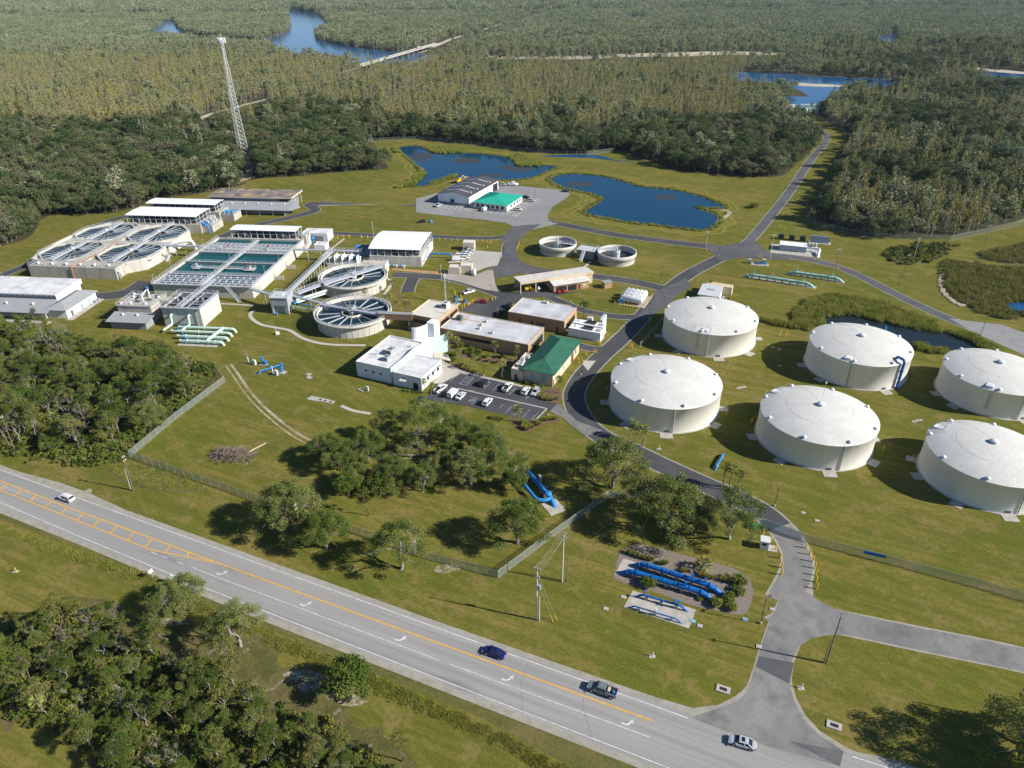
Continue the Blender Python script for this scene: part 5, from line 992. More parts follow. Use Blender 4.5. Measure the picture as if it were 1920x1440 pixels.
# ------------------------------------------------------------------ pipes on the lawns
def px_pipe(name, label, A, B, r, z, m, up0=1.8, up1=2.2, fl=(), sup=0, rad=None, group=None, extra=None):
    a, c = at(*A), at(*B); L = (c-a).length; an = math.degrees(math.atan2(c.y-a.y, c.x-a.x))
    return pipe_run(name, label, [(-.3, 0, -.5), (up0, 0, z), (L-up1, 0, z), (L+.3, 0, -.5)], r, m, an, (a.x, a.y), [(1, f) for f in fl]+[(0, .75), (2, .25)], [(up0+1+(L-up0-up1-2)*k/max(1, sup-1), 0, z-r*.8) for k in range(sup)], extra, rad, group)
def hand(x, z, m):
    def ex(t):
        for xx in x:
            b = MB(); b.cyl(xx, 0, z, z+1.0, .16, 8); b.lathe([(.34, 0), (.34, .08)], 12, (xx, 0, z+1)); b.build('valve', m, t)
    return ex
zz = zo(1160, 1000, 6.4)
big = [.08, .3, .42, .46, .62, .66, .82, .97]
px_pipe('blue_pipe', 'thick royal blue pipe in the mulch bed, upper of the two', zz((180, 385))[0], zz((1250, 735))[0], .62, 1.45, m_blue, 2.2, 2.6, big, 5, 1.6, 'thick blue pipes in the mulch bed', hand((13.5, 16.5), 2, m_blue))
px_pipe('blue_pipe', 'thick royal blue pipe in the mulch bed, lower one half hidden by shrubs', zz((30, 475))[0], zz((1150, 810))[0], .62, 1.45, m_blue, 2.2, 2.6, big, 5, 1.6, 'thick blue pipes in the mulch bed', hand((14.6,), 2, m_blue))
px_pipe('blue_pipe', 'medium blue pipe with valves on the upper part of the pale slab', zz((200, 755))[0], zz((850, 945))[0], .24, 1.1, m_blue, 1.5, 1.9, (.05, .2, .24, .5, .8, .85), 3, .6, 'blue pipes on the pale slab', hand((1.9, 8.4, 9.3), 1.2, m_blue))
px_pipe('blue_pipe', 'thin blue pipe on the lower part of the pale slab', zz((110, 885))[0], zz((780, 1090))[0], .16, .9, m_blue, 1.4, 1.6, (.1, .4, .7, .9), 3, .5, 'blue pipes on the pale slab', hand((6,), 1, m_steel))
a, c = at(985, 886), at(1042, 952); an = math.degrees(math.atan2(c.y-a.y, c.x-a.x)); L = (c-a).length
def u_branch(t):
    b = MB(); b.tube(bend([(0, -3.6, -.4), (1.2, -3.6, 1.3), (L*.78, -3.6, 1.3), (L*.85, -2.0, 1.3), (L*.85, 0, 1.3)], 1.3, 6), .5, 14); b.build('branch_pipe', m_blue2, t)
    b = MB(); b.box(L-3, L+2.2, -2.6, 1.8, 0, .1); b.build('slab', m_slab, t)
    b = MB(); b.box(L*.3, L*.36, 1.2, 1.8, 0, 2.4); b.bar((L*.4, 1.6, 0), (L*.6, 1.6, 1.4), .2); b.build('valve_stand', m_steel, t)
    b = MB(); b.lathe([(.95, 0), (.95, .25), (.4, .3)], 16, (L*.76, 0, 1.8)); b.build('valve', m_blue2, t)
pipe_run('blue_pipe', 'bright blue U shaped pipe pair under the oaks', [(0, 0, -.4), (1.4, 0, 1.3), (L-2.4, 0, 1.3), (L, 0, -.5)], .62, m_blue2, an, (a.x, a.y), [(1, .2), (1, .45), (1, .62), (1, .93)], [(5, 0, .6), (11, 0, .6)], u_branch, 1.6)
px_pipe('blue_pipe', 'short blue pipe beside three palms near the storage tanks', (1341, 882), (1357, 853), .3, .9, m_blue2, .9, .9, (.3, .7), 2)
px_pipe('blue_pipe', 'blue pipe bridge beside the vaulted roof and pickups', zo(800, 430, 12)((60, 640))[0], zo(800, 430, 12)((565, 650))[0], .42, 2.2, m_blue2, .4, .4, (.2, .7), 0, 1)
def stacks(xs):
    def ex(t):
        for x in xs:
            b = MB(); b.cyl(x, 0, 1.5, 4.6, .12, 8); b.build('air_vent', m_aqua, t)
    return ex
px_pipe('aqua_pipe', 'long pale aqua pipe on the lawn, nearer of the two', zo(1280, 400, 6)((690, 715))[0], zo(1280, 400, 6)((1480, 835))[0], .62, 1.5, m_aqua, 2.4, 2.6, big, 8, 1.6, 'pale aqua pipes on the lawn', stacks((4, 12, 25)))
px_pipe('aqua_pipe', 'pale aqua pipe on the lawn, farther and shorter one', zo(1280, 400, 6)((1170, 685))[0], zo(1280, 400, 6)((1805, 775))[0], .62, 1.5, m_aqua, 2.4, 2.6, big, 7, 1.6, 'pale aqua pipes on the lawn', stacks((4, 19)))
b = MB(); P = wpx(zo(1280, 400, 6)((640, 712), (760, 712), (1510, 830), (1490, 850))); b.prism(P, 0, .06); tag(b.build('pipe_slab', m_slab), 'long concrete slab under the nearer aqua pipe', 'slab')
b = MB(); P = wpx(zo(1280, 400, 6)((1150, 682), (1240, 690), (1790, 765), (1780, 782))); b.prism(P, 0, .06); tag(b.build('pipe_slab', m_slab), 'concrete slab under the farther aqua pipe', 'slab')
def skid(label, px, ang, cols, m_p=m_blue2):
    t = thing('pump_skid', label, 'pump', at(*px), R(ang))
    b = MB(); b.box(-3, 5, -1.6, 1.6, 0, .12); b.build('slab', m_slab, t)
    b = MB(); b.tube(bend([(-1.4, 0, 0), (-1.4, 0, 1.1), (3.8, 0, 1.1), (3.8, 0, 0)], .4), .25, 10); b.build('pipe', m_p, t); b = MB(); b.tube([(1, 0, 1.1), (1, 1.2, 1.1), (1, 1.3, 0)], .2, 8); b.build('pipe', m_p, t)
    for x, y, w, h, m in cols: b = MB(); b.box(x, x+w, y, y+w*.8, .1, h); b.build('cabinet', m, t)
    b = MB(); b.cyl(-1.4, 0, 1.2, 2.2, .3, 10); b.cyl(2.4, 0, 1.2, 2, .25, 10); b.build('pump', m_p, t)
    return t
skid('small blue pump skid with yellow cabinet by the road junction', (1421, 496), -20, [(-4.6, .4, 1.4, 1.9, m_steel), (1.6, .9, 1.8, 2.3, mat('pale_yellow_cabinet', (.62, .53, .24), .6))])
t = thing('backflow_assembly', 'blue backflow pipes and grey cabinets on the west lawn', 'pump', at(510, 694), R(-24))
b = MB(); b.tube([(-6, 2.5, .9), (3.6, .2, .9)], .14, 8); b.build('header', m_blue2, t); b = MB(); b.tube(bend([(-2.4, -4.2, -.2), (-2.2, -3.4, .8), (1.2, 2.2, 1.0), (1.6, 2.9, .9)], .6), .3, 10); b.build('pipe', m_blue2, t)
for x, y, m, h in ((-6.2, 2.6, m_blue2, 2.2), (-4.8, 2.4, m_blue2, 1.2), (4.2, .3, m_blue2, 1.5), (1.8, 3, m_blue2, 1.2)): b = MB(); b.cyl(x, y, 0, h, .38, 10); b.cyl(x, y, h, h+.3, .55, 10); b.build('pump', m, t)
for x, y, w, h in ((-9, .4, 1.2, 1.9), (-11, .2, .5, 2.8), (3.2, -2.6, 1.2, 1.9), (1.6, -2.0, .5, 2.8)): b = MB(); b.box(x, x+w, y, y+w*.7, 0, h); b.build('cabinet', m_steel, t)
b = MB(); b.bar((-10.9, .4, 0), (-10.9, .4, 5), .06); b.build('antenna', m_steel, t)
for x, y in ((-5.6, 2.3), (4.2, .2)): b = MB(); b.box(x-1.4, x+1.6, y-1, y+1, 0, .1); b.build('slab', m_slab, t)
def pad(label, pts, h=.12, m=None, holes=()):
    b = MB(); b.prism(wpx(pts), 0, h); o = b.build('concrete_slab', m or m_slab); tag(o, label, 'slab'); k = MB()
    for p in holes: q = at(*p); k.cyl(q.x, q.y, h-.05, h+.02, .45, 14)
    if holes: k.build('manhole', m_dark, o)
ZP = zo(440, 660, 9.6)
pad('long grey slab with three round holes on the west lawn', ZP((1290, 850), (1385, 790), (1500, 815), (1810, 890), (1755, 940), (1560, 890), (1470, 885)), holes=ZP((1545, 860), (1630, 883), (1730, 908)))
for k, q in enumerate((ZP((1270, 415), (1320, 380), (1390, 400), (1340, 432)), ZP((1280, 465), (1330, 432), (1405, 455), (1350, 488)))): pad(('upper square hatch slab on the west lawn', 'lower square hatch slab on the west lawn')[k], q)
for lab, x, y in (('pale drain slab beside the entrance drive', 1356, 1293), ('broken pale drain slab right of the entrance drive', 1564, 1361)):
    p = at(x, y); t = thing('storm_drain', lab, 'drain', p, R(-24)); b = MB(); b.box(-1.3, 1.3, -.8, .8, 0, .2); b.build('slab', m_slab, t); b = MB(); b.box(-.7, .7, -.35, .35, .2, .215); b.build('opening', m_dark, t)
# hatch covers scattered on the lawns: identical low squares, told apart by place
cov = [('white hatch lid in grass left of the pale pipe slab', 1169, 1120), ('white hatch lid in grass below the pale pipe slab', 1312, 1174), ('white hatch lid alone in grass left of the slab pipes', 1136, 1142), ('pale blue lid at the lower corner of the pipe slab', 1299, 1165), ('light blue lid between the mulch bed and lamp post', 1397, 1162),
       ('white lid at the edge of the entrance drive', 1448, 1143), ('white lid in open grass below the tank with antenna', 1506, 962), ('white lid in grass right of the gate', 1532, 977), ('white lid on the lawn near the highway drive mouth', 1423, 1213)]
for lab, x, y in cov:
    p = at(x, y); b = MB(); b.box(-.55, .55, -.45, .45, 0, .16); b.box(-.3, .3, -.25, .25, .16, .2); o = b.build('hatch_lid', m_slab if 'blue' not in lab else m_lb); o.location = p; o.rotation_euler = (0, 0, R(-20)); tag(o, lab, 'hatch')
for grp, pts in (('round lids between the two nearest tanks', [(1384, 728), (1390, 727), (1396, 726)]), ('round lids between the middle tanks', [(1713, 791), (1719, 789), (1726, 788)]), ('lids in shade left of the tank with blue pipe', [(1449, 651), (1461, 655), (1462, 686)])):
    for x, y in pts:
        p = at(x, y); b = MB(); b.cyl(p.x, p.y, 0, .12, .6, 14); tag(b.build('manhole_lid', m_slab), 'pale round manhole lid, '+grp.replace('round lids ', 'one of three ').replace('lids ', 'one of three '), 'manhole', grp)
# brush pile and log
t = thing('brush_pile', 'heap of dead grey branches on the west lawn', 'brush pile', at(437, 855), R(-10))
rb = random.Random(5); b = MB()
for k in range(1100):
    x, y = max(-6, min(6, rb.gauss(0, 3.2))), max(-3, min(3, rb.gauss(0, 1.6))); z = max(.1, 2.6-(x/6)**2*2-(y/3)**2*2)*rb.random()**.6; a = rb.uniform(0, 6.3); L = rb.uniform(.6, 2.2); q = Vector((math.cos(a)*L, math.sin(a)*L, rb.uniform(-.4, .6)))
    b.tube([(x, y, z), Vector((x, y, z))+q*.5+Vector((0, 0, .1)), Vector((x, y, z))+q], rb.uniform(.03, .09), 4, False, .4)
b.build('branches', mat('dead_wood', (.30, .235, .185), .9, var=.45, scale=1.5), t)
b = MB(); p, q = at(466, 849), at(499, 832); b.tube([(p.x, p.y, .25), (q.x, q.y, .25)], .3, 10, True, .7); tag(b.build('fallen_log', mat('fresh_log', (.45, .36, .25), .9, var=.3, scale=2)), 'pale sawn log lying beside the brush pile', 'log')

# ------------------------------------------------------------------ poles, lamps, bollards, fences, tower
def pole(name, label, px, h, r, m, lean=(0, 0), arms=(), group=None, xf=False):
    t = thing(name, label, 'pole', at(*px), 0, group); top = Vector((lean[0], lean[1], h))
    b = MB(); b.tube([(0, 0, 0), top], r, 10, True, .6); b.build('shaft', m, t)
    for z, L, a in arms:
        c, s = math.cos(R(a)), math.sin(R(a)); q = top*(z/h); b = MB(); b.box(-L/2, L/2, -.06, .06, -.08, .08, rz=R(a)); b.v = [(x+q.x, y+q.y, zz_+z) for x, y, zz_ in b.v]
        for e in (-L/2+.1, 0, L/2-.1): b.cyl(q.x+c*e, q.y+s*e, z+.08, z+.4, .06, 6)
        b.build('crossarm', m_steel, t)
    if xf: b = MB(); b.cyl(.55, 0, h*.6, h*.6+1.1, .32, 12); b.build('transformer', m_greyroof, t)
    return t
pole('power_pole', 'tall concrete power pole by the highway carrying a grey transformer', (1006, 1162), 15.2, .17, m_cpole, arms=((14.8, 1.4, -20), (12.6, 1.2, -20)), xf=True)
pole('power_pole', 'tall concrete power pole between the fence corner and the mulch bed', (1054, 1091), 15.0, .17, m_cpole, arms=((14.6, 1.2, -20), (13.2, 1.2, -20)))
pole('stub_pole', 'short concrete stub pole beside the pole with transformer', (1011, 1164), 7.4, .13, m_cpole)
pole('stub_pole', 'short brown stub pole beside the second power pole', (1063, 1090), 7.6, .12, m_wood)
pole('power_pole', 'wooden power pole in front of the roadside oaks', (570, 1022), 13.6, .17, m_wood, (-.3, .4), ((12.2, .8, 70), (11, .8, 70)))
pole('power_pole', 'wooden power pole at the west fence corner by the highway', (250, 920), 11.4, .16, m_wood, (.5, 0), ((11.2, .8, 66), (10, .8, 66)))
pole('stub_pole', 'thin grey guy stub beside the west fence corner pole', (245, 918), 7, .08, m_steel, (.2, .2))
pole('power_pole', 'wooden power pole against the west wood edge', (28, 846), 12, .17, m_wood, (.3, .3), ((11.6, .8, 66),))
pole('stub_pole', 'short wooden stub pole at the west wood edge', (20, 842), 6.5, .12, m_wood)
pole('power_pole', 'wooden power pole in the lawn wedge at the entrance drive fork', (1549, 1243), 14.1, .17, m_wood, (0, 0), ((13.6, .9, 66),))
pole('stub_pole', 'short wooden stub pole at the entrance drive fork', (1544, 1243), 7, .13, m_wood)
pole('power_pole', 'wooden power pole off the right edge throwing a long shadow', (1962, 1368), 14, .17, m_wood)
for lab, px, h in (('wooden pole with yellow guards beside the right access road', (1565, 504), 10), ('wooden pole at the edge of the round shrub island', (1693, 520), 11), ('wooden pole near the right forest fence', (1845, 458), 10), ('white concrete pole rising from the round shrub island', (1713, 485), 10.5), ('white concrete pole at the access road by the pump station', (1443, 486), 12.5), ('slim pole with twin heads by the pond corner junction', (1323, 468), 9.5)):
    pole('utility_pole', lab, px, h, .14, m_cpole if 'white' in lab or 'slim' in lab else m_wood, arms=((h-.6, 1.6, 10),))
def wire(label, pts, sag=.5):
    b = MB()
    for a, c in pts:
        a, c = Vector(a), Vector(c); b.tube([a.lerp(c, k/10)-Vector((0, 0, sag*4*(k/10)*(1-k/10))) for k in range(11)], .015, 4, False)
    tag(b.build('overhead_wire', mat('aluminium_wire', (.5, .5, .5), .5)), label, 'wire')
p1, p2 = at(1006, 1162), at(1054, 1091); Zv = lambda p, z, dx=0: (p.x+dx, p.y, z)
wire('overhead wires strung between the two concrete power poles', [(Zv(p1, 15, d_), Zv(p2, 14.8, d_)) for d_ in (-.6, 0, .6)]+[(Zv(p1, 12.8, 0), Zv(p2, 13.4, 0))])
p4 = at(1549, 1243); wire('overhead wire from the second concrete pole to the drive fork pole', [(Zv(p2, 13.8), Zv(p4, 13.8))], 1.2)
wire('guy wires from the concrete pole down to two yellow ground guards', [(Zv(p1, 12), Zv(at(1037, 1166), .1)), (Zv(p1, 14), Zv(at(1043, 1162), .1))], 0)
for lab, px in (('yellow guy guard left of its twin by the power pole', (1037, 1167)), ('yellow guy guard right of its twin by the power pole', (1045, 1164))):
    q = at(*px); g = MB(); dv = (Vector((p1.x, p1.y, 13))-q).normalized(); g.tube([q, q+dv*2.2], .05, 6); tag(g.build('guy_guard', m_yel), lab, 'guard')
def lamp(label, px, h=8, a=0, dbl=False, group='tall lamp posts of the plant roads', base=True, m=None):
    t = thing('lamp_post', label, 'lamp post', at(*px), R(a), group); m = m or mat('bronze_pole', (.09, .075, .065), .5)
    b = MB(); b.cyl(0, 0, .5, h, .1, 8, .07); b.bar((0, 0, h), (.9, 0, h+.05), .07); b.build('shaft', m, t)
    b = MB(); b.box(.5, 1.25, -.2, .2, h-.02, h+.14)
    if dbl: b.box(-1.25, -.5, -.2, .2, h-.02, h+.14)
    b.build('lamp_head', m_steeld, t)
    if base: b = MB(); b.cyl(0, 0, 0, .5, .28, 10); b.build('footing', m_slab, t)
lamps = [('lamp post beside the mulch bed with long shadow', (1426, 1169), 7.8), ('lamp post on the lawn between thickeners and garage', (1239, 529), 7.9), ('lamp post at the thickener lawn corner of the back lot road', (1036, 430), 6.4), ('lamp post above the right thickener at the upper road', (1191, 450), 6.5), ('lamp post at the upper road near the pond corner', (1324, 470), 8), ('lamp post at the west end of the back lot road', (714, 391), 7), ('lamp post in front of the field office lot', (888, 411), 6.6), ('lamp post at the planted island beside the field office', (970, 401), 6.8), ('lamp post at the far planted island of the back lot', (1003, 374), 7),
         ('lamp post at the road junction corner opposite the pump station', (1347, 479), 6.4), ('lamp post along the right access road in grass', (1683, 541), 8), ('lamp post where the right access road widens', (1839, 628), 7.5), ('lamp post by the forest road lawn', (1489, 384), 8), ('lamp post on the pond bank above the junction', (1359, 365), 7.5), ('lamp post in the office courtyard', (907, 704), 5), ('lamp post at the lower edge of the parking lot', (1027, 779), 7), ('lamp post beside the green roofed shop', (1089, 703), 6.6), ('lamp post in shadow of the farthest tank', (1217, 596), 6), ('slim grey lamp post on the lawn below the antenna tank', (1452, 949), 6), ('lamp post on the lawn right of the link building', (922, 560), 6), ('lamp post in the lawn beyond the peeling roof', (611, 377), 7), ('lamp post behind the clarifier canopy lawn', (806, 361), 6.5), ('lamp post on the grass strip west of the warehouse', (815, 356), 6.5), ('pale light pole in the lawn by the fuel tanks', (1070, 565), 6.5)]
for i, (lab, px, h) in enumerate(lamps): lamp(lab, px, h, [20, -60, 10, 100, 160][i % 5], i in (3, 4, 13))
# lattice tower
tb = at(457, 292); TH = 80.5; t = thing('cell_tower', 'tall white lattice cell tower with antennas above the woods', 'tower', tb, R(12))
def corner(k, z): r = 4.3*(1-z/TH)+.75*(z/TH); a = 2*math.pi*k/3+.5; return Vector((r*math.cos(a), r*math.sin(a), z))
m_lat = mat('white_lattice', (.66, .68, .68), .5)
b = MB()
for k in range(3): b.tube([corner(k, 0), corner(k, TH)], .17, 6, True, .5)
b.build('leg', m_lat, t)
b = MB(); n = 26
for i in range(n):
    z0, z1 = TH*i/n, TH*(i+1)/n
    for k in range(3):
        j = (k+1) % 3; mid = (corner(k, z1)+corner(j, z1))/2; b.bar(corner(k, z0), mid, .13); b.bar(corner(j, z0), mid, .13); b.bar(corner(k, z1), corner(j, z1), .08)
b.build('bracing', m_lat, t)
b = MB()
for k in range(12):
    a = 2*math.pi*k/12; b.box(2.2, 2.7, -.25, .25, TH-3, TH+.4, rz=a); b.bar((.6*math.cos(a), .6*math.sin(a), TH-1.5), (2.4*math.cos(a), 2.4*math.sin(a), TH-1.5), .12)
b.cyl(0, 0, TH, TH+3, .12, 6); b.build('antenna', m_wpipe, t)
b = MB(); b.box(-4, 3, -5, -1, 0, 2.8); b.build('cabinet', m_wpipe, t)
# slender monopole beside the link building, masts
t = thing('radio_mast', 'slim white lattice mast behind the tan link building', 'mast', at(836, 566), 0); b = MB()
for k in range(3): a = k*2.1; b.tube([(.3*math.cos(a), .3*math.sin(a), 0), (.2*math.cos(a), .2*math.sin(a), 11.4)], .06, 5)
for i in range(22):
    for k in range(3): a, c = k*2.1, ((k+1) % 3)*2.1; b.bar((.28*math.cos(a), .28*math.sin(a), i*.52), (.28*math.cos(c), .28*math.sin(c), i*.52+.5), .05)
b.build('lattice', m_steel, t); b = MB(); b.box(-.5, .5, -.3, .3, 11.2, 12); b.bar((0, 0, 11.5), (0, 0, 14), .06); b.build('antenna', m_wpipe, t)
for lab, px, h in (('white mast left of the vaulted roof', (701, 447), 8.5), ('white light pole at the sand strip corner', (828, 528), 7.5), ('white light pole in the concrete yard lawn', (842, 531), 6)): 
    t = thing('light_mast', lab, 'mast', at(*px), 0, 'white light masts'); b = MB(); b.cyl(0, 0, 0, h, .1, 8); b.box(-.3, .3, -.15, .15, h, h+.3); b.build('shaft', m_steel, t)
# bollards
bm = MB(); bm.lathe([(.13, 0), (.13, 1.05), (.09, 1.16), (.01, 1.2)], 12); b0 = bm.build('bollard', m_yel); used_b = [False]
def bollard(label, px, group, sc=1.0):
    o = b0 if not used_b[0] else b0.copy()
    if used_b[0]: COL.objects.link(o)
    used_b[0] = True; o.location = at(*px); o.scale = (sc*.8, sc*.8, sc); tag(o, label, 'bollard', group)
for y_, pts, lab, g in ((0, zr((548, 262), (556, 314), (556, 354)), 'yellow bollard left of the entrance drive below the kiosk', 'bollards left of the entrance drive'),
    (0, zr((694, 205), (714, 242), (732, 280), (742, 318), (747, 358), (749, 395), (752, 434)), 'yellow bollard right of the entrance drive below the gate', 'bollards right of the entrance drive')):
    for p in pts: bollard(lab, p, g, 1.55)
for lab, p in (('yellow bollard behind the kiosk at the gate end', (1430, 1002)), ('yellow bollard between the kiosk and the drive', (1445, 1016)), ('yellow bollard at the kiosk step', (1454, 1031)), ('yellow bollard by the green box at the gate', (1413, 986))): bollard(lab, p, None, 1.5)
sets = [('yellow bollard along the front of the chemical tanks', 'bollards before the chemical tanks', zd((955, 768), (1002, 775), (1035, 782), (1062, 787), (1085, 792), (1108, 797), (1132, 802), (1158, 806), (1185, 808))), ('yellow bollard along the right end of the chemical tanks', 'bollards right of the chemical tanks', zd((1200, 792), (1212, 780), (1222, 768), (1232, 756), (1243, 744), (1254, 732), (1264, 720), (1275, 708))),
        ('yellow bollard along the grass edge road past the vaulted roof', 'bollards along the plant road', zc((5, 655), (62, 655), (120, 655), (172, 655), (222, 660), (830, 680), (880, 682), (930, 682), (980, 684), (1145, 686), (1190, 690), (1230, 700), (1262, 694), (1255, 708), (1233, 745)) + zb((1185, 530), (1235, 522), (1288, 520), (1335, 520), (1385, 525), (1437, 528))),
        ('yellow bollard round the small blue pumps by the red car', 'bollards round the blue pumps', zc((955, 1120), (962, 1140), (1008, 1150), (1012, 1165), (1020, 1190), (1072, 1230), (1090, 1215), (1105, 1205), (1120, 1195), (1225, 1195), (1275, 1190), (1300, 1178), (1022, 1255), (1040, 1245))),
        ('yellow bollard on the road side of the left thickener', 'bollards by the left thickener', zd((130, 312), (136, 295), (142, 278), (150, 262))), ('yellow bollard at the generator slab corner', 'bollards at the generator', zd((815, 1112), (830, 1116), (840, 1108))), ('yellow bollard at the shop door', 'bollards at the shop door', zd((655, 1265), (680, 1245), (716, 1195), (783, 1175), (803, 1180))),
        ('yellow pipe guard bollard beside a tank wall', 'bollards beside the tanks', [(1138, 732), (1362, 780), (1411, 790), (1408, 794), (1656, 845), (1711, 860), (1182, 651), (1185, 653)]), ('yellow guard bollard at the lid behind the farthest tank', 'bollards round the valve lid', zq((542, 870), (550, 855), (578, 875), (585, 858))), ('yellow guard bollard in the lawn along the forest road', 'bollards on the forest lawn', zq((551, 42), (565, 42), (547, 268), (572, 270), (705, 45), (715, 45))), ('yellow bollard near the small pump skid', 'bollards by the pump skid', zo(1280, 400, 6)((850, 500), (882, 500), (963, 600))), ('yellow bollard at a pole foot by the access road', 'bollards at the pole foot', zo(1280, 400, 6)((1700, 625), (1748, 632)))]
for lab, g, pts in sets:
    for p in pts: bollard(lab, p, g, 1.3)
# small marker posts
for lab, px in (('white marker post with pale base near the highway', (1224, 1231)), ('yellow tipped marker post below the nearest tank', (1175, 828)), ('white marker post on the lawn below the nearest tank', (1236, 842)), ('white post right of the drain by the drive', (1503, 1291)), ('yellow marker pair on the roadside grass', (31, 1072))):
    p = at(*px); t = thing('marker_post', lab, 'marker post', p); b = MB(); b.cyl(0, 0, .08, 1.3, .1, 8); b.build('post', m_yel if 'yellow' in lab else m_wpipe, t); b = MB(); b.box(-.8, .5, -.4, .4, 0, .1); b.build('base', m_slab, t)
# fences
def fence(label, pts, h=2.3, sp=3.1, world=False, post_m=None, fab=None):
    P = pts if world else wpx(pts); t = thing('chain_link_fence', label, 'fence', P[0])
    P = [Vector((p[0], p[1], 0))-Vector((P[0][0], P[0][1], 0)) for p in P]
    b = MB(); b2 = MB(); pm = MB(); pm.cyl(0, 0, 0, h+.1, .05, 6); first = None
    for a, c in zip(P, P[1:]):
        b.box(0, (c-a).length, -.012, .012, .05, h, rz=math.atan2(c.y-a.y, c.x-a.x), o=(a.x, a.y)); b2.bar(a+Vector((0, 0, h)), c+Vector((0, 0, h)), .05); b2.bar(a+Vector((0, 0, .1)), c+Vector((0, 0, .1)), .04)
    b.build('mesh', fab or m_fence, t); b2.build('rail', m_fpost, t)
    tot = sum((c-a).length for a, c in zip(P, P[1:])); sp = max(sp, tot/95)
    for a, c in zip(P, P[1:]):
        n = max(1, round((c-a).length/sp))
        for k in range(n):
            q = a.lerp(c, k/n)
            if first is None: first = pm.build('post', post_m or m_fpost, t); o = first
            else: o = first.copy(); COL.objects.link(o); o.parent = t
            o.location = q
    return t
fence('chain link fence running along the highway lawn to the oaks', [(405, 690), (422, 716), (330, 786), (244, 858), (330, 888), (430, 922), (500, 948), (640, 990), (800, 1048), (870, 1066), (934, 1084), (1030, 1012), (1140, 933), (1240, 930), (1410, 978)])
fence('chain link fence from the gate to the right edge, blue sign on it', [(1503, 1014), (1640, 1050), (1780, 1087), (1920, 1127), (2120, 1184)])
fence('chain link fence behind the upper pond along the woods', [(728, 317), (712, 300), (672, 272), (700, 265), (780, 262), (900, 274), (1010, 287), (1100, 291), (1150, 284)], 2.6, 8, fab=mat('far_chain_link', (.22, .26, .21), .7, trans=.86))
fence('pale chain link fence slanting along the forest road', [(1596, 257), (1575, 300), (1545, 355), (1511, 414)], 2.6, 6, fab=mat('pale_chain_link', (.62, .63, .62), .6, trans=.35))
fence('chain link fence along the front of the right forest', [(1511, 414), (1560, 432), (1640, 447), (1780, 452), (1850, 437), (1920, 420), (2050, 392)], 2.6, 6, fab=mat('far_chain_link', (.22, .26, .21), .7, trans=.86))
fence('chain link fence from the forest road bend up to the river intake', [(1530, 217), (1565, 240), (1596, 257)], 2.6, 6, fab=MATS['far_chain_link'])
fence('short chain link fence beside the farthest storage tank road', [(1246, 598), (1200, 650)], 1.6)
t = thing('sliding_gate', 'bluish chain link sliding gate across the entrance drive', 'gate', at(1425, 985)); q = at(1502, 1013)-at(1425, 985); an = math.atan2(q.y, q.x); L = q.length
b = MB(); b.box(0, L, -.015, .015, .15, 2.4, rz=an); b.build('mesh', mat('gate_mesh', (.34, .42, .50), .5, trans=.5), t); b = MB()
for z in (.15, 2.4): b.bar((0, 0, z), (q.x, q.y, z), .1)
for k in range(5): b.bar((q.x*k/4, q.y*k/4, 0), (q.x*k/4, q.y*k/4, 2.5), .09)
b.build('frame', m_fpost, t)
b = MB(); p = at(1637, 1049); b.box(-2.4, 2.4, -.06, .06, 1.25, 2.15); o = b.build('fence_sign', m_blue); o.location = (p.x, p.y-.12, 0); o.rotation_euler = (0, 0, R(-20)); tag(o, 'blue sign board fixed to the chain link fence', 'sign')
t = thing('guard_kiosk', 'small white guard kiosk beside the entrance gate', 'kiosk', at(1432, 1030), R(-18)); b = MB(); b.box(-.95, .95, -.1, 1.9, .1, 2.35); b.build('wall', m_wwall, t); b = MB(); b.box(-1.1, 1.15, -.25, 2.05, 2.35, 2.5); b.build('roof', m_white, t)
for x0, x1, y, z in ((.95, .98, .3, 1.2),): b = MB(); b.box(x0, x1, y, y+1.2, z, z+.8); b.build('window', m_glass, t)
b = MB(); b.box(-.6, .4, -.13, -.1, 1.2, 2); b.build('window', m_glass, t); b = MB(); b.box(.9, 3, -.2, 2, 0, .1); b.build('step', m_slab, t)
b = MB(); b.box(-.8, .8, -.6, .6, 0, 1.1); o = b.build('control_box', mat('green_box', (.02, .28, .12), .5)); o.location = at(1416, 990); tag(o, 'green control box under the oak at the gate', 'box')
for lab, px, col in (('white road sign back by the highway ditch', (287, 1085), m_wpipe), ('pale green road sign beside the roadside tree', (325, 1095), mat('sign_green', (.35, .55, .5), .5))):
    t = thing('road_sign', lab, 'sign', at(*px), R(60)); b = MB(); b.bar((0, 0, 0), (0, 0, 2.6), .07); b.build('post', m_steel, t); b = MB(); b.box(-.5, .5, -.03, .03, 1.8, 2.8); b.build('panel', col, t)
# signs and clutter on the plant lawns
b = MB(); b.box(-1.4, 1.4, -1, 1, .1, 1.5); b.box(-2.6, -1, -1.4, .6, 0, .9); o = b.build('tarp_heap', m_black); o.location = at(793, 417); tag(o, 'black tarp heap on the lawn before the back lot', 'tarp'); b = MB(); b.lathe([(.9, 0), (1, .5), (.6, 1.3), (.02, 1.5)], 10); o = b.build('tarp_heap', m_blue2); o.location = at(808, 417); tag(o, 'blue and white tarp bundle beside the black heap', 'tarp')
for lab, px in (('blue pump with slab near the silver pickup', (855, 561)), ('blue pump with slab left of the red car', (872, 568)), ('lone blue valve by the link building corner', (853, 569))):
    t = thing('blue_pump', lab, 'pump', at(*px), R(-24)); b = MB(); b.box(-.2, 2.4, -1, 1, 0, .1); b.build('slab', m_slab, t); b = MB(); b.tube(bend([(-1, 0, 0), (-.8, 0, 1.1), (.6, 0, 1.6), (1, 0, .1)], .4), .28, 8); b.build('pipe', m_blue2, t)
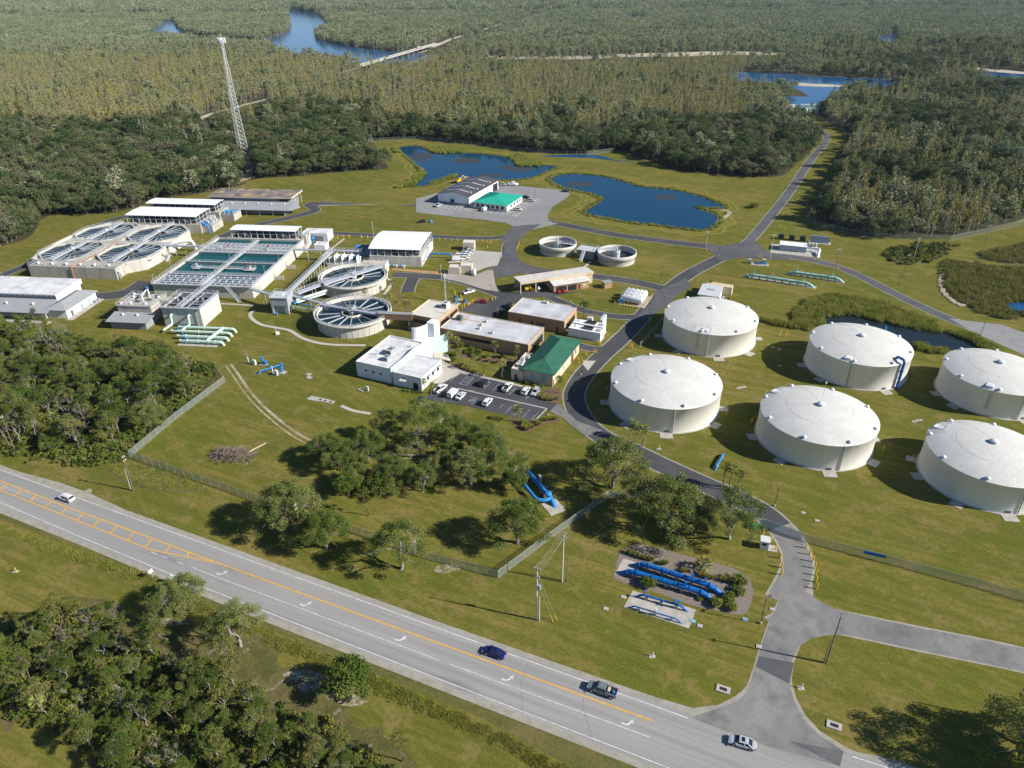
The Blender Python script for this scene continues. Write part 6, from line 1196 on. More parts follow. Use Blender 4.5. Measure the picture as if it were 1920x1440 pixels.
t = thing('control_cabinet', 'grey control cabinet and hatch in front of the office wall', 'cabinet', at(686, 733), R(-24)); b = MB(); b.box(0, .9, 0, .5, 0, 1.7); b.build('cabinet', m_steel, t); b = MB(); b.box(-2.6, -.8, -.9, .3, 0, .35); b.build('hatch', m_greyroof, t)
t = thing('instrument_post', 'small white instrument on the lawn below the clarifier', 'cabinet', at(521, 627), R(20)); b = MB(); b.box(-.7, .7, -.4, .4, 0, 1.1); b.bar((-.5, 0, 0), (-.5, 0, 2.4), .2); b.build('cabinet', m_wpipe, t)
# machinery in the garage
t = thing('yellow_compressor', 'yellow wheeled machine parked in the open garage bay', 'machine', fr(CA, 105, 267, 0), R(CA)); b = MB(); b.box(-1.6, 1.2, -.8, .8, .6, 1.7); b.cyl(.2, 0, 1.7, 2.3, .5, 10); b.build('body', m_yel, t)
for x in (-1.1, .8):
    for y in (-.9, .9): b = MB(); b.tube([(x, y-.12, .45), (x, y+.12, .45)], .45, 12); b.build('wheel', m_rub, t)
for k, (x, y, m, lab) in enumerate(((116.2, 258.8, m_red, 'red mower in the garage annex bay'), (118.6, 258.9, m_red, 'red tractor in the garage annex bay'), (109.6, 265.5, m_wpipe, 'white crate at the open garage bay'))):
    t = thing('parked_machine', lab, 'machine', fr(CA, x, y), R(CA)); b = MB(); b.box(-.7, .7, -.5, .6, .3, 1.1); b.box(-.6, -.1, -.4, .4, 1.1, 1.7); b.build('body', m, t); b = MB()
    for q in (-.45, .45): b.tube([(q, -.56, .3), (q, -.4, .3)], .3, 10)
    b.build('wheel', m_rub, t)
t = thing('excavator', 'orange excavator parked at the far side of the warehouse', 'excavator', at(860, 343), R(30)); b = MB(); b.box(-1.6, 1.6, -1.2, 1.2, 1, 2.2); b.box(-.2, 1.2, -1, .2, 2.2, 3.2); b.build('body', m_yel, t); b = MB(); b.tube([(1.4, .5, 2), (3.6, .5, 4.4), (5.6, .5, 2.6), (5.6, .5, 1)], .28, 6); b.build('arm', m_yel, t); b = MB(); b.box(-1.9, 1.9, -1.5, -.9, 0, 1); b.box(-1.9, 1.9, .9, 1.5, 0, 1); b.build('track', m_rub, t)

# ------------------------------------------------------------------ vehicles
GL = mat('car_glass', (.012, .014, .018), .05, spec=.7)
def paint(name, col): return mat('paint_'+name, col, .28, spec=.5, metal=.15)
def loft(secs, smooth=True):
    b = MB(); n = len(secs[0]); vs = [p for s in secs for p in s]
    b.add(vs, [(i*n+k, i*n+(k+1) % n, (i+1)*n+(k+1) % n, (i+1)*n+k) for i in range(len(secs)-1) for k in range(n)], False)
    b.add(secs[0], [tuple(range(n-1, -1, -1))]); b.add(secs[-1], [tuple(range(n))]); return b
def sec(x, w, zl, zt): return [(x, -w*.92, zl), (x, -w, zl+.18), (x, -w, zt-.22), (x, -w*.9, zt-.05), (x, -w*.6, zt), (x, w*.6, zt), (x, w*.9, zt-.05), (x, w, zt-.22), (x, w, zl+.18), (x, w*.92, zl)]
def vehicle(kind, pm, label, loc, ang, group=None, rack=False):
    t = thing({'sedan': 'sedan_car', 'suv': 'suv_car', 'pickup': 'pickup_truck', 'van': 'van'}[kind], label, {'sedan': 'car', 'suv': 'car', 'pickup': 'pickup truck', 'van': 'van'}[kind], loc, ang, group)
    S = {'sedan': dict(L=4.8, W=.92, hood=.92, deck=.98, body=[(-2.4, .8, .35, .80), (-2.3, .88, .28, .96), (-1.5, .92, .24, 1.0), (0, .93, .22, .98), (1.0, .92, .22, .97), (2.0, .9, .26, .84), (2.35, .82, .32, .72), (2.42, .7, .38, .62)], cab=[(-1.75, 1.28, .98), (-.95, .55, 1.44)], zr=1.44),
         'suv': dict(W=.96, body=[(-2.38, .84, .4, .95), (-2.3, .92, .34, 1.08), (-1.5, .96, .28, 1.12), (.9, .96, .28, 1.1), (1.9, .94, .32, 1.02), (2.3, .88, .38, .9), (2.4, .76, .42, .8)], cab=[(-2.22, 1.15, 1.1), (-1.95, .35, 1.72)], zr=1.72),
         'pickup': dict(W=.99, body=[(-2.95, .94, .5, 1.0), (-2.85, .98, .42, 1.1), (-.95, .98, .36, 1.12), (.95, .99, .36, 1.14), (2.1, .97, .4, 1.1), (2.75, .94, .45, 1.02), (2.85, .84, .5, .86)], cab=[(-.95, 1.5, 1.12), (-.75, .75, 1.85)], zr=1.85),
         'van': dict(W=1.0, body=[(-2.7, .94, .4, 1.1), (-2.62, 1.0, .34, 1.25), (1.2, 1.0, .32, 1.25), (2.2, .96, .36, 1.12), (2.6, .88, .42, .95)], cab=[(-2.6, 1.9, 1.24), (-2.52, 1.0, 2.15)], zr=2.15)}[kind]
    t.location.z += .06; W = S['W']; bo = loft([sec(*s) for s in S['body']]).build('body', pm, t)
    (xr0, xf0, z0), (xr1, xf1, z1) = S['cab']; wb, wr = W*.9, W*.74; z0 -= .04
    lo = [(xr0, -wb, z0), (xf0, -wb, z0), (xf0, wb, z0), (xr0, wb, z0)]; hi = [(xr1, -wr, z1), (xf1, -wr, z1), (xf1, wr, z1), (xr1, wr, z1)]
    for nm, q in (('window', (0, 1)), ('windshield', (1, 2)), ('window', (2, 3)), ('rear_window', (3, 0))):
        b = MB(); i, j = q; A, B, C_, D_ = map(Vector, (lo[i], lo[j], hi[j], hi[i])); cen = Vector((0, 0, (z0+z1)/2-.5)); nrm = (B-A).cross(D_-A).normalized()
        b.add([A, B, C_, D_, A-nrm*.03, B-nrm*.03, C_-nrm*.03, D_-nrm*.03], [(0, 1, 2, 3), (7, 6, 5, 4), (0, 4, 5, 1), (1, 5, 6, 2), (2, 6, 7, 3), (3, 7, 4, 0)])
        solid = kind == 'van' and nm in ('window', 'rear_window'); b.build('side_panel' if solid else nm, pm if solid else GL, t)
    b = MB(); b.slab([(xr1-.05, -wr-.03, z1+.02), (xf1+.06, -wr-.03, z1+.02), (xf1+.06, wr+.03, z1+.02), (xr1-.05, wr+.03, z1+.02)], .09)
    b.slab([(xr1+.15, -wr*.7, z1+.06), (xf1-.15, -wr*.7, z1+.06), (xf1-.15, wr*.7, z1+.06), (xr1+.15, wr*.7, z1+.06)], .05)
    for i in range(4): b.bar(lo[i], hi[i], .09)
    for sy in (-1, 1):
        xm0, xm1 = (xr0+xf0)/2-.1, (xr1+xf1)/2-.05; b.bar((xm0, sy*wb, z0), (xm1, sy*wr, z1), .09)
        if kind == 'suv': b.bar((xr0+.75, sy*wb, z0), (xr1+.6, sy*wr, z1), .1)
    if rack:
        for sy in (-1, 1): b.bar((xr1+.1, sy*wr*.85, z1+.09), (xf1-.1, sy*wr*.85, z1+.09), .05)
    ro = b.build('roof', pm, t)
    if kind == 'sedan': b = MB(); b.box(-.35, .25, -.45, .45, z1+.061, z1+.068); b.build('sunroof', GL, ro)
    if kind == 'pickup':
        b = MB(); b.box(-2.78, -1.0, -.78, .78, 1.1, 1.135); b.build('bed_liner', m_rub, t); b = MB(); b.box(-2.9, -2.8, -.96, .96, 1.08, 1.3); b.box(-2.8, -.98, .8, .96, 1.08, 1.3); b.box(-2.8, -.98, -.96, -.8, 1.08, 1.3); b.build('bed_side', pm, t)
    wx = {'sedan': (-1.42, 1.42), 'suv': (-1.4, 1.45), 'pickup': (-1.9, 1.85), 'van': (-1.7, 1.75)}[kind]; rw = .34 if kind == 'sedan' else .39
    for x in wx:
        for sy in (-1, 1):
            b = MB(); b.tube([(x, sy*(W-.2), rw), (x, sy*(W+.015), rw)], rw, 18); w_ = b.build('wheel', m_rub, t); b = MB(); b.tube([(x, sy*(W), rw), (x, sy*(W+.03), rw)], rw*.62, 12); b.build('rim', m_steel, w_)
            b = MB(); b.tube([(x, sy*(W-.3), rw+.06), (x, sy*(W+.004), rw+.06)], rw+.1, 18); b.build('wheel_arch', m_rub, t)
    xe, xb = S['body'][-1][0], S['body'][0][0]; zt = S['body'][-2][3]
    for sy in (-1, 1):
        b = MB(); b.box(xe-.28, xe-.02, sy*W*.72-.16, sy*W*.72+.16, zt-.2, zt-.04); b.build('headlight', m_wpipe, t)
        b = MB(); b.box(xb-.02, xb+.14, sy*W*.76-.14, sy*W*.76+.14, .68, .9 if kind != 'pickup' else 1.0); b.build('tail_light', m_red, t)
        b = MB(); b.box(xf0-.35, xf0-.12, sy*(W+.1)-.1, sy*(W+.1)+.1, z0, z0+.16); b.build('mirror', pm, t)
    b = MB(); b.box(xb-.03, xb+.02, -.3, .3, .55, .68); b.build('number_plate', m_wl, t)
    return t
PW, PS, PB, PG, PD_ = paint('white', (.78, .78, .78)), paint('silver', (.50, .53, .56)), paint('blue', (.012, .022, .16)), paint('grey', (.17, .21, .24)), paint('dark', (.03, .032, .038))
PR = paint('red', (.30, .012, .02))
HD = R(HA)+math.pi; TD = R(66)
vehicle('suv', PW, 'white estate car driving left on the highway beside hatched yellow lines', at(126, 937), HD, None, True)
vehicle('sedan', PB, 'dark blue sedan driving left on the highway', at(927, 1227), HD)
t = vehicle('pickup', PG, 'grey pickup truck with black bed and blue bucket on the highway', at(1129, 1297), HD)
b = MB(); b.cyl(-2.3, .2, 1.12, 1.5, .24, 12); b.build('bucket', m_blue2, t); b = MB(); b.box(-1.5, -1.1, -.5, .5, 1.12, 1.5); b.build('toolbox', m_beige, t)
vehicle('sedan', PS, 'silver sedan with dark sunroof at the entrance drive mouth', at(1391, 1396), HD+R(4))
vehicle('suv', PD_, 'dark grey suv parked beside the hatched parking space', at(907, 721), TD, None, True)
vehicle('pickup', PW, 'white pickup in the upper parking row with empty bed', at(952, 729), TD)
vehicle('suv', PW, 'white suv with roof rack in the upper parking row', at(986, 736), TD, None, True)
vehicle('suv', PS, 'silver suv facing out at the end of the upper parking row', at(1004, 738), TD+math.pi)
vehicle('van', PW, 'white van in the lower parking row behind the oaks', at(849, 741), TD)
vehicle('sedan', PW, 'white sedan beside the white van in the lower row', at(864, 745), TD)
vehicle('suv', PW, 'white car alone in the lower parking row under oak branches', at(914, 757), TD)
vehicle('pickup', PW, 'white pickup by the office wall half hidden by palms', at(826, 732), TD+R(-8))
vehicle('sedan', PD_, 'dark blue car under the oak crown in the lower row', at(789, 753), TD)
vehicle('pickup', PS, 'silver pickup parked on grass behind the blue pumps', at(879, 550), R(35))
vehicle('sedan', PR, 'red car parked by yellow bollards near the link building', at(904, 568), R(-12)+math.pi)
vehicle('suv', PD_, 'dark suv in the shade of the maintenance building', at(955, 575), R(66)); vehicle('pickup', PD_, 'black pickup deepest in the maintenance building shade', at(940, 589), R(66))
z8 = zo(800, 430, 12)
for k, (p, pm, lab, kd) in enumerate(((z8((915, 470))[0], PD_, 'dark pickup in front of the rear equipment shed', 'pickup'), (z8((940, 520))[0], PS, 'silver pickup second from the rear equipment shed', 'pickup'), (z8((905, 575))[0], PW, 'white pickup in the middle of the gravel yard row', 'pickup'), (z8((865, 625))[0], PW, 'white utility pickup fourth in the gravel yard row', 'pickup'), (z8((840, 680))[0], PW, 'white pickup nearest the two equipment sheds', 'pickup'), (z8((700, 700))[0], PW, 'white van parked against the grey equipment shed', 'van'), (z8((760, 620))[0], PW, 'white suv behind the utility pickup on the gravel yard', 'suv'))): vehicle(kd, pm, lab, at(*p), R(8), 'work trucks on the gravel yard')
vehicle('pickup', PS, 'grey pickup at the left end of the warehouse bays', at(822, 387), R(62)); vehicle('van', PW, 'white van at the teal roofed office door', at(909, 395), R(62))
vehicle('pickup', PW, 'white pickup at the lower planted island of the back lot', at(970, 395), R(-12)); vehicle('pickup', PS, 'silver pickup at the upper planted island of the back lot', at(994, 378), R(-12)); vehicle('suv', PD_, 'dark blue suv against the teal roofed office end', at(986, 372), R(-12))
vehicle('pickup', PS, 'grey pickup behind the warehouse at the pond', at(941, 348), R(-10)); vehicle('sedan', PD_, 'dark flat car alone in the far corner of the back lot', at(1060, 360), R(-15))
t = thing('boat_trailer', 'white boat on trailer beside the pond behind the warehouse', 'boat', at(962, 348), R(-10)); b = MB(); b.prism([(-3, -1), (2, -1), (3.4, 0), (2, 1), (-3, 1)], .6, 1.7); b.build('hull', m_wmetal, t); b = MB(); b.box(-1, 1, -.9, .9, 2.4, 2.6); b.bar((-.8, 0, 1.7), (-.8, 0, 2.4), .1); b.build('bimini', m_wmetal, t); b = MB(); b.box(-2.6, 4.4, -.1, .1, .4, .6); b.box(-1, -.4, -1.2, 1.2, .1, .7); b.build('trailer', m_steeld, t)
ba, bang, bL = BRIDGE
for k, (u, lab, side) in enumerate(((.18, 'white car nearest the camera end of the river bridge', -2.4), (.36, 'silver car on the near half of the river bridge', 2.4), (.7, 'white car on the far half of the river bridge', -2.4), (.95, 'white van at the far end of the river bridge', 2.4))):
    v = vehicle('van' if 'van' in lab else 'sedan', PW if 'white' in lab else PS, lab, ba+Vector((math.cos(bang)*bL*u-math.sin(bang)*side, math.sin(bang)*bL*u+math.cos(bang)*side, 7.22)), bang); v.scale = (1.3, 1.3, 1.3)
vehicle('suv', PD_, 'dark suv parked at the river intake deck', at(1499, 218), R(40))
# ------------------------------------------------------------------ vegetation
def leafmat(name, cols, tr=.14, rough=.6, zone=.03):
    """foliage: colour picked per plant, varied slowly over the ground"""
    m = D.materials.new(name); m.use_nodes = True; N = m.node_tree.nodes; L = m.node_tree.links; p = N['Principled BSDF']; out = N['Material Output']
    oi = N.new('ShaderNodeObjectInfo'); no = N.new('ShaderNodeTexNoise'); no.inputs['Scale'].default_value = zone; no.inputs['Detail'].default_value = 3
    L.new(oi.outputs['Location'], no.inputs['Vector']); ge = N.new('ShaderNodeNewGeometry'); ad = N.new('ShaderNodeMath'); ad.operation = 'MULTIPLY_ADD'; ad.inputs[1].default_value = .62; L.new(oi.outputs['Random'], ad.inputs[0])
    sb = N.new('ShaderNodeMath'); sb.operation = 'MULTIPLY_ADD'; sb.inputs[1].default_value = 1.3; sb.inputs[2].default_value = -.5; L.new(no.outputs[0], sb.inputs[0]); L.new(sb.outputs[0], ad.inputs[2])
    a2 = N.new('ShaderNodeMath'); a2.operation = 'MULTIPLY_ADD'; a2.inputs[1].default_value = .12; L.new(ge.outputs['Random Per Island'], a2.inputs[0]); L.new(ad.outputs[0], a2.inputs[2])
    cr = N.new('ShaderNodeValToRGB'); E_ = cr.color_ramp.elements
    E_[0].position = 0.05; E_[0].color = (*cols[0], 1); E_[1].position = .95; E_[1].color = (*cols[-1], 1)
    for i, c in enumerate(cols[1:-1]): e = E_.new(.05+.9*(i+1)/(len(cols)-1)); e.color = (*c, 1)
    L.new(a2.outputs[0], cr.inputs[0]); L.new(cr.outputs[0], p.inputs['Base Color']); p.inputs['Roughness'].default_value = rough; p.inputs['Specular IOR Level'].default_value = .05
    if tr:
        t = N.new('ShaderNodeBsdfTranslucent'); L.new(cr.outputs[0], t.inputs[0]); mx = N.new('ShaderNodeMixShader'); mx.inputs[0].default_value = tr; L.new(p.outputs[0], mx.inputs[1]); L.new(t.outputs[0], mx.inputs[2]); L.new(mx.outputs[0], out.inputs[0])
    MATS[name] = m; return m
lf_oak = leafmat('oak_leaves', [(0.078, 0.118, 0.023), (0.112, 0.153, 0.031), (0.149, 0.183, 0.046), (0.192, 0.210, 0.078)])
lf_oak_l = leafmat('oak_leaves_light', [(0.137, 0.172, 0.035), (0.181, 0.208, 0.052), (0.226, 0.238, 0.084)])
lf_oak_d = leafmat('oak_leaves_dark', [(0.064, 0.113, 0.019), (0.091, 0.141, 0.022), (0.126, 0.161, 0.038)])
lf_wood = leafmat('wood_leaves', [(.035, .058, .014), (.066, .098, .020), (.115, .14, .030), (.18, .175, .055)])
lf_wood_l = leafmat('wood_leaves_light', [(.085, .122, .025), (.15, .172, .038), (.215, .195, .065)])
lf_pine = leafmat('pine_needles', [(0.087, 0.126, 0.022), (0.131, 0.155, 0.027), (0.174, 0.177, 0.044)])
lf_palm = leafmat('palm_fronds', [(0.128, 0.185, 0.031), (0.200, 0.240, 0.050), (0.307, 0.305, 0.083)])
lf_cyp = leafmat('cypress_foliage', [(0.184, 0.227, 0.059), (0.255, 0.258, 0.058), (0.327, 0.297, 0.082), (0.328, 0.297, 0.125), (0.350, 0.303, 0.064)], .15, zone=.012)
lf_mix = leafmat('far_foliage', [(0.140, 0.179, 0.089), (0.193, 0.231, 0.114), (0.256, 0.276, 0.151), (0.319, 0.321, 0.185)], .1, zone=.008)
lf_dk = leafmat('dark_evergreen', [(.042, .072, .026), (.075, .112, .040), (.115, .145, .058), (.16, .165, .07), (.16, .155, .105)], .2, zone=.03)
lf_reed = leafmat('reed_blades', [(0.140, 0.193, 0.028), (0.238, 0.258, 0.050), (0.350, 0.338, 0.082), (0.182, 0.225, 0.037)], .2, zone=.06)
lf_wet = leafmat('wetland_reed', [(.15, .19, .035), (.22, .22, .055), (.30, .25, .10), (.18, .22, .05)], .1, zone=.06)
lf_shrub = leafmat('shrub_leaves', [(0.086, 0.151, 0.021), (0.157, 0.196, 0.032), (0.278, 0.257, 0.053)], .2, zone=.1)
lf_dead = leafmat('dead_leaves', [(0.232, 0.163, 0.078), (0.290, 0.222, 0.117), (0.246, 0.214, 0.131)], .1)
bark = mat('grey_bark', (.21, .185, .155), .9, var=.4, scale=1.5); barkp = mat('pale_bark', (.31, .285, .245), .9, var=.35, scale=1.2); barkb = mat('brown_bark', (.17, .115, .08), .9, var=.3, scale=2)
class Tree:
    def __init__(s, seed): s.r = random.Random(seed); s.w = MB(); s.lv = []; s.lf = []; s.lm = []
    def leaf(s, c, d, L, wd, m, roll=None):
        d = d.normalized(); a = d.orthogonal().normalized(); a.rotate(Matrix.Rotation(s.r.uniform(0, 6.28) if roll is None else roll, 3, d)); n = len(s.lv); h = a*wd*.5
        s.lv += [c-d*L*.5, c+h-d*L*.08, c+d*L*.5, c-h-d*L*.08]; s.lf.append((n, n+1, n+2, n+3)); s.lm.append(m)
    def clump(s, c, rad, n, L, m, flat=.75, wd=.6, vert=0):
        c = Vector(c)
        for _ in range(n):
            v = Vector((s.r.gauss(0, 1), s.r.gauss(0, 1), s.r.gauss(0, 1))).normalized()*rad*(s.r.random()**.45); v.z *= flat
            d = Vector((s.r.uniform(-1, 1), s.r.uniform(-1, 1), s.r.uniform(-.55, .55)+vert)); l = L*s.r.uniform(.65, 1.3); s.leaf(c+v, d, l, l*wd, m)
    def limb(s, a, b, r0, r1, sag=.0, n=5):
        a, b = Vector(a), Vector(b); j = (b-a).length*.1; P = [a.lerp(b, k/n)+Vector((s.r.uniform(-j, j), s.r.uniform(-j, j), s.r.uniform(-j, j)+sag*math.sin(math.pi*k/n)))*(0 if k in (0, n) else 1) for k in range(n+1)]
        s.w.tube(P, r0, 6, True, r1/r0); return P
    def crown(s, R_, z0, z1, nc, cr, per, L, trunk_r, fork=.3, mats=(0, 0, 1, 2), hollow=.55, trunk_z=None, lean=0, bare=0, twigs=.7):
        tz = trunk_z or z0*.8; base = Vector((0, 0, 0)); fz = Vector((s.r.uniform(-.3, .3)+lean, s.r.uniform(-.3, .3), tz)); s.limb((0, 0, -.2), fz, trunk_r, trunk_r*.75, n=4)
        nl = 5; mains = []
        for k in range(nl):
            a = 2*math.pi*k/nl+s.r.uniform(-.4, .4); e = Vector((fz.x+math.cos(a)*R_*.55, fz.y+math.sin(a)*R_*.55, z0+(z1-z0)*s.r.uniform(.35, .7))); mains.append(s.limb(fz, e, trunk_r*.55, trunk_r*.22, .3))
        for i in range(nc):
            u = (i+.5)/nc; a = i*2.399+s.r.uniform(-.4, .4); rr = R_*math.sqrt(u)*s.r.uniform(.8, 1.1); h = (1-(min(rr/R_, 1))**2)**.5
            z = z0+(z1-z0)*(h*s.r.uniform(hollow, 1)+.12*s.r.random()); c = Vector((fz.x+math.cos(a)*rr, fz.y+math.sin(a)*rr, z)); q = cr*s.r.uniform(.7, 1.3); mt = mats[s.r.randrange(len(mats))]
            b_ = min((p for P in mains for p in P), key=lambda p: (p-c).length)
            if s.r.random() < twigs: s.limb(b_, c, trunk_r*.16, trunk_r*.05, n=3)
            if s.r.random() > bare: s.clump(c, q, int(per*(q/cr)**2), L, mt)
            else:
                for _ in range(7): v = Vector((s.r.uniform(-1, 1), s.r.uniform(-1, 1), s.r.uniform(-.2, 1)))*q*1.2; s.limb(c, c+v, trunk_r*.08, trunk_r*.03, n=2)
        return s
    def meshes(s, name, lmats, wmat):
        w = D.meshes.new(name+'_trunk'); w.from_pydata(s.w.v, [], s.w.f); w.materials.append(wmat); w.polygons.foreach_set('use_smooth', s.w.sm)
        c = D.meshes.new(name+'_crown'); c.from_pydata([tuple(v) for v in s.lv], [], s.lf); [c.materials.append(m) for m in lmats]; c.polygons.foreach_set('material_index', [min(i, len(lmats)-1) for i in s.lm]); w.update(); c.update(); return w, c
    def joined(s, name, lmats, wmat):
        n = len(s.w.v); me = D.meshes.new(name); me.from_pydata(s.w.v+[tuple(v) for v in s.lv], [], s.w.f+[tuple(i+n for i in f) for f in s.lf])
        for m in [*lmats, wmat]: me.materials.append(m)
        me.polygons.foreach_set('material_index', [len(lmats)]*len(s.w.f)+[min(i, len(lmats)-1) for i in s.lm]); me.update(); return me
OAKM = [lf_oak, lf_oak_l, lf_oak_d]; WOODM = [lf_wood, lf_wood_l, lf_oak_d]
K = {}                                            # kind -> list of (trunk mesh, crown mesh)
K['oak'] = [Tree(10+i).crown(Rr, z0, z1, int(nc*1.5), 1.2, 370, .24, .42, trunk_z=tz, bare=.05).meshes('oak', OAKM, bark) for i, (Rr, z0, z1, nc, tz) in enumerate(((6.3, 2.4, 10.2, 46, 2.0), (5.6, 2.2, 9.4, 38, 1.8), (6.8, 2.2, 9.2, 48, 1.6)))]
K['open_oak'] = [Tree(30+i).crown(Rr, 2.8, 10.3, int(nc*1.5), 1.05, 280, .235, .36, trunk_z=1.8, bare=.16, mats=(0, 1, 1, 2)).meshes('open_oak', OAKM, barkp) for i, (Rr, nc) in enumerate(((6.4, 40), (5.4, 32)))]
K['small_oak'] = [Tree(40).crown(2.7, 1.2, 5.2, 20, .95, 300, .27, .14).meshes('small_oak', OAKM, bark)]
K['leafy'] = [Tree(50+i).crown(Rr, z0, z1, int(nc*1.3), 1.0, 270, .25, .2, trunk_z=z0*.8, bare=.14).meshes('leafy_tree', WOODM, barkp) for i, (Rr, z0, z1, nc) in enumerate(((3.4, 4.5, 11, 26), (4.0, 4, 10, 30), (2.8, 5, 12, 22), (3.6, 3.4, 8.5, 26)))]
K['sparse'] = [Tree(60+i).crown(3.2, 4, 11, 22, .95, 150, .3, .17, bare=.35, mats=(0, 1, 1)).meshes('sparse_tree', WOODM, barkp) for i in range(2)]
K['bare'] = [Tree(70).crown(3.0, 3, 9.5, 26, .8, 14, .3, .2, bare=.8).meshes('bare_tree', [lf_dead], barkp)]
def pine(seed, H):
    t = Tree(seed); t.limb((0, 0, -.2), (.3, .1, H), .19, .07, n=6)
    for k in range(15):
        z = H*(.62+.38*k/14); a = k*2.4; r = 2.0*(1-.55*k/14); e = Vector((.3+math.cos(a)*r, math.sin(a)*r, z+.3)); t.limb((.3*z/H, 0, z-.3), e, .05, .02, n=2); t.clump(e, .75, 60, .45, 0, .6, .28)
    return t.meshes('pine', [lf_pine], barkb)
K['pine'] = [pine(80, 11.5), pine(81, 9.5)]
def palm(seed, H, n=26, L=1.45):
    t = Tree(seed); t.limb((0, 0, -.1), (t.r.uniform(-.3, .3), t.r.uniform(-.3, .3), H), .19, .16, n=4); top = Vector(t.w.v[-3])
    top = Vector((0, 0, 0)); 
    for v in t.w.v[-6:]: top += Vector(v)/6
    for k in range(n):
        a = k*2.399; el = math.radians(75-125*(k/n)); d = Vector((math.cos(a)*math.cos(el), math.sin(a)*math.cos(el), math.sin(el))); st = top+d*L*.5; t.w.tube([top, st], .03, 4, False)
        sd = d.cross(Vector((0, 0, 1))).normalized()
        for j in range(-4, 5):
            dd_ = (d*1.0+sd*j*.24+Vector((0, 0, -.10-abs(j)*.03))).normalized(); t.leaf(st+dd_*L*.36, dd_, L*.8, .13, 0, 0)
    return t.meshes('palm', [lf_palm], bark)
K['palm'] = [palm(90, 5.6), palm(91, 4.2), palm(92, 6.6)]; K['short_palm'] = [palm(93, 1.6, 34, 1.75)]
def bush(seed, R_, H, mm=(lf_shrub,), n=9, per=110):
    t = Tree(seed)
    for k in range(n): a = k*2.4; r = R_*.62*math.sqrt(k/n); t.limb((0, 0, -.1), (math.cos(a)*r, math.sin(a)*r, H*.5), .04, .02, n=2); t.clump((math.cos(a)*r, math.sin(a)*r, H*(.62-.3*(r/R_)**2)), R_*.45, per, .26, k % len(mm), .8)
    return t.meshes('shrub', list(mm), barkb)
K['shrub'] = [bush(100, 1.2, 1.5), bush(101, 1.0, 1.1), bush(102, 1.5, 2.0)]; K['grass_clump'] = []
tg = Tree(105)
for _ in range(190): a = tg.r.uniform(0, 6.28); d_ = Vector((math.cos(a)*tg.r.uniform(.1, .9), math.sin(a)*tg.r.uniform(.1, .9), 1)); tg.leaf(d_*.55, d_, 1.25, .07, 0)
K['grass_clump'] = [tg.meshes('grass_clump', [lf_reed], barkb)]
NAMES = {'oak': 'oak_tree', 'open_oak': 'oak_tree', 'small_oak': 'oak_tree', 'leafy': 'broadleaf_tree', 'sparse': 'broadleaf_tree', 'bare': 'bare_tree', 'pine': 'pine_tree', 'palm': 'palm_tree', 'short_palm': 'palm_tree', 'shrub': 'shrub', 'grass_clump': 'grass_clump'}
rv = random.Random(77); NT = [0]
def plant(kind, p, sc, label, group=None, var=None, rz=None):
    w, c = K[kind][rv.randrange(len(K[kind])) if var is None else var]
    cat = 'shrub' if kind in ('shrub', 'grass_clump') else 'palm' if 'palm' in kind else 'tree'
    t = thing(NAMES[kind], label, cat, p, rv.uniform(0, 6.28) if rz is None else rz, group); s_ = sc*rv.uniform(.96, 1.04); t.scale = (s_, s_, s_*rv.uniform(.94, 1.06)); NT[0] += 1
    for nm, me in (('trunk' if cat != 'shrub' else 'stem', w), ('crown', c)):
        if len(me.vertices): o = D.objects.new(nm, me); COL.objects.link(o); o.parent = t
    return t
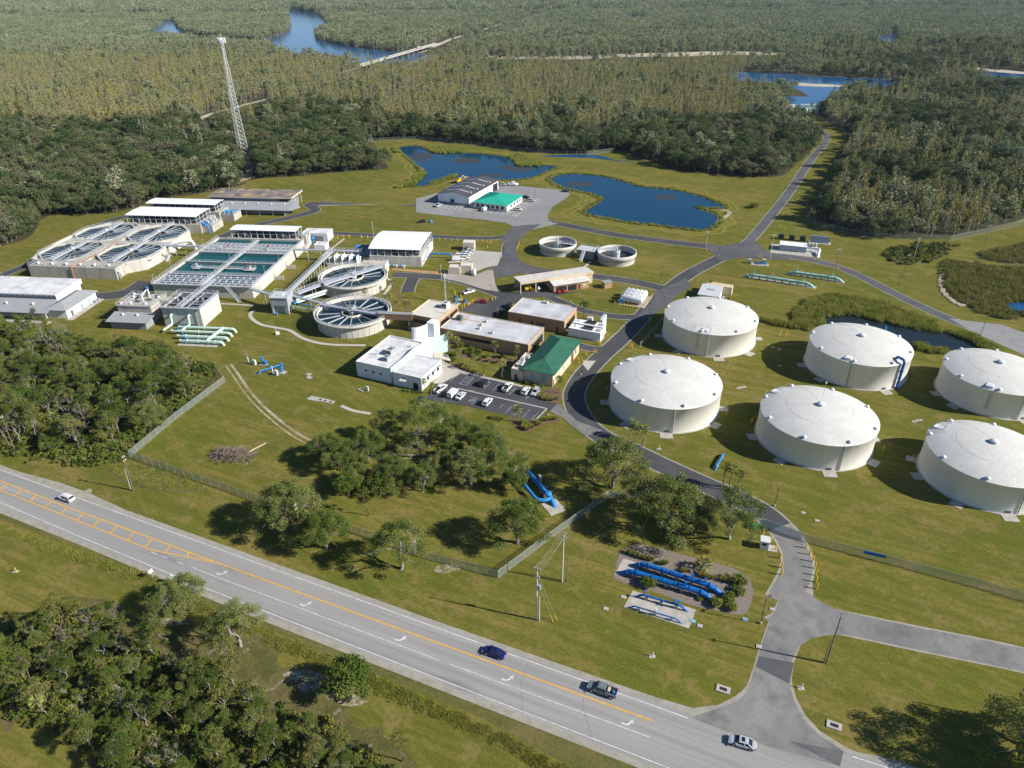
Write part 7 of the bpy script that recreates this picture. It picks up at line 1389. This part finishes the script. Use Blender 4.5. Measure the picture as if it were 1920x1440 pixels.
# the oak grove and single trees
for kind, px, sc, lab, v in (('oak', (548, 992), 1.02, 'broad green oak at the highway fence, left of the wooden pole', 0), ('oak', (612, 1028), .86, 'oak right behind the wooden power pole at the highway', 1), ('open_oak', (752, 1068), .98, 'bushy oak with pale bare limbs at the fence line by the highway', 1), ('pine', (689, 966), .86, 'lone thin pine with a long bare trunk on the grove lawn', 1),
    ('oak', (640, 882), .68, 'oak at the left end of the grove beside the dirt track', 0), ('oak', (690, 862), .68, 'green oak in the grove just above the dirt track', 2), ('oak', (668, 912), .58, 'oak in the grove shading the dirt track from below', 1), ('oak', (742, 910), .68, 'oak at the lower middle edge of the grove', 0), ('small_oak', (720, 930), 1.0, 'small oak at the lower grove edge left of the palm', 0),
    ('open_oak', (803, 838), 1.05, 'big grey oak with forked pale trunk below the parking lot', 0), ('open_oak', (728, 826), .7, 'grey oak reaching toward the office from the grove', 1), ('oak', (856, 834), .72, 'oak at the lower parking row hiding white cars', 1), ('open_oak', (884, 908), .86, 'tall grey oak at the centre right of the grove', 1), ('oak', (820, 900), .6, 'dense dark oak in the lower centre of the grove', 2), ('oak', (915, 872), .74, 'oak between the grove centre and the curved drive', 0),
    ('open_oak', (770, 858), .55, 'grey oak filling the grove between the track and the parking lot', 0), ('oak', (612, 862), .6, 'low oak at the far left tip of the grove', 2), ('oak', (846, 868), .52, 'oak in the grove right of the forked grey oak', 0), ('open_oak', (792, 922), .6, 'small grey oak at the lower grove fringe', 1), ('oak', (905, 840), .62, 'oak between the lower parking row and the curved drive', 2), ('small_oak', (655, 930), 1.1, 'small oak right of the grove pine shadow', 0), ('open_oak', (1195, 950), .74, 'grey oak leaning over the fence between two large oaks', 1), ('open_oak', (575, 1000), .62, 'pale limbed oak between the two roadside oaks', 1),
    ('open_oak', (953, 907), .76, 'oak left above the blue U shaped pipes', 0), ('small_oak', (966, 920), .95, 'small oak overhanging the blue U shaped pipes', 0), ('oak', (970, 1018), .92, 'round oak below the blue U shaped pipes', 1), ('oak', (1149, 914), 1.12, 'large grey oak at the bend of the entrance drive', 0), ('oak', (1250, 992), 1.12, 'broad dark oak between the fence and the entrance drive', 0), ('open_oak', (1368, 1010), 1.06, 'grey oak spreading toward the entrance gate', 1), ('oak', (1302, 1004), .66, 'dark oak squeezed between two larger oaks by the gate', 1),
    ('oak', (340, 1150), .74, 'round oak on the highway verge by the road signs', 2), ('open_oak', (452, 1212), .86, 'broken oak with split pale limbs on the highway verge', 1), ('small_oak', (655, 1302), 1.15, 'small round oak alone in the lower field', 0), ('open_oak', (1925, 1438), 1.05, 'open crowned tree at the lower right corner', 0), ('oak', (2035, 1440), 1.0, 'tree off the lower right corner casting a big shadow', 0), ('oak', (1990, 1475), .9, 'second tree off the lower right corner', 1)):
    plant(kind, at(*px), sc*(1.0 if kind == 'pine' else 1.3), lab, None if 'off the' not in lab else None, v)
palms = [(za((782, 455))[0], 1.0, 'palm at the teal wall, left in the courtyard row'), (za((838, 440))[0], .8, 'palm beside the tan building wall, second in the courtyard'), (za((845, 560))[0], .85, 'palm on the mulch bank at the courtyard walk'), (za((960, 590))[0], .8, 'palm at the middle of the courtyard lawn edge'), (za((1110, 500))[0], .95, 'palm against the long tan wall in the courtyard'), (za((1262, 520))[0], 1.0, 'twin headed palm near the shop annex'), (za((1165, 655))[0], .95, 'palm in the shade left of the shop annex'), (za((1572, 757))[0], .9, 'palm at the near corner of the green roofed shop'), (za((1272, 962))[0], 1.0, 'palm on the mulch island at the lower parking lot'),
         (za((600, 735))[0], .8, 'palm at the office corner facing the parking lot'), (za((650, 765))[0], .8, 'palm right of the office corner hiding a pickup'), (zb((1655, 985))[0], 1.0, 'tall palm between the round clarifiers and the spur road'), (zb((1425, 1070))[0], .85, 'palm growing between the two round clarifiers'), (zb((1625, 1110))[0], .9, 'palm on the path bank right of the nearer clarifier'), (zb((1690, 1155))[0], .85, 'palm second on the path bank right of the nearer clarifier'), (zb((1775, 1210))[0], 1.0, 'palm at the footbridge by the tan link building'), (zd((688, 890))[0], 1.0, 'left palm of the pair by the generators'), (zd((713, 893))[0], 1.05, 'right palm of the pair by the generators'),
         (zn((1522, 295))[0], 1.0, 'left palm of three near the short blue pipe'), (zn((1566, 305))[0], .95, 'middle palm of three near the short blue pipe'), (zn((1605, 326))[0], .9, 'right palm of three near the short blue pipe'), ((1181, 823), .95, 'left palm of three in front of the nearest tank'), ((1191, 829), 1.0, 'middle palm of three in front of the nearest tank'), ((1205, 836), 1.02, 'right palm of three in front of the nearest tank'), ((871, 913), .9, 'palm under the oaks in the grove'), ((1322, 962), .8, 'palm among the oaks above the entrance drive'), ((1331, 544), .6, 'palm beside the booster building behind the tank')]
for p, s_, lab in palms: plant('palm', at(*p), s_, lab)
plant('short_palm', at(1317, 1070), 1.05, 'stout fan palm at the upper edge of the mulch bed')
sh = [('grass_clump', zz, [(110, 240), (160, 260), (215, 280), (270, 300), (330, 315), (390, 330), (520, 370), (560, 375)], 1.15, 'tan grass clump along the upper left of the mulch bed', 'grass clumps in the mulch bed'), ('grass_clump', zz, [(780, 470), (1000, 520), (1060, 540), (1130, 550), (1290, 530), (1250, 570), (1300, 580)], 1.2, 'grass clump right of the fan palm in the mulch bed', 'grass clumps right of the fan palm'), ('shrub', zz, [(1430, 590), (1470, 620), (1400, 690), (1450, 730), (1330, 780), (1300, 830), (1350, 915)], 1.25, 'round shrub at the right end of the mulch bed', 'shrubs at the right end of the mulch bed'), ('shrub', zz, [(380, 640), (330, 620)], 1.25, 'green shrub in front of the lower thick blue pipe', 'shrubs below the thick blue pipe'), ('shrub', zz, [(1140, 850), (1170, 870)], 1.3, 'pale shrub at the right tip of the lower thick blue pipe', 'shrubs at the pipe tip'), ('shrub', zz, [(980, 800)], .8, 'thin shrub left of the pipe tip shrubs', None),
      ('shrub', za, [(780, 480), (800, 530), (860, 430), (905, 470), (935, 460), (985, 480), (1045, 500), (1160, 500), (820, 490)], 1.2, 'courtyard shrub along the tan wall', 'courtyard shrubs'), ('grass_clump', za, [(850, 570), (880, 585), (910, 595), (940, 605), (965, 610), (870, 560), (900, 575), (930, 590), (1000, 520), (1060, 530), (1120, 540), (950, 495)], 1.3, 'tan ornamental grass on the courtyard bank', 'ornamental grasses in the courtyard'), ('grass_clump', za, [(1430, 790), (1460, 805), (1490, 810), (1520, 812), (1550, 805), (1445, 770), (1480, 790)], 1.3, 'ornamental grass at the shop corner bed', 'ornamental grasses at the shop corner'), ('grass_clump', za, [(1290, 975), (1320, 985), (1345, 1000), (1370, 1010), (1400, 975), (1450, 960), (1480, 955), (1510, 950), (1540, 948), (1310, 1010), (1340, 1025), (1420, 990)], 1.4, 'ornamental grass on the island below the parking lot', 'ornamental grasses below the parking lot'),
      ('shrub', za, [(1260, 670), (1300, 682), (1340, 692), (1390, 705), (1440, 716)], .7, 'clipped dark shrub along the shop front wall', 'shrubs along the shop wall'), ('shrub', za, [(460, 742), (490, 748), (520, 752)], .6, 'low shrub along the office front wall', 'shrubs along the office wall'), ('shrub', zq, [(370, 150), (395, 150), (410, 148)], 1.6, 'dark shrub on the bank right of the lower pond', 'shrubs on the pond bank')]
for kind, zf_, pts, s_, lab, g in sh:
    for p in pts: plant(kind, at(*zf_(p)[0]), s_, lab, g)
def inside(x, y, P):
    c = False; j = len(P)-1
    for i in range(len(P)):
        if (P[i][1] > y) != (P[j][1] > y) and x < (P[j][0]-P[i][0])*(y-P[i][1])/(P[j][1]-P[i][1])+P[i][0]: c = not c
        j = i
    return c
def fill(P, sp, rnd, jit=.45):                   # jittered grid inside a pixel polygon, on the ground
    Wp = wpx(P); xs = [p.x for p in Wp]; ys = [p.y for p in Wp]; out = []; y = min(ys)
    while y < max(ys):
        x = min(xs)
        while x < max(xs):
            q = (x+rnd.uniform(-jit, jit)*sp, y+rnd.uniform(-jit, jit)*sp)
            if inside(q[0], q[1], Wp): out.append(q)
            x += sp
        y += sp
    return out
wl = {'leafy': 'leafy green tree in the', 'sparse': 'thin pale trunked tree in the', 'bare': 'leafless grey tree in the', 'pine': 'tall bare trunked pine in the', 'small_oak': 'low bushy oak in the', 'palm': 'cabbage palm in the', 'oak': 'broad crowned oak in the'}
W1P = [(-260, 640), (0, 618), (90, 630), (190, 668), (280, 655), (335, 680), (380, 705), (385, 722), (325, 775), (245, 830), (225, 848), (120, 852), (0, 828), (-260, 790)]
W2P = [(-220, 1190), (0, 1195), (60, 1165), (130, 1140), (190, 1145), (240, 1195), (330, 1240), (440, 1270), (500, 1310), (590, 1350), (680, 1395), (740, 1450), (690, 1530), (200, 1530), (190, 1440), (150, 1395), (50, 1365), (0, 1345), (-220, 1310)]
for P, wood, mix, sp in ((W1P, 'wood between the plant and the highway', ['leafy']*9+['sparse']*4+['bare']*3+['palm']*2+['oak']*1, 5.9), (W2P, 'scrub wood below the highway', ['leafy']*7+['sparse']*6+['pine']*4+['bare']*2+['small_oak']*6+['palm']*2, 3.9)):
    for x, y in fill(P, sp, rv):
        k = rv.choice(mix); s_ = rv.uniform(.55, 1.2)*(1.0 if 'plant' in wood else .66)*(.8 if k == 'oak' else 1.3 if k == 'pine' else 1); plant(k, (x, y, 0), s_, f'{wl[k]} {wood}', f'{NAMES[k].replace("_", " ")}s in the {wood}')
for px, lab in (((640, 1420), 'thin pine alone at the lower field edge'), ((752, 1428), 'leaning thin pine at the lower frame edge')): plant('pine', at(*px), .7, lab)

# stuff: instanced with geometry nodes
def scatter(name, pts, protos, kind='stuff'):
    if not pts: return
    hid = D.collections.new(name+'_kinds')
    for i, me in enumerate(protos): o = D.objects.new(f'{name}_kind_{chr(97+i)}', me); hid.objects.link(o)
    me = D.meshes.new(name); me.from_pydata([p[:3] for p in pts], [], [])
    for an, ty, j in (('rot', 'FLOAT', 3), ('scl', 'FLOAT', 4), ('pick', 'INT', 5)):
        at_ = me.attributes.new(an, ty, 'POINT'); at_.data.foreach_set('value', [p[j] for p in pts])
    o = D.objects.new(name, me); COL.objects.link(o); o['kind'] = kind
    g = D.node_groups.new(name+'_nodes', 'GeometryNodeTree'); g.interface.new_socket('Geometry', in_out='INPUT', socket_type='NodeSocketGeometry'); g.interface.new_socket('Geometry', in_out='OUTPUT', socket_type='NodeSocketGeometry')
    N, L = g.nodes, g.links; gi = N.new('NodeGroupInput'); go = N.new('NodeGroupOutput'); ip = N.new('GeometryNodeInstanceOnPoints'); ci = N.new('GeometryNodeCollectionInfo'); ci.inputs['Collection'].default_value = hid; ci.inputs['Separate Children'].default_value = True
    def na(n_, ty): a = N.new('GeometryNodeInputNamedAttribute'); a.data_type = ty; a.inputs['Name'].default_value = n_; return [s_ for s_ in a.outputs if s_.enabled and s_.name == 'Attribute'][0]
    cx = N.new('ShaderNodeCombineXYZ'); L.new(na('rot', 'FLOAT'), cx.inputs[2]); L.new(gi.outputs[0], ip.inputs['Points']); L.new(ci.outputs[0], ip.inputs['Instance']); ip.inputs['Pick Instance'].default_value = True
    L.new(na('pick', 'INT'), ip.inputs['Instance Index']); L.new(cx.outputs[0], ip.inputs['Rotation']); L.new(na('scl', 'FLOAT'), ip.inputs['Scale']); L.new(ip.outputs[0], go.inputs[0])
    md = o.modifiers.new('scatter', 'NODES'); md.node_group = g; return o
def tuft(seed, n, H, spread, wd, m):
    t = Tree(seed)
    for _ in range(n):
        a = t.r.uniform(0, 6.28); r = spread*math.sqrt(t.r.random()); d_ = Vector((t.r.uniform(-.3, .3), t.r.uniform(-.3, .3), 1)); h = H*t.r.uniform(.6, 1.1); t.leaf(Vector((math.cos(a)*r, math.sin(a)*r, h*.5)), d_, h, wd, 0)
    return t.joined('tuft', [m], barkb)
def low(seed, R_, H, n, m):
    t = Tree(seed)
    for k in range(n): a = t.r.uniform(0, 6.28); r = R_*math.sqrt(t.r.random()); t.clump((math.cos(a)*r, math.sin(a)*r, H*t.r.uniform(.3, .7)), R_*.42, 40, .42, 0, .7)
    return t.joined('low', [m], barkb)
reedk = [tuft(200+i, 90, 1.9, 1.3, .16, lf_reed) for i in range(3)]; lowk = [low(210+i, 1.5, 1.6, 9, m) for i, m in enumerate((lf_shrub, lf_wood, lf_wood_l))]
wetk = [tuft(230+i, 80, 1.7, 1.4, .16, lf_wet) for i in range(3)]
vergek = [tuft(220+i, 120, .8, 1.3, .07, lf_reed) for i in range(2)]
def pts_in(polys, sp, rnd, n, s0=.7, s1=1.2, skip=()):
    out = []
    for P in polys:
        for x, y in fill(P, sp, rnd):
            px = pix((x, y, 0))
            if any(inside(*px, S) for S in skip): continue
            out.append((x, y, 0, rnd.uniform(0, 6.28), rnd.uniform(s0, s1), rnd.randrange(n)))
    return out
def bank(P, w0, w1, sp, rnd, n, s0=.5, s1=.9, skip=()):     # band outside a pond outline
    L = smooth_loop(wpx(P), 6); L.append(L[0]); out = []; ar = sum(a.x*b_.y-b_.x*a.y for a, b_ in zip(L, L[1:])); sg = 1 if ar > 0 else -1
    for a, b_ in zip(L, L[1:]):
        v = b_-a; l = v.length
        if l < 1e-4: continue
        nn = Vector((v.y, -v.x, 0))/l*sg
        for _ in range(int(l/sp*(w1-w0)/sp)+(rnd.random() < (l/sp*(w1-w0)/sp) % 1)):
            q = a.lerp(b_, rnd.random())+nn*rnd.uniform(w0, w1)
            if any(inside(*pix(q), S) for S in skip): continue
            out.append((q.x, q.y, 0, rnd.uniform(0, 6.28), rnd.uniform(s0, s1), rnd.randrange(n)))
    return out
NB = zq((640, 725), (720, 665), (850, 642), (1000, 660), (1150, 700), (1300, 755), (1430, 805), (1455, 850), (1300, 832), (1100, 787), (940, 752), (850, 757), (772, 772), (790, 810), (700, 842), (610, 812))
S_B = [zq((1285, 912), (1480, 952), (1490, 985), (1310, 950)), zq((1470, 845), (1640, 872), (1770, 945), (1700, 962), (1600, 892)), zq((440, 778), (620, 800), (720, 845), (620, 825), (440, 792))]
scatter('canal_reeds', pts_in([NB]+S_B, 1.5, rv, 3, .8, 1.3), reedk)
P1R = [z12((480, 822), (710, 850), (690, 864), (530, 864), (485, 845)), z12((935, 880), (1000, 868), (1115, 918), (1115, 940), (1000, 938)), z12((425, 935), (475, 978), (450, 1010), (400, 1050), (300, 1062), (330, 1040), (400, 1010), (440, 975)), z12((285, 832), (325, 840), (330, 862), (300, 858)), z12((500, 1042), (640, 1002), (660, 992), (640, 985), (510, 1028))]
scatter('pond_reeds', pts_in(P1R, 1.7, rv, 3, .7, 1.2)+bank(PONDS[0], .2, 2.6, 1.5, rv, 3, .3, .6)+bank(PONDS[1], .2, 3.2, 1.3, rv, 3, .3, .62), reedk)
scatter('wetland_reeds', pts_in([WET, [(1830, 478), (1930, 455), (2000, 450), (2000, 498), (1870, 492)]], 1.9, rv, 3, .7, 1.35, [RIVER[8]]), wetk)
ISL = [(1657, 478), (1672, 464), (1710, 460), (1765, 456), (1795, 462), (1760, 485), (1712, 499), (1675, 494)]
scatter('island_shrubs', pts_in([ISL], 2.6, rv, 3, .6, 1.2), lowk)
b = MB(); Lr = smooth_line(wpx([(1768, 505), (1763, 530), (1772, 552), (1790, 568), (1805, 573)]))
rr_ = random.Random(3)
for q in Lr:
    for _ in range(9): c_ = q+Vector((rr_.uniform(-1, 1), rr_.uniform(-1, 1), .15)); b.box(c_.x-.35, c_.x+.35, c_.y-.3, c_.y+.3, 0, rr_.uniform(.2, .5), rz=0)
o = b.build('riprap', m_sand, kind='stuff')
scatter('undergrowth', pts_in([WOOD1], 2.1, rv, 3, .6, 1.2)+pts_in([W2P], 1.9, rv, 3, .5, 1.1)+pts_in([[(0, 848), (120, 866), (240, 856), (230, 872), (120, 876), (0, 856)]], 1.8, rv, 3, .4, .8), lowk)
DITCH = [(-300, 905), (0, 985), (200, 1050), (330, 1098), (420, 1150), (540, 1200), (640, 1245), (900, 1356), (1060, 1440), (1130, 1490), (1060, 1490), (980, 1420), (880, 1368), (640, 1270), (520, 1215), (330, 1112), (0, 1000), (-300, 925)]
scatter('ditch_grass', pts_in([DITCH], .85, rv, 2, .4, .85)+pts_in([[(200, 874), (245, 864), (330, 892), (400, 920), (330, 920), (260, 912)]], 1.4, rv, 2, .5, .9), vergek)

# the woods behind: the nearest trees stand as things, the rest is one mass per kind
def lowtree(seed, R_, z0, z1, nc, cr, per, L, tr, m, wm, mats=(0,)):
    return Tree(seed).crown(R_, z0, z1, nc, cr, per, L, tr, mats=mats, twigs=.12).joined('far_tree', [m], wm)
def cypress(seed, H, m, wm, bare):
    t = Tree(seed); t.limb((0, 0, 0), (.2, 0, H), .26, .08, n=3)
    for k in range(13):
        z = H*(.34+.64*k/12); a = k*2.4; r = 1.9*(1-.62*k/12)*t.r.uniform(.6, 1.1); e = Vector((math.cos(a)*r, math.sin(a)*r, z)); t.limb((0, 0, z-.4), e, .07, .03, n=2)
        if t.r.random() > bare: t.clump(e, .85*(1-.3*k/12), 18, .75, 0, 1.6, .4, 1.3)
    return t.joined('cypress', [m], wm)
oakk = [lowtree(300+i, Rr, 2.4, H, 24, 1.55, 72, .62, .22, lf_dk, bark) for i, (Rr, H) in enumerate(((5.4, 9.5), (4.4, 10.8), (4.9, 8.2), (3.8, 9.6)))]
cypk = [cypress(320+i, H, lf_cyp, barkp, bb) for i, (H, bb) in enumerate(((15, .1), (13.5, .2), (16.5, .25), (12, .05), (14, .5)))]
mixk = [lowtree(340+i, Rr, 3, H, 18, 1.7, 44, .9, .25, lf_mix, barkp) for i, (Rr, H) in enumerate(((4.8, 11), (4.2, 12.5), (5.4, 10)))]+[cypress(350, 13, lf_mix, barkp, .1), cypress(351, 14, lf_mix, barkp, .3)]
def farclump(seed):
    t = Tree(seed)
    for k in range(9):
        a = k*2.4; r = 7.5*math.sqrt(k/9); h = t.r.uniform(8, 14); x, y = math.cos(a)*r, math.sin(a)*r; t.w.tube([(x, y, 0), (x, y, h*.8)], .3, 4, False)
        for j in range(4): t.clump((x+t.r.uniform(-1.6, 1.6), y+t.r.uniform(-1.6, 1.6), h*(.45+.16*j)), 1.9, 22, 1.6, 0, 1.2, .45, 1.0)
    return t.joined('tree_clump', [lf_mix], barkp)
fark = [farclump(360+i) for i in range(4)]
NOTREE = [P for i_, P in enumerate(RIVER) if i_ != 1]; NOTOP = RVIS+SANDS[1:3]
CLEAR = [(440, 287), (470, 285), (482, 300), (474, 336), (446, 346), (460, 320)]
def near_line(px, L, d):
    for (ax, ay), (bx, by) in zip(L, L[1:]):
        vx, vy = bx-ax, by-ay; t_ = max(0, min(1, ((px[0]-ax)*vx+(px[1]-ay)*vy)/(vx*vx+vy*vy)))
        if (px[0]-ax-vx*t_)**2+(px[1]-ay-vy*t_)**2 < d*d: return True
    return False
LAWNW = [(p.x, p.y) for p in smooth_loop(wpx(LAWN), 3)]
PARK = [(1180, 288), (1540, 262), (1540, 420), (1180, 330)]
FP = {'oak': [], 'cyp': [], 'mix': [], 'far': []}
rf = random.Random(11); y = 215.0
BRL = [(640, 140), (690, 120), (790, 92), (846, 73)]
while y < 4900:
    sp = 4.8 if y < 480 else 5.0 if y < 760 else 7 if y < 1400 else 13 if y < 2600 else 24
    xm = .76*y+45; x = -xm
    while x < xm:
        gx, gy = x+rf.uniform(-.45, .45)*sp, y+rf.uniform(-.45, .45)*sp; x += sp
        if gy < 900 and inside(gx, gy, LAWNW): continue
        if gy < 420 and -150 < gx < 250 and gy < 300: continue
        px = pix((gx, gy, 0)); tp = pix((gx, gy, 9))
        if gy < 260 and px[1] > 470: continue
        if any(inside(*px, P) for P in NOTREE) or any(inside(*px, P) or inside(*tp, P) for P in NOTOP): continue
        if gy > 700 and any(inside(*pix((gx, gy, z_)), SANDS[1]) for z_ in (4, 12)) and rf.random() < .72: continue
        if inside(*px, CLEAR) or (350 < gy < 560 and -260 < gx < -150 and inside(*pix((gx, gy, 6)), CLEAR)): continue
        if gy > 500 and gy < 3500 and any(near_line(pix((gx, gy, z_)), FARROAD, 2.3) for z_ in (0, 4, 8, 12, 16)) and rf.random() < .9: continue
        if near_line(px, BRL, 5) or near_line(tp, BRL, 4): continue
        if 560 < gy < 1000 and gx < 0 and any(near_line(pix((gx, gy, z_)), TRACKFAR, 4) for z_ in (0, 4, 8, 11)): continue
        n1 = noise.noise((gx*.012, gy*.012, 0)); n2 = noise.noise((gx*.035+50, gy*.035, 3)); Y_, X_ = px[1], px[0]
        if n2 < -.42 and gy > 420: continue
        rec = (gx, gy, 0, rf.uniform(0, 6.28))
        if gy > 1400: FP['far'].append((*rec, rf.uniform(.65, 1.3)*(1 if gy < 2600 else 1.7), rf.randrange(4))); continue
        lim = 236 if X_ < 480 else 205+.0*X_ if X_ < 700 else 232 if X_ < 1540 else 900
        lim += 34*n1+30*n2+rf.uniform(-14, 14)
        if X_ >= 1540: k = 'oak' if n1*1.2+n2*.7+rf.uniform(-.35, .35) > -.12 else 'cyp' if rf.random() < .6 else 'mix'
        elif Y_ > lim: k = 'oak' if rf.random() < .95 else 'mix'
        elif Y_ > 118 and X_ < 1400: k = 'cyp' if rf.random() < .8+.3*n1 else 'mix'
        else: k = 'mix' if rf.random() < .7 else 'cyp'
        FP[k].append((*rec, max(.5, rf.gauss(.95, .22)), rf.randrange({'oak': 4, 'cyp': 5, 'mix': 5}[k])))
    y += sp
edge_ = sorted(FP['oak'], key=lambda p: p[1]**2+p[0]**2)
n_ind = max(0, min(290-NT[0]+120, 130)); near_ = edge_[:n_ind]; nearset = set(near_); FP['oak'] = [p for p in FP['oak'] if p not in nearset]
for p in near_:
    px = pix(p[:3]); side = 'right forest edge behind the fence' if px[0] > 1400 else 'woods left of the octagonal clarifiers' if px[0] < 420 else 'woods behind the ponds'
    plant('leafy' if rv.random() < .35 else 'small_oak' if rv.random() < .3 else 'oak', p[:3], p[4]*rv.uniform(.62, .82) if True else 1, f'dark evergreen tree at the front of the {side}', f'trees at the front of the {side}')
scatter('oak_forest', FP['oak'], oakk); scatter('cypress_forest', FP['cyp'], cypk); scatter('mixed_forest', FP['mix'], mixk); scatter('distant_forest', FP['far'], fark)
print('trees', NT[0], {k: len(v) for k, v in FP.items()})
# air
b = MB(); b.box(-9500, 9500, -2000, 16800, -1.0, 140); hz = b.build('haze', mat('haze_air', (1, 1, 1)), kind='stuff')
hm = MATS['haze_air'].node_tree; hm.nodes.remove(hm.nodes['Principled BSDF']); pv = hm.nodes.new('ShaderNodeVolumePrincipled'); pv.inputs['Color'].default_value = (.66, .86, 1, 1); pv.inputs['Density'].default_value = .000035; pv.inputs['Anisotropy'].default_value = .2; hm.links.new(pv.outputs[0], hm.nodes['Material Output'].inputs['Volume'])
